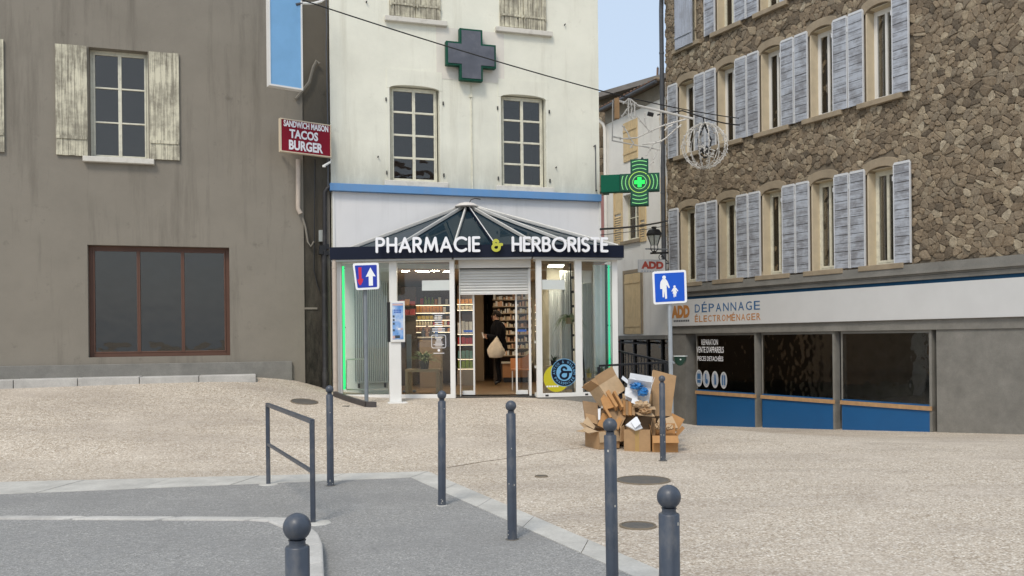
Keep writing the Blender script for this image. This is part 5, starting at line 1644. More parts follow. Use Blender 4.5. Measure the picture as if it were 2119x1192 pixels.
MB().tube([WW.P(-.28, EZ - .08, .25), WW.P(-.20, EZ - .2, .2), WW.P(.02, EZ - .42, .09), WW.P(.07, EZ - .6, .08), WW.P(.07, LED + .1, .08)], .05, 10).build('downpipe', M_white, pw, smooth=True)

# ------------------------------------------------------------------ rubble masonry
def voronoi(u0, u1, v0, v1, cw, ch, rng):
    pts = []
    nu, nv = int((u1 - u0) / cw) + 3, int((v1 - v0) / ch) + 3
    grid = {}
    for j in range(nv):
        for i in range(nu):
            x = u0 + (i - 1 + .5 + (.5 if j % 2 else 0) + rng.uniform(-.55, .55)) * cw
            y = v0 + (j - 1 + .5 + rng.uniform(-.55, .55)) * ch
            if rng.random() < .22:
                continue
            grid[(i, j)] = (x, y)
    out = []
    for (i, j), (x, y) in grid.items():
        if not (u0 - .02 <= x <= u1 + .02 and v0 - .02 <= y <= v1 + .02):
            continue
        poly = [(x - cw * 1.5, y - ch * 1.4), (x + cw * 1.5, y - ch * 1.4), (x + cw * 1.5, y + ch * 1.4), (x - cw * 1.5, y + ch * 1.4)]
        for dj in (-2, -1, 0, 1, 2):
            for di in (-2, -1, 0, 1, 2):
                q = grid.get((i + di, j + dj))
                if q is None or (di == 0 and dj == 0):
                    continue
                mx, my = (x + q[0]) / 2, (y + q[1]) / 2
                nx_, ny_ = q[0] - x, q[1] - y
                res = []
                for a, b in zip(poly, poly[1:] + poly[:1]):
                    da = (a[0] - mx) * nx_ + (a[1] - my) * ny_; db = (b[0] - mx) * nx_ + (b[1] - my) * ny_
                    if da <= 0:
                        res.append(a)
                    if (da < 0 < db) or (db < 0 < da):
                        t = da / (da - db)
                        res.append((a[0] + (b[0] - a[0]) * t, a[1] + (b[1] - a[1]) * t))
                poly = res
                if len(poly) < 3:
                    break
            if len(poly) < 3:
                break
        if len(poly) >= 3:
            poly = [(min(max(a, u0), u1), min(max(b, v0), v1)) for a, b in poly]
            clean = [poly[0]]
            for q in poly[1:]:
                if math.hypot(q[0] - clean[-1][0], q[1] - clean[-1][1]) > .012:
                    clean.append(q)
            if len(clean) >= 3:
                out.append((x, y, clean))
    return out

def stone_piece(W, poly, cx, cy, n, rise, rng):
    shr = 1.0
    cut = []
    for (a, b), (c, d) in zip(poly, poly[1:] + poly[:1]):      # knock the corners off
        cut += [(a * .78 + c * .22, b * .78 + d * .22), (a * .22 + c * .78, b * .22 + d * .78)]
    poly = cut
    b = [(cx + (a - cx) * shr, cy + (c - cy) * shr) for a, c in poly]
    t = [(cx + (a - cx) * .74, cy + (c - cy) * .72) for a, c in poly]
    k = len(b)
    v = [W.P(a, c, n - .01) for a, c in b] + [W.P(a, c, n + rise * .6) for a, c in b] + [W.P(a, c, n + rise + rng.uniform(-.006, .006)) for a, c in t]
    f = [(i, (i + 1) % k, k + (i + 1) % k, k + i) for i in range(k)] + [(k + i, k + (i + 1) % k, 2 * k + (i + 1) % k, 2 * k + i) for i in range(k)] + [tuple(range(2 * k, 3 * k))]
    return v, f

def set_tone(o, tones):
    at = o.data.attributes.new('tone', 'FLOAT', 'FACE')
    at.data.foreach_set('value', tones)

def rubble(parent, W, u0, u1, v0, v1, skip, cw, ch, maxparts, inview):
    rng = random.Random(5)
    cells = [c for c in voronoi(u0, u1, v0, v1, cw, ch, rng) if not any(s[0] - .02 < c[0] < s[1] + .02 and s[2] - .02 < c[1] < s[3] + .02 for s in skip)]
    def area(p):
        return abs(sum(a[0] * b[1] - b[0] * a[1] for a, b in zip(p, p[1:] + p[:1]))) / 2
    vis = sorted([c for c in cells if inview(W.P(c[0], c[1]))], key=lambda c: -area(c[2]))
    chosen = set(id(c) for c in vis[:maxparts])
    rest = MB(); tones = []
    for c in cells:
        v, f = stone_piece(W, c[2], c[0], c[1], .0, rng.uniform(.012, .042), rng)
        tn = rng.random()
        if id(c) in chosen:
            o = MB().add(v, f).build('stone', M_stone, parent)
            set_tone(o, [tn] * len(f))
        else:
            rest.add(v, f); tones += [tn] * len(f)
    if rest.f:
        o = rest.build('rubble_stones', M_stone, parent, kind='stuff')
        set_tone(o, tones)

# ------------------------------------------------------------------ tall stone building
cA = pt(1383, 600, 25.0)
WR = Wall((cA.x, cA.y), (cA.x + .496 * 10.8, cA.y - .868 * 10.8))
sb = root('stone_building', WR.P(2, -.8), 'tall rubble stone house with peeling grey shutters above the appliance repair shop', 'building')
TOPR = 13.5
def colu(px): return WR.uv(px, 500)[0]
cu0, cu1, cu2 = colu(1410), colu(1444), colu(1490)
per = cu2 - cu0
print('stone building: opening', round(cu1 - cu0, 2), 'period', round(per, 2), 'in view u', round(colu(1506), 2))
def vz(px, py): return WR.uv(px, py)[1]
floors = [(vz(1411, 586), vz(1411, 432)), (vz(1411, 322), vz(1411, 172)), (vz(1414, 98), vz(1414, 98) + 1.9)]
opens = []
ncol = 5 if cu1 + 4 * per + .6 < WR.L else 4
for k in range(ncol):
    for fi, (a, b) in enumerate(floors):
        opens.append((cu0 + k * per, cu1 + k * per, a, b, fi, k))
BASEV = vz(1440, 606)      # stone starts above the shop fascia
mb = MB(); holed(mb, WR, 0, WR.L, BASEV, TOPR, [o_[:4] for o_ in opens], -.45, -.012)
mb.wbox(WR, 0, WR.L, -1.4, TOPR, -8.4, -8.0); mb.wbox(WR, 0, .3, -1.4, TOPR, -8.0, -.45)
mb.build('wall', M_mortar, sb)
MB().wbox(WR, -.3, WR.L, TOPR + .001, TOPR + .2, -8.5, .4).build('roof', MATS['roof_base'], sb)
skips = []
for (u0, u1, v0, v1, fi, k) in opens:
    # cream reveal lining, ashlar arch, frame, panes, sill
    rv = MB(); rv.wbox(WR, u0 - .01, u0 + .02, v0, v1, -.44, .015); rv.wbox(WR, u1 - .02, u1 + .01, v0, v1, -.44, .015)
    rv.wbox(WR, u0 + .021, u1 - .021, v1 - .02, v1, -.44, -.02)
    rv.build('reveal', paint('reveal_cream', (.62, .53, .38), .85, .08, 4, 40, .2), sb)
    m_ = (u0 + u1) / 2; hw = (u1 - u0) / 2
    outer = [(u0 - .10, v1 - .10), (u0 - .10, v1 + .08)] + [(m_ + (hw + .10) * math.cos(rad(a)), v1 + .08 + .14 * math.sin(rad(a))) for a in range(165, 0, -15)] + [(u1 + .10, v1 + .08), (u1 + .10, v1 - .10)]
    innr = [(u1, v1 - .10)] + [(m_ + hw * math.cos(rad(a)), v1 - .10 + .13 * math.sin(rad(a))) for a in range(15, 180, 15)] + [(u0, v1 - .10)]
    MB().prism(WR, outer + innr, -.2, .05).build('arch_lintel', M_ashlar, sb, bevel=.01)
    MB().wbox(WR, u0 - .2, u1 + .25, v0 - .12, v0 - .002, -.3, .12).build('sill', M_ashlar, sb, bevel=.01)
    casement(sb, WR, u0 + .021, u1 - .021, v0, v1 - .021, -.22, 2, 1, M_frame if fi == 1 else M_wframe, M_pane, fw=.06, bw=.05)
    MB().wbox(WR, u0 - .1, u1 + .1, v0 - .1, v1 + .1, -1.6, -1.5).build('room_lining', M_room, sb)
    skips.append((u0 - .06, u1 + .06, v0 - .08, v1 + .25))
    lw_ = per / 2 - (cu1 - cu0) / 2 - .03
    for sidei, (a, b) in enumerate(((u0 - lw_ - .02, u0 - .02), (u1 + .02, u1 + lw_ + .02))):
        if k == 0 and sidei == 0:
            a = max(a, .10)
        if fi == 2 and k == 0 and sidei == 0:
            continue
        n0 = .062
        if fi == 2 and k == 0 and sidei == 1:
            a, b = u0 - .02, u1 + .02       # this one is pulled shut
            st = MB().wbox(WR, a + .01, b - .01, v0 + .25, v0 + .30, n0 + .10, n0 + .115).build('shutter', M_shut_grey2, sb)
            boards(st, WR, a, b, v0 - .05, v1 + .1, n0 + .06, n0 + .095, 5, M_shut_grey2)
            continue
        e = MB(); e.wbox(WR, a, a + .02, v0 - .02, v1 - .02, n0, n0 + .045); e.wbox(WR, b - .02, b, v0 - .02, v1 - .02, n0, n0 + .045)
        e.prism(WR, [(a, v1 - .019), (b, v1 - .019), (b - .03, v1 + .035), (a + .03, v1 + .035)], n0, n0 + .04)
        e.wbox(WR, a - .02, a - .002, v1 - .35, v1 - .25, n0 - .05, n0 + .05)
        st = e.build('shutter', paint('shutter_edge_white', (.62, .63, .64), .6, .05, 5, 40, .1), sb)
        boards(st, WR, a + .021, b - .021, v0 - .02, v1 - .02, n0 + .008, n0 + .035, 11, M_shut_grey, horizontal=True, gap=.013)
        skips.append((a + .05, b - .05, v0 + .05, v1 - .1))
def in_photo(p):
    if p.y <= 0: return False
    px = CX + FPX * p.x / p.y; py = HY - FPX * (p.z - EYE) / p.y
    return 1380 < px < 1508 and -5 < py < 600
rubble(sb, WR, .0, WR.L, BASEV + .25, TOPR - .05, skips, .165, .10, 300, in_photo)
# corner stones
MB().wbox(WR, 0, WR.L, BASEV + .001, BASEV + .25, -.02, .10).build('string_course', M_conc, sb)
MB().wbox(WR, 0, WR.L, BASEV + .04, BASEV + .10, .101, .16).build('cornice', M_conc, sb)
# drainpipe on the corner
z_hi = TOPR - .4
MB().tube([WR.P(.35, vz(1384, -20) + .1, .3), WR.P(.02, vz(1384, 0), .16), WR.P(-.02, vz(1384, 20), .14), WR.P(-.02, vz(1384, 585), .14)], .065, 12).build('drainpipe', M_zinc, sb, smooth=True)
for y in (110, 260, 400, 540):
    z = vz(1384, y); MB().lathe(WR.P(-.02, z, .14), [(.075, 0), (.075, .05)], 12).build('pipe_collar', M_zinc, sb)

# repair shop at its foot
fz0, fz1 = vz(1440, 674), vz(1440, 619)
M_shopwhite = paint('sign_white', (.62, .62, .61), .45, .03, 2, 30, 0)
M_depblue = paint('repair_blue', (.01, .10, .27), .4, .05, 2, 30, 0)
M_dblue2 = paint('letter_blue', (.04, .13, .28), .45, .05, 2, 30, 0)
M_dor = paint('letter_orange', (.50, .21, .05), .45, .05, 2, 30, 0)
us0 = WR.uv(1377, 650)[0]
bmid = fz1 + (BASEV - fz1) * .45
MB().wbox(WR, max(us0, .0), WR.L, fz1 + .002, bmid - .001, -.4, .06).build('blue_strip', paint('dark_strip_blue', (.006, .045, .10), .5, .1, 3, 30, 0, spec=.2), sb)
MB().wbox(WR, max(us0, .0), WR.L, bmid, BASEV - .002, -.4, .09).build('moulding', M_conc, sb, bevel=.01)
MB().wbox(WR, 0, WR.L, vz(1440, 690), fz0 - .002, -.4, .03).build('lintel_beam', M_conc, sb)
pu = (WR.uv(1394, 760)[0], WR.uv(1419, 760)[0]); du = (WR.uv(1419, 760)[0], WR.uv(1436, 760)[0])
zl = vz(1440, 690) - .002
MB().wbox(WR, 0, pu[1], -1.4, zl, -.45, .0).build('pier', M_conc, sb)
MB().wbox(WR, du[0], WR.L, -1.4, zl, -2.2, -2.1).build('shop_back', paint('shop_back_grey', (.16, .16, .155), .8, .3, 3, 30, 0), sb)
MB().wbox(WR, du[0] + .02, du[1] - .02, -.95, zl - .2, -.42, -.37).build('shop_door', paint('door_brown', (.035, .018, .016), .5, .1, 3, 30, .03), sb)
nb = 3
bw_ = (WR.uv(1506, 760)[0] - du[1]) + 1.0
for i in range(nb):
    a = du[1] + i * (bw_ + .12); b = a + bw_
    pz = vz(1440, 880); gz0 = vz(1440, 806)
    fr = MB(); fr.wbox(WR, a, a + .06, pz, zl, -.2, -.092); fr.wbox(WR, b - .06, b, pz, zl, -.2, -.02); fr.wbox(WR, a + .061, b - .061, zl - .06, zl, -.2, -.02)
    wf = fr.build('display_window', M_conc, sb)
    MB().wbox(WR, a + .05, b - .05, gz0, zl - .05, -.10, -.09).build('pane', M_pane, wf)
    MB().wbox(WR, a + .061, b - .061, pz, gz0 - .12, -.18, -.03).build('blue_panel', M_depblue, sb)
    MB().wbox(WR, a + .03, b, gz0 - .119, gz0 - .03, -.18, .0).build('wood_rail', paint('raw_wood', (.45, .27, .13), .7, .15, 8, 60, .2), sb)
    MB().wbox(WR, a + .061, b - .061, gz0 - .029, gz0 - .001, -.16, -.03).build('blue_rail', M_depblue, sb)
    MB().wbox(WR, a, b + .119, -1.4, pz - .002, -.4, .04).build('plinth', M_conc, sb)
    if i == 0:
        for body, y0, y1, x0_, x1_ in (('REPARATION', 702, 714, 1451, 1485), ('VENTE D\'APPAREILS', 717, 730, 1441, 1497), ('PIECES DETACHÉES', 735, 747, 1443, 1496)):
            q = WR.rect(x0_, y0, x1_, y1, -.08)
            text(body, WR, q[0], q[1], q[2], q[3], -.088, M_letter, sb, 'window_lettering', .001, .01)
        for j, x in enumerate((1446, 1461, 1479, 1497)):
            q = WR.rect(x - 7, 765 + j * 1.5, x + 7, 800 + j * 1.5, -.08)
            cu, cv, ru, rv = (q[0] + q[1]) / 2, (q[2] + q[3]) / 2, (q[1] - q[0]) / 2, (q[3] - q[2]) / 2
            MB().prism(WR, disc(WR, cu, cv, ru, 24, rv), -.089, -.087).build('sticker', M_shopwhite, sb)
            MB().prism(WR, disc(WR, cu, cv, ru * .86, 24, rv * .86), -.087, -.0865).build('sticker_face', paint('sticker_grey', (.42, .45, .50), .5, .2, 20, 30, 0), sb)
            ic = MB()
            if j == 0:
                ic.wbox(WR, cu - ru * .5, cu + ru * .5, cv - rv * .1, cv + rv * .55, -.0864, -.086); ic.wbox(WR, cu - ru * .5, cu + ru * .5, cv - rv * .55, cv - rv * .2, -.0864, -.086)
            elif j == 1:
                ic.prism(WR, disc(WR, cu + ru * .1, cv - rv * .3, ru * .4, 12, rv * .3), -.0864, -.086); ic.wbox(WR, cu - ru * .3, cu, cv - rv * .1, cv + rv * .6, -.0864, -.086)
            elif j == 2:
                ic.prism(WR, [(cu - ru * .15, cv + rv * .6), (cu + ru * .2, cv + rv * .6), (cu + ru * .4, cv - rv * .6), (cu - ru * .2, cv - rv * .6)], -.0864, -.086)
            else:
                ic.wbox(WR, cu - ru * .5, cu - ru * .1, cv - rv * .6, cv + rv * .6, -.0864, -.086); ic.wbox(WR, cu + ru * .1, cu + ru * .5, cv - rv * .6, cv + rv * .6, -.0864, -.086)
            ic.build('sticker_icon', M_dblue2, sb)
MB().wbox(WR, du[1] + nb * (bw_ + .12), WR.L, -1.4, zl, -.45, .0).build('pier', M_conc, sb)
# long shop sign
ss = root('repair_shop_sign', WR.P(1.5, fz0, .08), 'long white shop sign with blue and orange lettering on the stone house', 'sign')
MB().wbox(WR, max(us0, .02), WR.L - .02, fz0, fz1, .0 + .002, .09).build('panel', M_shopwhite, ss, bevel=.006)
q = WR.rect(1390, 632, 1427, 658, .09); text('ADD', WR, q[0], q[1], q[2], q[3], .096, M_dor, ss, 'logo_lettering', .005, .06)
q = WR.rect(1394, 662, 1427, 666, .09)
mb = MB()
for i in range(9):
    a = q[0] + (q[1] - q[0]) * i / 9
    mb.wbox(WR, a, a + (q[1] - q[0]) / 12, q[2], q[3], .09, .092)
mb.build('small_lettering', M_zinc, ss)
def fitted(body, vis, n_vis, px0, px1, py0, py1, mt, bold):
    """the first n_vis characters fill px0..px1; the word goes on beyond"""
    q = WR.rect(px0, py0, px1, py1, .09)
    adv = (q[1] - q[0]) / n_vis
    for i, ch in enumerate(body):
        a = q[0] + i * adv
        acc = ch in 'É'
        w = adv * (.74 if ch not in 'MI' else (.9 if ch == 'M' else .3))
        text(ch, WR, a, a + w, q[2], q[3] + (.28 * (q[3] - q[2]) if acc else 0), .096, mt, ss, 'letter', .005, bold)
fitted('DÉPANNAGE', 5, 5, 1438, 1512, 628, 645, M_dblue2, .0)
fitted('ÉLECTROMÉNAGER', 8, 8, 1438, 1514, 652, 665, M_dor, .0)

# small hanging sign and lantern on the stone house corner
Wd = wall_px(1321, 23.9, 1377, 24.1, 550)
hs = root('hanging_add_sign', Wd.P(.3, 3.4), 'small white hanging sign with red lettering below the street lantern', 'sign')
q = (0, Wd.L, Wd.uv(1350, 564)[1], Wd.uv(1350, 537)[1])
MB().wbox(Wd, *q, -.05, 0).build('panel', M_shopwhite, hs, bevel=.006)
k = Wd.rect(1327, 541, 1373, 556.5); text('ADD', Wd, k[0], k[1], k[2], k[3], .006, paint('add_red', (.42, .06, .035), .45, .04, 2, 30, 0), hs, 'lettering', .005, .06)
mb = MB()
for i in range(8):
    a = k[0] + (k[1] - k[0]) * i / 8
    mb.wbox(Wd, a, a + .045, q[2] + .03, q[2] + .045, 0, .003)
mb.build('small_lettering', M_dblue2, hs)
MB().wbox(Wd, Wd.L - .02, Wd.L + .12, q[3] - .12, q[3] - .08, -.04, -.01).build('wall_bracket', M_zinc, hs)
MB().wbox(Wd, Wd.L - .02, Wd.L + .12, q[2] + .05, q[2] + .09, -.04, -.01).build('wall_bracket', M_zinc, hs)

ld_ = 23.8
lp_ = pt(1354, 524, ld_)
ln = root('street_lantern', lp_, 'black four sided street lantern on a scrolled wall bracket', 'street lamp')
def sq_ring(c, prof, rot=rad(20), n=6):
    mb = MB()
    for r_, z in prof:
        for k in range(n):
            a = rot + 2 * math.pi * k / n
            mb.v.append(c + Vector((r_ * math.cos(a), r_ * math.sin(a), z)))
    for i in range(len(prof) - 1):
        for k in range(n):
            mb.f.append((i * n + k, i * n + (k + 1) % n, (i + 1) * n + (k + 1) % n, (i + 1) * n + k)); mb.mi.append(0)
    mb.f.append(tuple(range(n - 1, -1, -1))); mb.mi.append(0); mb.f.append(tuple((len(prof) - 1) * n + k for k in range(n))); mb.mi.append(0)
    return mb
pxm = 1790 / ld_
zz = lambda y: (524 - y) / pxm
sq_ring(lp_, [(.24, zz(487)), (.235, zz(484)), (.18, zz(477)), (.13, zz(475)), (.06, zz(474)), (.07, zz(472)), (.09, zz(470)), (.05, zz(469))]).build('hood', M_black, ln)
sq_ring(lp_, [(.10, zz(508)), (.195, zz(488))], ).build('glass', glass('lantern_glass', (.75, .78, .75), .8, 0, 0, (.7, .72, .7), .3), ln)
for k in range(6):
    a = rad(20) + 2 * math.pi * k / 6
    MB().tube([lp_ + Vector((.10 * math.cos(a), .10 * math.sin(a), zz(508))), lp_ + Vector((.20 * math.cos(a), .20 * math.sin(a), zz(488)))], .012, 5).build('bar', M_black, ln)
    MB().tube([lp_ + Vector((.10 * math.cos(a), .10 * math.sin(a), zz(508))), lp_ + Vector((.115 * math.cos(a), .115 * math.sin(a), zz(515))), lp_ + Vector((.05 * math.cos(a), .05 * math.sin(a), zz(521)))], .012, 5).build('cage_arm', M_black, ln)
MB().lathe(lp_, [(.05, zz(523)), (.06, zz(520)), (.02, zz(519))], 10).build('socket', M_black, ln)
e_ = pt(1382, 523, 24.6)
MB().bar(lp_ + Vector((-.1, 0, 0)), e_, .035, .05).build('bracket_arm', M_black, ln)
sc = []
for i in range(14):
    t = i / 13; a = rad(90 + 420 * t); rr_ = .10 * (1 - .7 * t)
    sc.append(lp_.lerp(e_, .55) + Vector((rr_ * math.cos(a), 0, -.13 + rr_ * math.sin(a))))
MB().tube(sc, .011, 5).build('scroll', M_black, ln)
MB().tube([lp_.lerp(e_, .45) + Vector((0, 0, -.02)), lp_.lerp(e_, .7) + Vector((0, 0, -.14)), e_ + Vector((0, 0, -.26))], .012, 5).build('scroll', M_black, ln)
MB().tube([pt(1336, 515, 23.7), pt(1382, 516, 24.6)], .02, 6).build('conduit', M_galv, ln)

# ------------------------------------------------------------------ stone gable and pink house behind
Wg = wall_px(1225, 31.5, 1400, 30.5, 200)
gh = root('stone_gable_house', Wg.P(1.5, 0), 'old stone gable with sloping roof edge behind the pale house', 'house')
gA, gB = Wg.uv(1225, 207), Wg.uv(1400, 152)
MB().prism(Wg, [(0, 0), (Wg.L, 0), (Wg.L, gB[1] - .1), (0, gA[1] - .1)], -4, -.02).build('wall', M_mortar, gh)
rng = random.Random(11)
rest = MB(); tones = []
for (x, y, poly_) in voronoi(0, Wg.L, 7.8, gB[1], .26, .17, rng):
    if y > gA[1] - .25 + (gB[1] - gA[1]) * x / Wg.L:
        continue
    v, f = stone_piece(Wg, poly_, x, y, 0, rng.uniform(.02, .05), rng)
    rest.add(v, f); tones += [rng.random()] * len(f)
o = rest.build('rubble_stones', M_stone, gh, kind='stuff'); set_tone(o, tones)
MB().hexa([Wg.P(-.2, gA[1] - .12, -4), Wg.P(Wg.L + .2, gB[1] - .12, -4), Wg.P(Wg.L + .2, gB[1] + .06, -4), Wg.P(-.2, gA[1] + .06, -4), Wg.P(-.2, gA[1] - .12, .35), Wg.P(Wg.L + .2, gB[1] - .12, .35), Wg.P(Wg.L + .2, gB[1] + .06, .35), Wg.P(-.2, gA[1] + .06, .35)]).build('roof', paint('verge_grey', (.20, .185, .17), .85, .2, 3, 60, .3), gh)
ch = Wg.rect(1358, 168, 1374, 185)
MB().wbox(Wg, ch[0], ch[1], ch[2] - .4, ch[3], .04, .5).build('chimney', M_ashlar, gh)
for i, x in enumerate((1362, 1368, 1373)):
    a = Wg.uv(x, 160)
    MB().tube([Wg.P(a[0], a[1] - .2, .2), Wg.P(a[0] + .02, a[1] + .28, .2)], .04, 6).build('chimney_pot', paint('clay_tile', (.24, .14, .095)), gh)
MB().tube([Wg.P(*Wg.uv(1365, 160), .3), Wg.P(*Wg.uv(1364, 143), .3)], .012, 5).build('aerial', M_zinc, gh)
Wp = wall_px(1226, 29.6, 1262, 29.3, 400)
pk_ = root('pink_house', Wp.P(.3, 0), 'narrow strip of pink and stone house between the cream corner and the downpipe', 'house')
MB().wbox(Wp, 0, Wp.L, -1, Wp.uv(1250, 405)[1], -3, -.0).build('pink_wall', M_pink, pk_)
MB().wbox(Wp, 0, Wp.L, Wp.uv(1250, 404.8)[1], Wp.uv(1250, 240)[1], -3, -.02).build('stone_wall', M_mortar, pk_)
rng = random.Random(3)
rest = MB(); tones = []
for (x, y, poly_) in voronoi(0, Wp.L, Wp.uv(1250, 400)[1], Wp.uv(1250, 240)[1], .3, .2, rng):
    v, f = stone_piece(Wp, poly_, x, y, 0, rng.uniform(.02, .05), rng); rest.add(v, f); tones += [rng.random()] * len(f)
o = rest.build('rubble_stones', M_stone, pk_, kind='stuff'); set_tone(o, tones)

# ------------------------------------------------------------------ overhead cables
def sag(a, b, s, k=16):
    return [a.lerp(b, i / k) + Vector((0, 0, -4 * s * (i / k) * (1 - i / k))) for i in range(k + 1)]
o = MB().tube(sag(pt(590, -12, 15.6), pt(1240, 187, 18.2), .05) + sag(pt(1240, 187, 18.2), pt(1530, 245, 22.4), .05)[1:], .012, 6).build('overhead_cable', M_black)
tag(o, 'long black cable slanting across the cream wall above the windows', 'cable')
o = MB().tube(sag(pt(1243, 474, 18.6), pt(1382, 457, 24.7), .04), .022, 6).build('overhead_cable', M_black)
tag(o, 'thick black cable crossing the alley behind the last sign letters', 'cable')
o = MB().tube(sag(pt(1243, 486, 18.6), pt(1382, 466, 24.7), .03), .008, 5).build('overhead_cable', M_black)
tag(o, 'thin grey cable just below the thick cable across the alley', 'cable')
o = MB().tube(sag(pt(1360, 238, 21.5), pt(1412, 229, 21.4), .0, 4) + sag(pt(1412, 229, 21.4), pt(1455, 243, 21.2), .0, 4)[1:] + sag(pt(1455, 243, 21.2), pt(1530, 259, 21.6), .03, 6)[1:], .016, 6).build('garland_cable', M_black)
tag(o, 'black power cable of the hanging light ball', 'cable')

# festive light frame and ball
M_gar = paint('garland_white', (.62, .60, .56), .5, .08, 8, 40, 0)
def garland(mb, pts, r=.014, bulbs=True, step=.09):
    pts = [Vector(p) for p in pts]
    mb.tube(pts, r, 5)
    if bulbs:
        for a, b in zip(pts, pts[1:]):
            L = (b - a).length; k = max(1, int(L / step))
            for i in range(k):
                p = a.lerp(b, (i + random.random()) / k)
                d = Vector((random.uniform(-1, 1), random.uniform(-1, 1), random.uniform(-1, 1))).normalized() * .05
                mb.tube([p, p + d], [.014, .010], 4)
fd = 21.3
lf = root('festive_street_decoration', pt(1318, 300, fd), 'metal frame with unlit white festive light garlands strung before the pale house', 'decoration')
for a, b in (((1270, 207), (1435, 246)), ((1268, 207), (1267, 292)), ((1267, 291), (1366, 310)), ((1368, 232), (1366, 345))):
    MB().tube([pt(*a, fd), pt(*b, fd)], .028 if a == (1270, 207) else .016, 6).build('frame_bar', M_gar, lf)
gl = [[(1268, 283), (1290, 287), (1318, 285), (1345, 272), (1372, 260), (1400, 252), (1420, 247)], [(1288, 260), (1297, 272), (1304, 286), (1311, 296), (1304, 306)], [(1318, 240), (1330, 255), (1341, 268), (1348, 273)], [(1333, 232), (1335, 250), (1338, 262)],
      [(1330, 298), (1350, 297), (1366, 293), (1378, 286), (1395, 270), (1410, 258)], [(1338, 322), (1344, 310), (1352, 298)], [(1360, 310), (1356, 322), (1352, 330)], [(1286, 243), (1293, 232), (1299, 224)], [(1300, 205), (1301, 244)], [(1313, 213), (1314, 246)], [(1303, 205), (1308, 225), (1305, 240), (1310, 248)], [(1375, 270), (1383, 262), (1392, 258)], [(1345, 342), (1351, 334)], [(1302, 203), (1320, 218)], [(1289, 215), (1301, 204)]]
for path in gl:
    mb = MB(); garland(mb, [pt(x, y, fd - .05) for x, y in path], .018, True, .07)
    mb.build('light_garland', M_gar, lf)
MB().tube([pt(1340, 235, fd), pt(1352, 238, fd)], .05, 6).build('plug', M_black, lf)
k = pt(1276, 208, fd); MB().box(k.x - .06, k.x + .06, fd - .05, fd + .05, k.z - .45, k.z + .05).build('wooden_block', paint('raw_wood', (.45, .27, .13)), lf)

bc_ = pt(1458, 302, 21.2)
lb = root('festive_light_ball', bc_, 'hanging wire ball wrapped in unlit white festive lights', 'decoration')
Rb = 46 * 21.2 / 1790
for i in range(7):
    a = math.pi * i / 7 + .2
    pts_ = [bc_ + Vector((Rb * math.cos(t) * math.cos(a), Rb * math.cos(t) * math.sin(a), Rb * math.sin(t))) for t in [2 * math.pi * j / 28 for j in range(29)]]
    mb = MB(); garland(mb, pts_, .010, True, .06)
    mb.build('light_hoop', M_gar, lb)
MB().tube([bc_ + Vector((0, 0, Rb)), pt(1455, 243, 21.2)], .014, 5).build('hanger', M_black, lb)
for dx in (-.10, .10):
    MB().tube([bc_ + Vector((0, 0, Rb)), bc_ + Vector((dx * 1.6, 0, .15)), bc_ + Vector((dx * 1.2, 0, -.2)), bc_ + Vector((0, 0, -.3))], .022, 6).build('inner_cable', M_black, lb)
for i in range(5):
    p = bc_ + Vector((random.uniform(-.28, .28), random.uniform(-.1, .1), random.uniform(-.3, -.05)))
    mb = MB(); mb.tube([p, p + Vector((.06, .02, .07)), p + Vector((.12, 0, -.03))], [.02, .06, .02], 7); mb.build('plug', M_black, lb)
    mb = MB(); garland(mb, [bc_ + Vector((random.uniform(-.25, .25), -.05, random.uniform(-.3, .0))) for _ in range(4)], .014, True, .08); mb.build('light_garland', M_gar, lb)

# ------------------------------------------------------------------ bollards
def bollard(p, label, lean=(0, 0), h=1.12):
    r = root('bollard', p, label, 'bollard', 'slate grey ball top bollards')
    R0 = .038
    H_ = h
    br = .044
    prof = [(R0 + .001, .0), (R0, .012), (R0, H_ - .116), (R0 - .003, H_ - .112), (.027, H_ - .110), (.025, H_ - .100), (.028, H_ - .092)]
    m_ = MB(); m_.lathe(p, prof, 24)
    m_.build('post', M_slate, r, smooth=True)
    ball = MB(); pr = []
    for i in range(13):
        a = rad(-75 + 165 * i / 12)
        pr.append((max(.001, br * math.cos(a)), H_ - .052 + br * math.sin(a)))
    ball.lathe(p, pr, 24).build('ball', M_slate, r, smooth=True)
    fl_ = MB().lathe(p, [(.06, .001), (.052, .006), (R0, .009)], 14)
    fl_.build('footing', M_edging if lean[0] else M_iron, r)
    rng = random.Random(int(p.x * 1000))
    for _ in range(5):                                   # chipped paint
        a, z = rng.uniform(200, 340), rng.choice((rng.uniform(.02, .10), rng.uniform(.2, 1.0)))
        cA_ = Vector((math.cos(rad(a)), math.sin(rad(a)), 0)); tA_ = Vector((-cA_.y, cA_.x, 0))
        MB().obox(p + cA_ * (R0 + .0004) + Vector((0, 0, z)), tA_ * rng.uniform(.002, .006), cA_ * .0004, Vector((0, 0, rng.uniform(.002, .007)))).build('paint_chip', M_edging, r)
    if lean != (0, 0):
        r.rotation_euler = (rad(lean[0]), rad(lean[1]), 0)
    return r
bollard(gp(684, 1006), 'slate grey bollard beside the tubular handrail', h=1.12)
bollard(gp(914.5, 1047), 'slate grey bollard standing before the shop door frame with chipped paint at its foot', (0.001, .55))
bollard(gp(1060, 1118), 'slate grey bollard in the middle of the row below the door')
p = pt(1268, 1245, 5.25); p.z = .004
bollard(p, 'slate grey bollard standing before the cardboard boxes, foot outside the picture', (0, -.3))
p = pt(1390, 1600, 3.15); p.z = .0
bollard(p, 'big near bollard with large ball beside the small round manhole', h=1.072)
p = pt(1372, 955, 11.25); p.z = gz(p.x, p.y)
bollard(p, 'thin far bollard standing directly against the cardboard pile', (0, -.15))
p = pt(618, 1400, 2.72); p.z = .004
bollard(p, 'near bollard cut off beside the curved kerb', h=1.065)
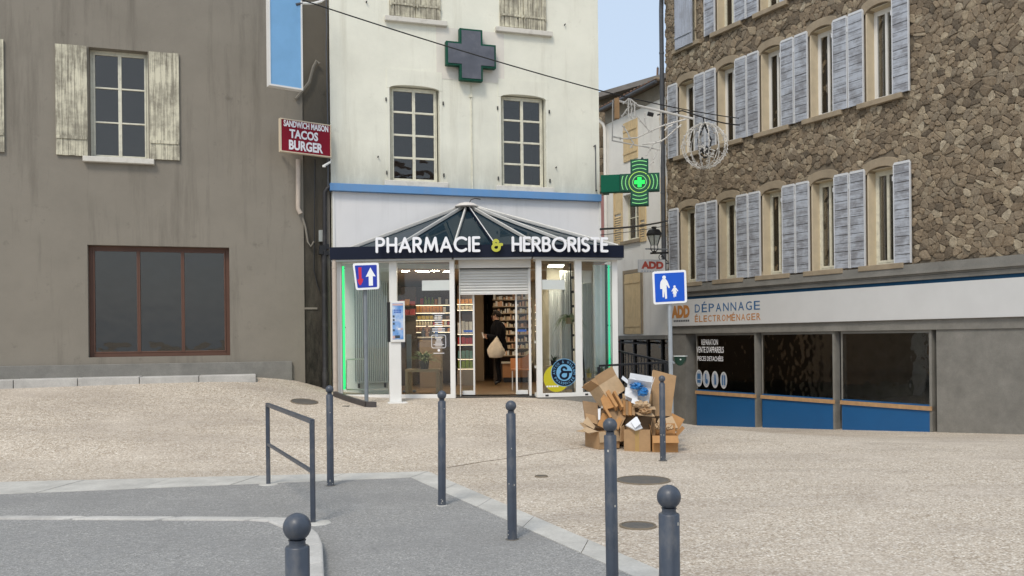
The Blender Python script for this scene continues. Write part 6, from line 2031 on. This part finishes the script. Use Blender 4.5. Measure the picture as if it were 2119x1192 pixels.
# chipped paint patches at two feet
# ------------------------------------------------------------------ tubular handrail
h0 = gp(648, 1085); hz = pt(652, 872, h0.y).z
hr = root('handrail', h0, 'slate tubular handrail with mid rail beside the curved kerb', 'railing')
hd = Vector((pt(612, 855, 8.25).x - h0.x, 8.25 - h0.y, 0)).normalized()
hL = 2.3
e_ = h0 + hd * hL
MB().bar(h0, Vector((h0.x, h0.y, hz)), .04, .04, (0, 1, 0)).build('post', M_slate, hr, bevel=.004)
MB().bar(Vector((e_.x, e_.y, 0)), Vector((e_.x, e_.y, hz)), .04, .04, (0, 1, 0)).build('post', M_slate, hr, bevel=.004)
MB().bar(Vector((h0.x, h0.y, hz - .0)) - hd * .02, Vector((e_.x, e_.y, hz)) + hd * .02, .04, .04).build('top_rail', M_slate, hr, bevel=.004)
MB().bar(Vector((h0.x, h0.y, .455)) + hd * .021, Vector((e_.x, e_.y, .455)) - hd * .021, .03, .03).build('mid_rail', M_slate, hr, bevel=.003)
MB().lathe(h0 + Vector((.03, .0, .004)), [(.13, .0), (.12, .006), (.06, .009)], 9).build('mortar_foot', M_edging, hr)
MB().lathe(Vector((e_.x, e_.y, .004)), [(.11, .0), (.10, .006), (.06, .009)], 9).build('mortar_foot', M_edging, hr)

# ------------------------------------------------------------------ alley railing
def railing(a, b, drop, name, label, kids=.11, bottom=.12, base=None):
    r = root(name, Vector((a.x, a.y, a.z - drop)), label, 'railing')
    up = Vector((0, 0, 1))
    MB().bar(a, b, .05, .035).build('top_rail', M_railp, r, bevel=.004)
    lo = Vector((0, 0, -drop + bottom))
    MB().bar(a + lo, b + lo, .035, .03).build('bottom_rail', M_railp, r)
    L = (b - a).length; k = int(L / kids)
    for i in range(1, k):
        p = a.lerp(b, i / k)
        MB().bar(p + lo + Vector((0, 0, .016)), p + Vector((0, 0, -.018)), .014, .014, (0, 1, 0)).build('baluster', M_railp, r)
    for p in (a, b):
        MB().bar(Vector((p.x, p.y, min(p.z - drop, gz(p.x, p.y) - .02))), p + Vector((0, 0, -.018)), .05, .05, (0, 1, 0)).build('post', M_railp, r)
    return r
ra, rb = pt(1239, 757, 15.0), pt(1377, 750, 15.0)
railing(ra, rb, .95, 'front_railing', 'near black baluster railing behind the cardboard boxes')
rc_, rd_ = pt(1269, 724, 17.0), pt(1384, 750, 15.25)
railing(rc_, rd_, .95, 'back_railing', 'black railing slanting down from the bay corner behind the cardboard boxes')

# ------------------------------------------------------------------ road signs
M_sblue = paint('sign_blue', (.008, .03, .36), .35, .05, 2, 30, 0)
M_sblue2 = paint('sign_blue_bright', (.0, .085, .56), .35, .05, 2, 30, 0)
M_sred = paint('sign_red', (.56, .012, .05), .4, .05, 2, 30, 0)
M_swhite = paint('sign_face_white', (.84, .85, .86), .35, .03, 2, 30, 0)
Wsg = wall_px(729, 15.35, 785, 15.25, 572)
gpz = pt(756, 828, 15.3); gb_ = gz(gpz.x, 15.3)
rsn = root('priority_road_sign', Vector((gpz.x, 15.3, gb_)), 'blue priority road sign with red and white arrows on a slim grey pole', 'road sign')
def inset(poly, k):
    cx_, cy_ = sum(p[0] for p in poly) / len(poly), sum(p[1] for p in poly) / len(poly)
    return [(cx_ + (x - cx_) * k, cy_ + (y - cy_) * k) for x, y in poly]
def rounded(poly, r, k=4):
    out = []
    n = len(poly)
    for i in range(n):
        p0, p1, p2 = Vector(poly[i - 1]), Vector(poly[i]), Vector(poly[(i + 1) % n])
        a = p1 + (p0 - p1).normalized() * r; b = p1 + (p2 - p1).normalized() * r
        for j in range(k + 1):
            t = j / k
            q = a * (1 - t) ** 2 + p1 * 2 * t * (1 - t) + b * t * t
            out.append((q.x, q.y))
    return out
pl = Wsg.poly([(729.5, 545), (783.5, 543.5), (785, 598), (736.5, 600.5)])
MB().prism(Wsg, rounded(pl, .045), -.02, -.001).build('plate', M_swhite, rsn)
pl2 = Wsg.poly([(734, 549.5), (779.5, 548), (780.5, 594), (740, 596)])
MB().prism(Wsg, rounded(pl2, .02), -.001, .002).build('blue_field', M_sblue, rsn)
MB().prism(Wsg, Wsg.poly([(741.5, 553.5), (748, 553), (748.5, 577), (752, 577), (750.5, 583), (747, 590), (744, 590), (741, 584), (740, 578), (743, 578)]), .002, .0035).build('red_arrow', M_sred, rsn)
MB().prism(Wsg, Wsg.poly([(766.5, 553.5), (777.5, 572), (771.5, 571.5), (772, 591), (763.5, 591.5), (763, 572), (757, 573)]), .002, .0035).build('white_arrow', M_swhite, rsn)
MB().tube([Vector((gpz.x, 15.42, gb_ - .02)), pt(755.5, 548, 15.42)], .036, 12).build('pole', paint('pole_grey', (.20, .225, .245), .5, .1, 5, 40, .03), rsn, smooth=True)
mb = MB()
for y in (560, 588):
    a = Wsg.uv(757, y); mb.wbox(Wsg, a[0] - .05, a[0] + .05, a[1] - .015, a[1] + .015, -.10, -.021)
mb.build('clamp', M_galv, rsn)

sd_ = 13.6
Wps = wall_px(1350, sd_ + .03, 1421, sd_ - .03, 594)
pb_x = pt(1391, 905, sd_ + .05); gzb = gz(pb_x.x, sd_)
ps = root('pedestrian_zone_sign', Vector((pb_x.x, sd_, gzb)), 'blue square sign with white adult and child figures on a pale grey pole', 'road sign')
pl = Wps.poly([(1349.5, 562), (1419.5, 558), (1422, 626), (1352.5, 630.5)])
MB().prism(Wps, rounded(pl, .04), -.02, -.001).build('plate', M_swhite, ps)
pl2 = Wps.poly([(1354, 566.5), (1415.5, 563), (1417, 622.5), (1356.5, 625.5)])
MB().prism(Wps, rounded(pl2, .012), -.001, .002).build('blue_field', M_sblue2, ps)
def zp(x, y): return (1230 + x / 4.586, 380 + y / 4.585)      # traced outline of the pictograms
adult = [(645, 905), (675, 903), (692, 925), (716, 985), (706, 993), (685, 960), (686, 1005), (690, 1090), (672, 1094), (664, 1020), (661, 1078), (647, 1078), (645, 1000), (640, 1000), (625, 1000), (623, 965), (628, 930)]
MB().prism(Wps, Wps.poly([zp(x, y) for x, y in adult]), .002, .0035).build('adult_figure', M_swhite, ps)
hc = Wps.uv(*zp(661, 889)); MB().prism(Wps, disc(Wps, hc[0], hc[1], .028, 18), .002, .0035).build('adult_head', M_swhite, ps)
child = [(748, 988), (774, 986), (797, 1018), (791, 1024), (775, 1006), (784, 1038), (777, 1040), (775, 1072), (766, 1072), (764, 1044), (760, 1078), (752, 1078), (750, 1044), (742, 1044), (748, 1010), (738, 1026), (731, 1020)]
MB().prism(Wps, Wps.poly([zp(x, y) for x, y in child]), .002, .0035).build('child_figure', M_swhite, ps)
hc = Wps.uv(*zp(760, 976)); MB().prism(Wps, disc(Wps, hc[0], hc[1], .018, 16), .002, .0035).build('child_head', M_swhite, ps)
MB().tube([Vector((pb_x.x, sd_ + .06, gzb - .02)), pt(1384.5, 566, sd_ + .06)], .034, 14).build('pole', M_galv, ps, smooth=True)
cl = MB(); 
for y in (580, 612):
    a = Wps.uv(1385, y); cl.wbox(Wps, a[0] - .05, a[0] + .05, a[1] - .015, a[1] + .015, -.07, -.021)
cl.build('clamp', M_galv, ps)
q = pt(1389, 750, sd_ + .06); MB().lathe(q, [(.042, 0), (.042, .02)], 12).build('band_clamp', M_galv, ps)
# green bag dispenser beside the pole
Wgb = wall_px(1394, 13.75, 1417, 13.65, 747)
gbx = root('green_bag_dispenser', Wgb.P(.08, Wgb.uv(1405, 757)[1]), 'small dark green rounded dispenser fixed beside the pale grey sign pole', 'dispenser')
q = Wgb.rect(1395, 738, 1417, 757)
sh_ = [(q[0], q[3]), (q[1], q[3])] + [((q[0] + q[1]) / 2 + (q[1] - q[0]) / 2 * math.cos(rad(a)), q[3] - .03 - (q[3] - q[2] - .03) * math.sin(rad(a))) for a in range(0, 181, 20)]
MB().prism(Wgb, sh_, -.08, 0).build('body', paint('bag_green', (.006, .035, .018), .4, .1, 3, 30, 0), gbx, bevel=.006)
MB().wbox(Wgb, q[0] - .01, q[1] + .01, q[3] + .001, q[3] + .014, -.09, .01).build('lid', M_frosted, gbx)
MB().wbox(Wgb, q[0] - .06, q[0] - .002, q[2] + .03, q[2] + .06, -.05, -.03).build('bracket', M_galv, gbx)
a = ((q[0] + q[1]) / 2, q[2] + .10)
MB().prism(Wgb, disc(Wgb, a[0] + .02, a[1], .012, 12), .0005, .004).build('lock', M_frosted, gbx)

# ------------------------------------------------------------------ vending dispenser on a white pedestal
vd = 15.45
Wv = wall_px(808, vd - .02, 838, vd + .04, 665)
bz_ = gz(pt(820, 828, vd).x, vd)
vm = root('dispenser_kiosk', Vector((Wv.P(.12, 0, -.1).x, vd + .1, bz_)), 'white dispenser kiosk with a blue poster panel on a tall white pedestal', 'dispenser')
q = (0, Wv.L, Wv.uv(823, 708)[1], Wv.uv(823, 623)[1])
MB().wbox(Wv, q[0], q[1], q[2], q[3], -.22, 0).build('cabinet', M_frame, vm, bevel=.008)
MB().wbox(Wv, q[0] - .045, q[0] - .002, q[2] + .005, q[3] - .02, -.20, -.03).build('side_panel', M_black, vm)
def poster_mat():
    m, nt, b = nodes_of('poster')
    v = tex_coord(nt)
    n_ = noise(nt, v, 5.0, 3)
    c_ = ramp(nt, n_, [(.3, (.70, .74, .82)), (.48, (.28, .45, .75)), (.62, (.10, .28, .62)), (.75, (.55, .7, .85))])
    nt.links.new(c_, b.inputs['Base Color']); b.inputs['Roughness'].default_value = .35
    return m
pu0, pu1, pv0, pv1 = q[0] + .035, q[1] - .03, q[2] + .05, q[3] - .035
MB().wbox(Wv, pu0, pu1, pv0, pv1, .0005, .003).build('poster', poster_mat(), vm)
pW, pH = pu1 - pu0, pv1 - pv0
M_pp = paint('poster_pink', (.62, .42, .40), .4, .15, 8, 30, 0); M_pd = paint('poster_dark', (.05, .07, .09), .4, .15, 8, 30, 0)
M_pdb = paint('poster_blue', (.03, .12, .48), .4, .05, 8, 30, 0)
def pbit(a, b, c, d, m, nm):
    MB().wbox(Wv, pu0 + a * pW, pu0 + b * pW, pv0 + c * pH, pv0 + d * pH, .003, .0045).build(nm, m, vm)
pbit(.02, .98, .93, .985, M_pp, 'poster_strip'); pbit(.0, .25, .02, .1, M_pp, 'poster_corner')
for i, y in enumerate((.80, .745)):
    for j in range(5):
        pbit(.16 + j * .135, .16 + j * .135 + .10, y - .02, y + .02, M_pdb, 'poster_lettering')
for y in (.60, .50, .40, .22): pbit(.04, .2, y, y + .06, M_pd, 'poster_picture')
pbit(.5, .72, .26, .31, M_swhite, 'poster_label'); pbit(.78, .93, .26, .31, M_pp, 'poster_label')
pbit(.2, .68, .03, .11, M_pd, 'tray_slot')
# pedestal and base plate
pp0, pp1 = Wv.uv(806.5, 770)[0], Wv.uv(831, 770)[0]
MB().wbox(Wv, pp0, pp1, bz_ + .012, q[2] - .002, -.17, -.03).build('pedestal', M_frame, vm, bevel=.006)
MB().wbox(Wv, pp0 - .04, pp1 + .09, bz_ - .01, bz_ + .011, -.26, .10).build('base_plate', M_frame, vm, bevel=.003)

# beige downpipe in front of the bay's first post
pd_ = pt(693.5, 700, 16.2); 
dpp = root('beige_downpipe', Vector((pd_.x, 16.2, gz(pd_.x, 16.2))), 'beige downpipe running down beside the neon window', 'downpipe')
MB().tube([Vector((pd_.x, 16.2, gz(pd_.x, 16.2) - .03)), Vector((pd_.x, 16.2, TOP + .02))], .045, 12).build('pipe', M_beigepipe, dpp, smooth=True)
for y in (556, 665, 790):
    z = pt(693, y, 16.2).z; MB().lathe(Vector((pd_.x, 16.2, z)), [(.052, 0), (.052, .03)], 12).build('collar', M_beigepipe, dpp)
# dark steel ramp edge on the paving
ea, eb = pt(692, 808, 15.95), pt(768, 836, 14.8)
pts_ = []
for t in (0, .25, .5, .75, .88, 1.0):
    p = ea.lerp(eb, t); g = gz(p.x, p.y); pts_.append(Vector((p.x, p.y, g)))
mb = MB()
pts_[-1] = pts_[-2] + Vector((.17, .0, 0)); pts_[-1].z = gz(pts_[-1].x, pts_[-1].y)
for a, b in zip(pts_, pts_[1:]):
    mb.bar(a + Vector((0, 0, .04)), b + Vector((0, 0, .04)), .06, .10)
o = mb.build('ramp_edge', paint('dark_steel', (.06, .052, .05), .6, .2, 4, 60, .1)); tag(o, 'dark steel ramp edge lying on the paving below the neon window', 'ramp edge')

# ------------------------------------------------------------------ covers in the paving
def cover(px, py, w_px, label, rim=True):
    p = gp(px, py)
    R0 = w_px * p.y / FPX / 2
    r = root('manhole_cover', p, label, 'manhole cover', 'iron covers in the paving')
    def z(x, y): return gz(x, y)
    n_ = 28
    mb = MB()
    ring_ = [(p.x + R0 * math.cos(2 * math.pi * k / n_), p.y + R0 * math.sin(2 * math.pi * k / n_)) for k in range(n_)]
    mb.add([(x, y, z(x, y) + .006) for x, y in ring_], [tuple(range(n_))])
    mb.build('lid', M_iron, r)
    mb = MB(); mb.tube([Vector((x, y, z(x, y) + .004)) for x, y in ring_ + ring_[:1]], .012, 5, caps=False); mb.build('rim', M_mortar, r)
cover(1331, 995, 108, 'large round iron manhole cover in front of the cardboard pile')
cover(1320, 1091, 72, 'small round iron manhole cover between the two near bollards')
cover(1120, 987, 24, 'tiny round iron cover in the open paving')
cover(630, 832, 54, 'round iron manhole cover by the foot of the grey wall')
p = gp(716, 841); mb = MB().box(p.x - .06, p.x + .06, p.y - .05, p.y + .05, p.z + .002, p.z + .006)
o = mb.build('valve_cover', M_iron); tag(o, 'tiny rectangular iron valve cover near the steel ramp edge', 'valve cover')

# ------------------------------------------------------------------ cardboard pile
def card_mat(name, col, var=.12):
    m, nt, b = nodes_of(name)
    v = tex_coord(nt)
    c_ = ramp(nt, noise(nt, v, 6, 5, .65), [(.3, tuple(x * (1 - var) for x in col)), (.7, tuple(x * (1 + var) for x in col))])
    c_ = mix(nt, ramp(nt, noise(nt, tex_coord(nt, (1, 1, 14)), 6, 3), [(.5, 0), (.75, .25)]), c_, tuple(x * .7 for x in col))
    nt.links.new(c_, b.inputs['Base Color']); b.inputs['Roughness'].default_value = .85; b.inputs['Specular IOR Level'].default_value = .2
    wv = nt.nodes.new('ShaderNodeTexWave'); wv.inputs['Scale'].default_value = 60; nt.links.new(v, wv.inputs[0])
    bump(nt, b, wv.outputs[1], .06, .003)
    return m
K1 = card_mat('cardboard', (.40, .255, .135)); K2 = card_mat('cardboard_orange', (.44, .235, .095)); K3 = card_mat('cardboard_dull', (.30, .20, .115)); K4 = card_mat('cardboard_pale', (.50, .36, .22)); KW = card_mat('cardboard_white', (.72, .73, .74), .04)
M_tape = paint('brown_tape', (.42, .27, .10), .25, .05, 4, 30, 0)
M_film = paint('blue_film_bag', (.03, .17, .42), .25, .3, 12, 60, .5)
def rot(yaw, pitch=0, roll=0):
    return Matrix.Rotation(rad(yaw), 3, 'Z') @ Matrix.Rotation(rad(pitch), 3, 'X') @ Matrix.Rotation(rad(roll), 3, 'Y')
def carton(c, size, angles, flaps, label, mat, inner=None, tape=False, lab=False):
    """open carton: floor, four walls, and hinged flaps (front, back, left, right) given as degrees outward from upright; None for torn off"""
    w, d, h = size
    M_ = rot(*angles)
    c = Vector(c)
    T = .005
    def L(x, y, z): return c + M_ @ Vector((x, y, z))
    r = root('cardboard_box', c, label, 'cardboard box', 'cardboard boxes in the pile')
    mb = MB()
    def bx(x0, x1, y0, y1, z0, z1):
        mb.hexa([L(x0, y0, z0), L(x1, y0, z0), L(x1, y1, z0), L(x0, y1, z0), L(x0, y0, z1), L(x1, y0, z1), L(x1, y1, z1), L(x0, y1, z1)])
    bx(-w / 2, w / 2, -d / 2, d / 2, 0, T)
    bx(-w / 2, w / 2, -d / 2, -d / 2 + T, T, h); bx(-w / 2, w / 2, d / 2 - T, d / 2, T, h)
    bx(-w / 2, -w / 2 + T, -d / 2 + T, d / 2 - T, T, h); bx(w / 2 - T, w / 2, -d / 2 + T, d / 2 - T, T, h)
    mb.build('body', mat, r)
    fl = min(w, d) * .48
    for i, a in enumerate(flaps):
        if a is None: continue
        s_, c_ = math.sin(rad(a)), math.cos(rad(a))
        if i < 2:
            sg_ = -1 if i == 0 else 1
            e0, e1 = L(-w / 2 + .002, sg_ * (d / 2 - .002), h + .001), L(w / 2 - .002, sg_ * (d / 2 - .002), h + .001)
            out = M_ @ Vector((0, sg_, 0))
        else:
            sg_ = -1 if i == 2 else 1
            e0, e1 = L(sg_ * (w / 2 - .002), -d / 2 + .002, h + .001), L(sg_ * (w / 2 - .002), d / 2 - .002, h + .001)
            out = M_ @ Vector((sg_, 0, 0))
        upv = M_ @ Vector((0, 0, 1))
        dv = (out * s_ + upv * c_) * fl
        tk = (out * c_ - upv * s_) * .004
        m2 = MB(); m2.hexa([e0, e1, e1 + dv, e0 + dv, e0 + tk, e1 + tk, e1 + dv + tk, e0 + dv + tk])
        m2.build('flap', mat if not inner else inner, r)
    if tape:
        m2 = MB(); y = -d / 2 - .001
        m2.hexa([L(-.028, y, .0), L(.028, y, .0), L(.028, y, h), L(-.028, y, h), L(-.028, y - .0006, .0), L(.028, y - .0006, .0), L(.028, y - .0006, h), L(-.028, y - .0006, h)])
        m2.build('tape', M_tape, r)
    if lab:
        m2 = MB(); y = -d / 2 - .001; x0_ = w * .08
        m2.hexa([L(x0_, y, h * .2), L(x0_ + .08, y, h * .25), L(x0_ + .08, y, h * .72), L(x0_ + .02, y, h * .75), L(x0_, y - .0006, h * .2), L(x0_ + .08, y - .0006, h * .25), L(x0_ + .08, y - .0006, h * .72), L(x0_ + .02, y - .0006, h * .75)])
        m2.build('paper_label', KW, r)
    return r
def cardsheet(corners, thick, label, mat, fold=None):
    """flattened carton: thick sheet through given corners (pixel, distance)"""
    P_ = [pt(*q) for q in corners]
    o = MB().slab(P_, thick).build('cardboard_sheet', mat)
    tag(o, label, 'cardboard', 'flattened cardboard in the pile')
    return o
G0 = lambda px, d: Vector((pt(px, 900, d).x, d, gz(pt(px, 900, d).x, d)))
# ground row
carton(G0(1246, 12.45), (.36, .34, .26), (30, 0, 0), (172, 60, 95, 20), 'low kraft box with a white label at the near corner of the pile', K1, K4, lab=True)
carton(G0(1319, 12.35), (.37, .32, .31), (-10, 0, 0), (None, 10, None, 12), 'square kraft box with brown tape stripe in the middle of the pile', K1, K3, tape=True)
carton(G0(1374, 12.3), (.36, .30, .235), (-4, 0, 0), (128, 15, 10, 42), 'wide open box with its orange front flap hanging down behind the thin far bollard', K2, K2)
# hidden stack that carries the upper boxes
carton(G0(1262, 12.85), (.40, .34, .52), (8, 0, 0), (None, None, None, None), 'tall dull box half hidden behind the low labelled box', K3)
carton(G0(1322, 12.78), (.44, .36, .60), (-3, 0, 0), (100, 20, 40, None), 'tall open box behind the taped box with a dark mouth', K3, K4)
carton(G0(1366, 12.85), (.30, .28, .36), (5, 0, 0), (None, 20, None, None), 'dull box wedged behind the orange flap box', K3)
# upper boxes
carton(pt(1268, 824, 12.72), (.36, .30, .26), (24, -22, -26), (14, 10, 30, 8), 'tilted open box at the top of the pile nearest the shop', K4, K1)
carton(pt(1318, 832, 12.62), (.34, .24, .27), (-12, 8, 10), (35, 5, 60, 10), 'tilted white box full of white packaging on top of the pile', KW, KW)
# tall carton standing behind
cardsheet([(1349, 862, 12.75), (1386, 862, 12.85), (1396.5, 783, 12.97), (1397, 779, 12.98), (1350, 766.5, 12.95), (1347, 800, 12.9)], .05, 'tall flattened carton standing upright behind the thin far bollard', K1)
cardsheet([(1347.5, 792, 12.87), (1396.5, 799, 12.92), (1397, 779, 12.95), (1350, 767, 12.93)], .008, 'folded top flap of the tall upright carton', K4)
cardsheet([(1383, 893, 12.55), (1402, 893, 12.6), (1416, 868, 12.7), (1390, 855, 12.7)], .008, 'orange flap sticking out at the alley end of the pile', K2)
cardsheet([(1379, 890, 12.45), (1402, 888, 12.5), (1390, 863, 12.62), (1376, 868, 12.6)], .03, 'pale folded carton standing in the orange flap box', K4)
# slabs leaning on the low box
cardsheet([(1206, 829, 12.62), (1237, 834, 12.66), (1238, 880, 12.45), (1212, 872, 12.42)], .02, 'large dull sheet leaning at the shop end of the pile', K3)
cardsheet([(1211, 855, 12.5), (1232, 860, 12.52), (1236, 878, 12.42), (1215, 871, 12.4)], .02, 'short flat box resting on the leaning dull sheet', K1)
cardsheet([(1206, 875, 12.32), (1215, 862, 12.4), (1232, 882, 12.36), (1229, 888, 12.3)], .012, 'narrow sheet poking out low at the shop end of the pile', K4)
cardsheet([(1237, 846, 12.55), (1243, 845, 12.55), (1242, 868, 12.45), (1238, 869, 12.45)], .03, 'thin white carton between the leaning sheets', KW)
cardsheet([(1254, 811, 12.52), (1260, 806, 12.55), (1279, 839, 12.36), (1275, 843, 12.34)], .10, 'long orange flat box sliding down over the leaning sheets', K2)
cardsheet([(1269, 810, 12.5), (1273, 808, 12.52), (1291, 841, 12.36), (1287, 843, 12.35)], .09, 'second long orange flat box lying beside the first', K2)
cardsheet([(1243, 825, 12.5), (1252, 812, 12.55), (1272, 842, 12.42), (1250, 848, 12.42)], .04, 'broad orange sheet under the long flat boxes', K2)
cardsheet([(1249, 842, 12.42), (1253, 840, 12.43), (1266, 862, 12.3), (1262, 864, 12.3)], .05, 'small orange slat lying over the low labelled box', K2)
cardsheet([(1236, 880, 12.42), (1247, 854, 12.5), (1262, 860, 12.5), (1254, 888, 12.4)], .012, 'torn kraft sheet standing in the low labelled box', K2)
cardsheet([(1260, 842, 12.5), (1279, 845, 12.5), (1276, 872, 12.4), (1258, 868, 12.4)], .03, 'folded dull carton in the low labelled box', K3)
cardsheet([(1280, 850, 12.5), (1299, 856, 12.48), (1284, 885, 12.34), (1272, 882, 12.34)], .03, 'kraft sheet leaning between the labelled and taped boxes', K1)
for i, (x, d, m) in enumerate(((1289, 12.46, K2), (1295, 12.44, K3), (1301, 12.42, K2), (1308, 12.42, K1))):
    cardsheet([(x, 828 + i, d), (x + 6, 830 + i, d), (x + 6, 860, d - .05), (x, 858, d - .05)], .12, ['first', 'second', 'third', 'last'][i] + ' of four upright cards packed below the white box', m)
cardsheet([(1285, 884, 12.26), (1292, 880, 12.3), (1292, 912, 12.3), (1284, 914, 12.26)], .012, 'kraft strip wedged beside the taped box', K1)
cardsheet([(1347, 864, 12.45), (1357, 866, 12.45), (1356, 908, 12.3), (1347, 910, 12.3)], .02, 'upright kraft sheet between the taped and orange flap boxes', K1)
cardsheet([(1314, 853, 12.4), (1346, 850, 12.42), (1355, 861, 12.28), (1322, 858, 12.26)], .012, 'flat pale sheet under the crumpled brown paper', K4)
# white boxes and papers
cardsheet([(1295, 801, 12.5), (1320, 806, 12.5), (1319, 830, 12.42), (1293, 818, 12.42)], .02, 'broad white panel of the packaging on top of the pile', KW)
cardsheet([(1326, 790, 12.6), (1349, 800, 12.55), (1341, 833, 12.45), (1335, 830, 12.46)], .02, 'white lid leaning against the tall carton', KW)
cardsheet([(1307, 786, 12.62), (1312, 783, 12.64), (1340, 797, 12.6), (1336, 806, 12.55)], .015, 'white torn strip behind the blue film', KW)
cardsheet([(1295, 879, 12.2), (1316, 862, 12.3), (1330, 886, 12.2), (1316, 890, 12.12)], .02, 'small white box lying in the taped box', KW)
cardsheet([(1305, 872, 12.2), (1318, 862, 12.24), (1326, 876, 12.16), (1314, 886, 12.1)], .012, 'white printed leaflet in the taped box', KW)
cardsheet([(1340, 778, 12.9), (1350, 784, 12.88), (1351, 790, 12.86), (1347, 788, 12.86)], .006, 'white scrap sticking up beside the tall carton', KW)
cardsheet([(1283, 826, 12.5), (1296, 822, 12.55), (1301, 832, 12.5), (1288, 838, 12.46)], .006, 'ragged kraft scrap between the tilted open box and the white box', K3)
cardsheet([(1214, 884, 12.3), (1203, 890, 12.2), (1221, 899, 12.15), (1236, 893, 12.25)], .006, 'bent pale flap sticking out of the low labelled box', K4)
cardsheet([(1300, 790, 12.66), (1309, 783, 12.68), (1318, 789, 12.64), (1308, 797, 12.6)], .008, 'torn white flap standing up at the top of the white packaging', KW)
cardsheet([(1336, 786, 12.72), (1348, 789, 12.72), (1346, 801, 12.68), (1334, 797, 12.68)], .006, 'pale kraft flap behind the white lid', K4)
cardsheet([(1309, 822, 12.4), (1322, 828, 12.38), (1320, 838, 12.34), (1306, 833, 12.36)], .008, 'small white inner tray at the foot of the white packaging', KW)
cardsheet([(1360, 872, 12.3), (1369, 858, 12.4), (1377, 866, 12.4), (1368, 884, 12.28)], .006, 'crooked pale strip leaning on the thin far bollard side box', K4)
cardsheet([(1271, 874, 12.36), (1282, 862, 12.42), (1288, 868, 12.4), (1279, 890, 12.3)], .008, 'narrow orange offcut between the labelled and taped boxes', K2)
def crumple(c, r, label, mat, name, squash=.6, seed=1):
    rng = random.Random(seed)
    bm = bmesh.new(); bmesh.ops.create_icosphere(bm, subdivisions=3, radius=r)
    for v in bm.verts:
        k = 1 + rng.uniform(-.38, .30); v.co *= k; v.co.z *= squash
    me = bpy.data.meshes.new(name); bm.to_mesh(me); bm.free(); me.materials.append(mat)
    o = bpy.data.objects.new(name, me); COL.objects.link(o); o.location = c
    cat = {'crumpled_paper': 'paper', 'plastic_film': 'plastic film'}[name]
    tag(o, label, cat)
crumple(pt(1327, 838, 12.38), .11, 'crumpled brown packing paper below the white box', K4, 'crumpled_paper', .55, 2)
crumple(pt(1336, 850, 12.32), .09, 'second wad of crumpled brown paper just above the taped box', K1, 'crumpled_paper', .5, 3)
crumple(pt(1366, 882, 12.3), .07, 'crumpled pale paper spilling from the orange flap box by the thin bollard', K4, 'crumpled_paper', .8, 4)
crumple(pt(1386, 884, 12.3), .05, 'small pale paper wad beside the folded carton at the alley end', K4, 'crumpled_paper', .8, 5)
crumple(pt(1317, 799, 12.42), .085, 'blue plastic film bunched in the white box', M_film, 'plastic_film', .6, 6)
crumple(pt(1330, 811, 12.4), .075, 'second bunch of blue plastic film lower in the white box', M_film, 'plastic_film', .8, 7)

# ------------------------------------------------------------------ house across the street, behind the viewer; it shows as a reflection in the upstairs panes
Wo = Wall((24, -15), (7, -9))
oh = root('opposite_house', Wo.P(Wo.L / 2, 0), 'pale house across the street mirrored in the upstairs windows of the cream wall', 'house')
oo = [(1.5 + 2.9 * i, 2.5 + 2.9 * i, z, z + 1.7) for i in range(6) for z in (1.0, 4.2, 7.4)]
mb = MB(); holed(mb, Wo, 0, Wo.L, -.2, 10.6, oo, -.4, 0); mb.wbox(Wo, 0, Wo.L, -.2, 10.6, -5, -4.8); mb.build('wall', M_grime2, oh)
for (u0, u1, v0, v1) in oo:
    MB().wbox(Wo, u0, u1, v0, v1, -.3, -.25).build('window', M_room, oh)
    for (a, b) in ((u0 - .5, u0 - .02), (u1 + .02, u1 + .5)):
        MB().wbox(Wo, a, b, v0, v1, .005, .04).build('shutter', M_shut_cream, oh)
MB().hexa([Wo.P(-.3, 10.61, .5), Wo.P(Wo.L + .3, 10.61, .5), Wo.P(Wo.L + .3, 12.6, -4.8), Wo.P(-.3, 12.6, -4.8), Wo.P(-.3, 10.8, .5), Wo.P(Wo.L + .3, 10.8, .5), Wo.P(Wo.L + .3, 12.8, -4.8), Wo.P(-.3, 12.8, -4.8)]).build('roof', MATS['roof_base'], oh)
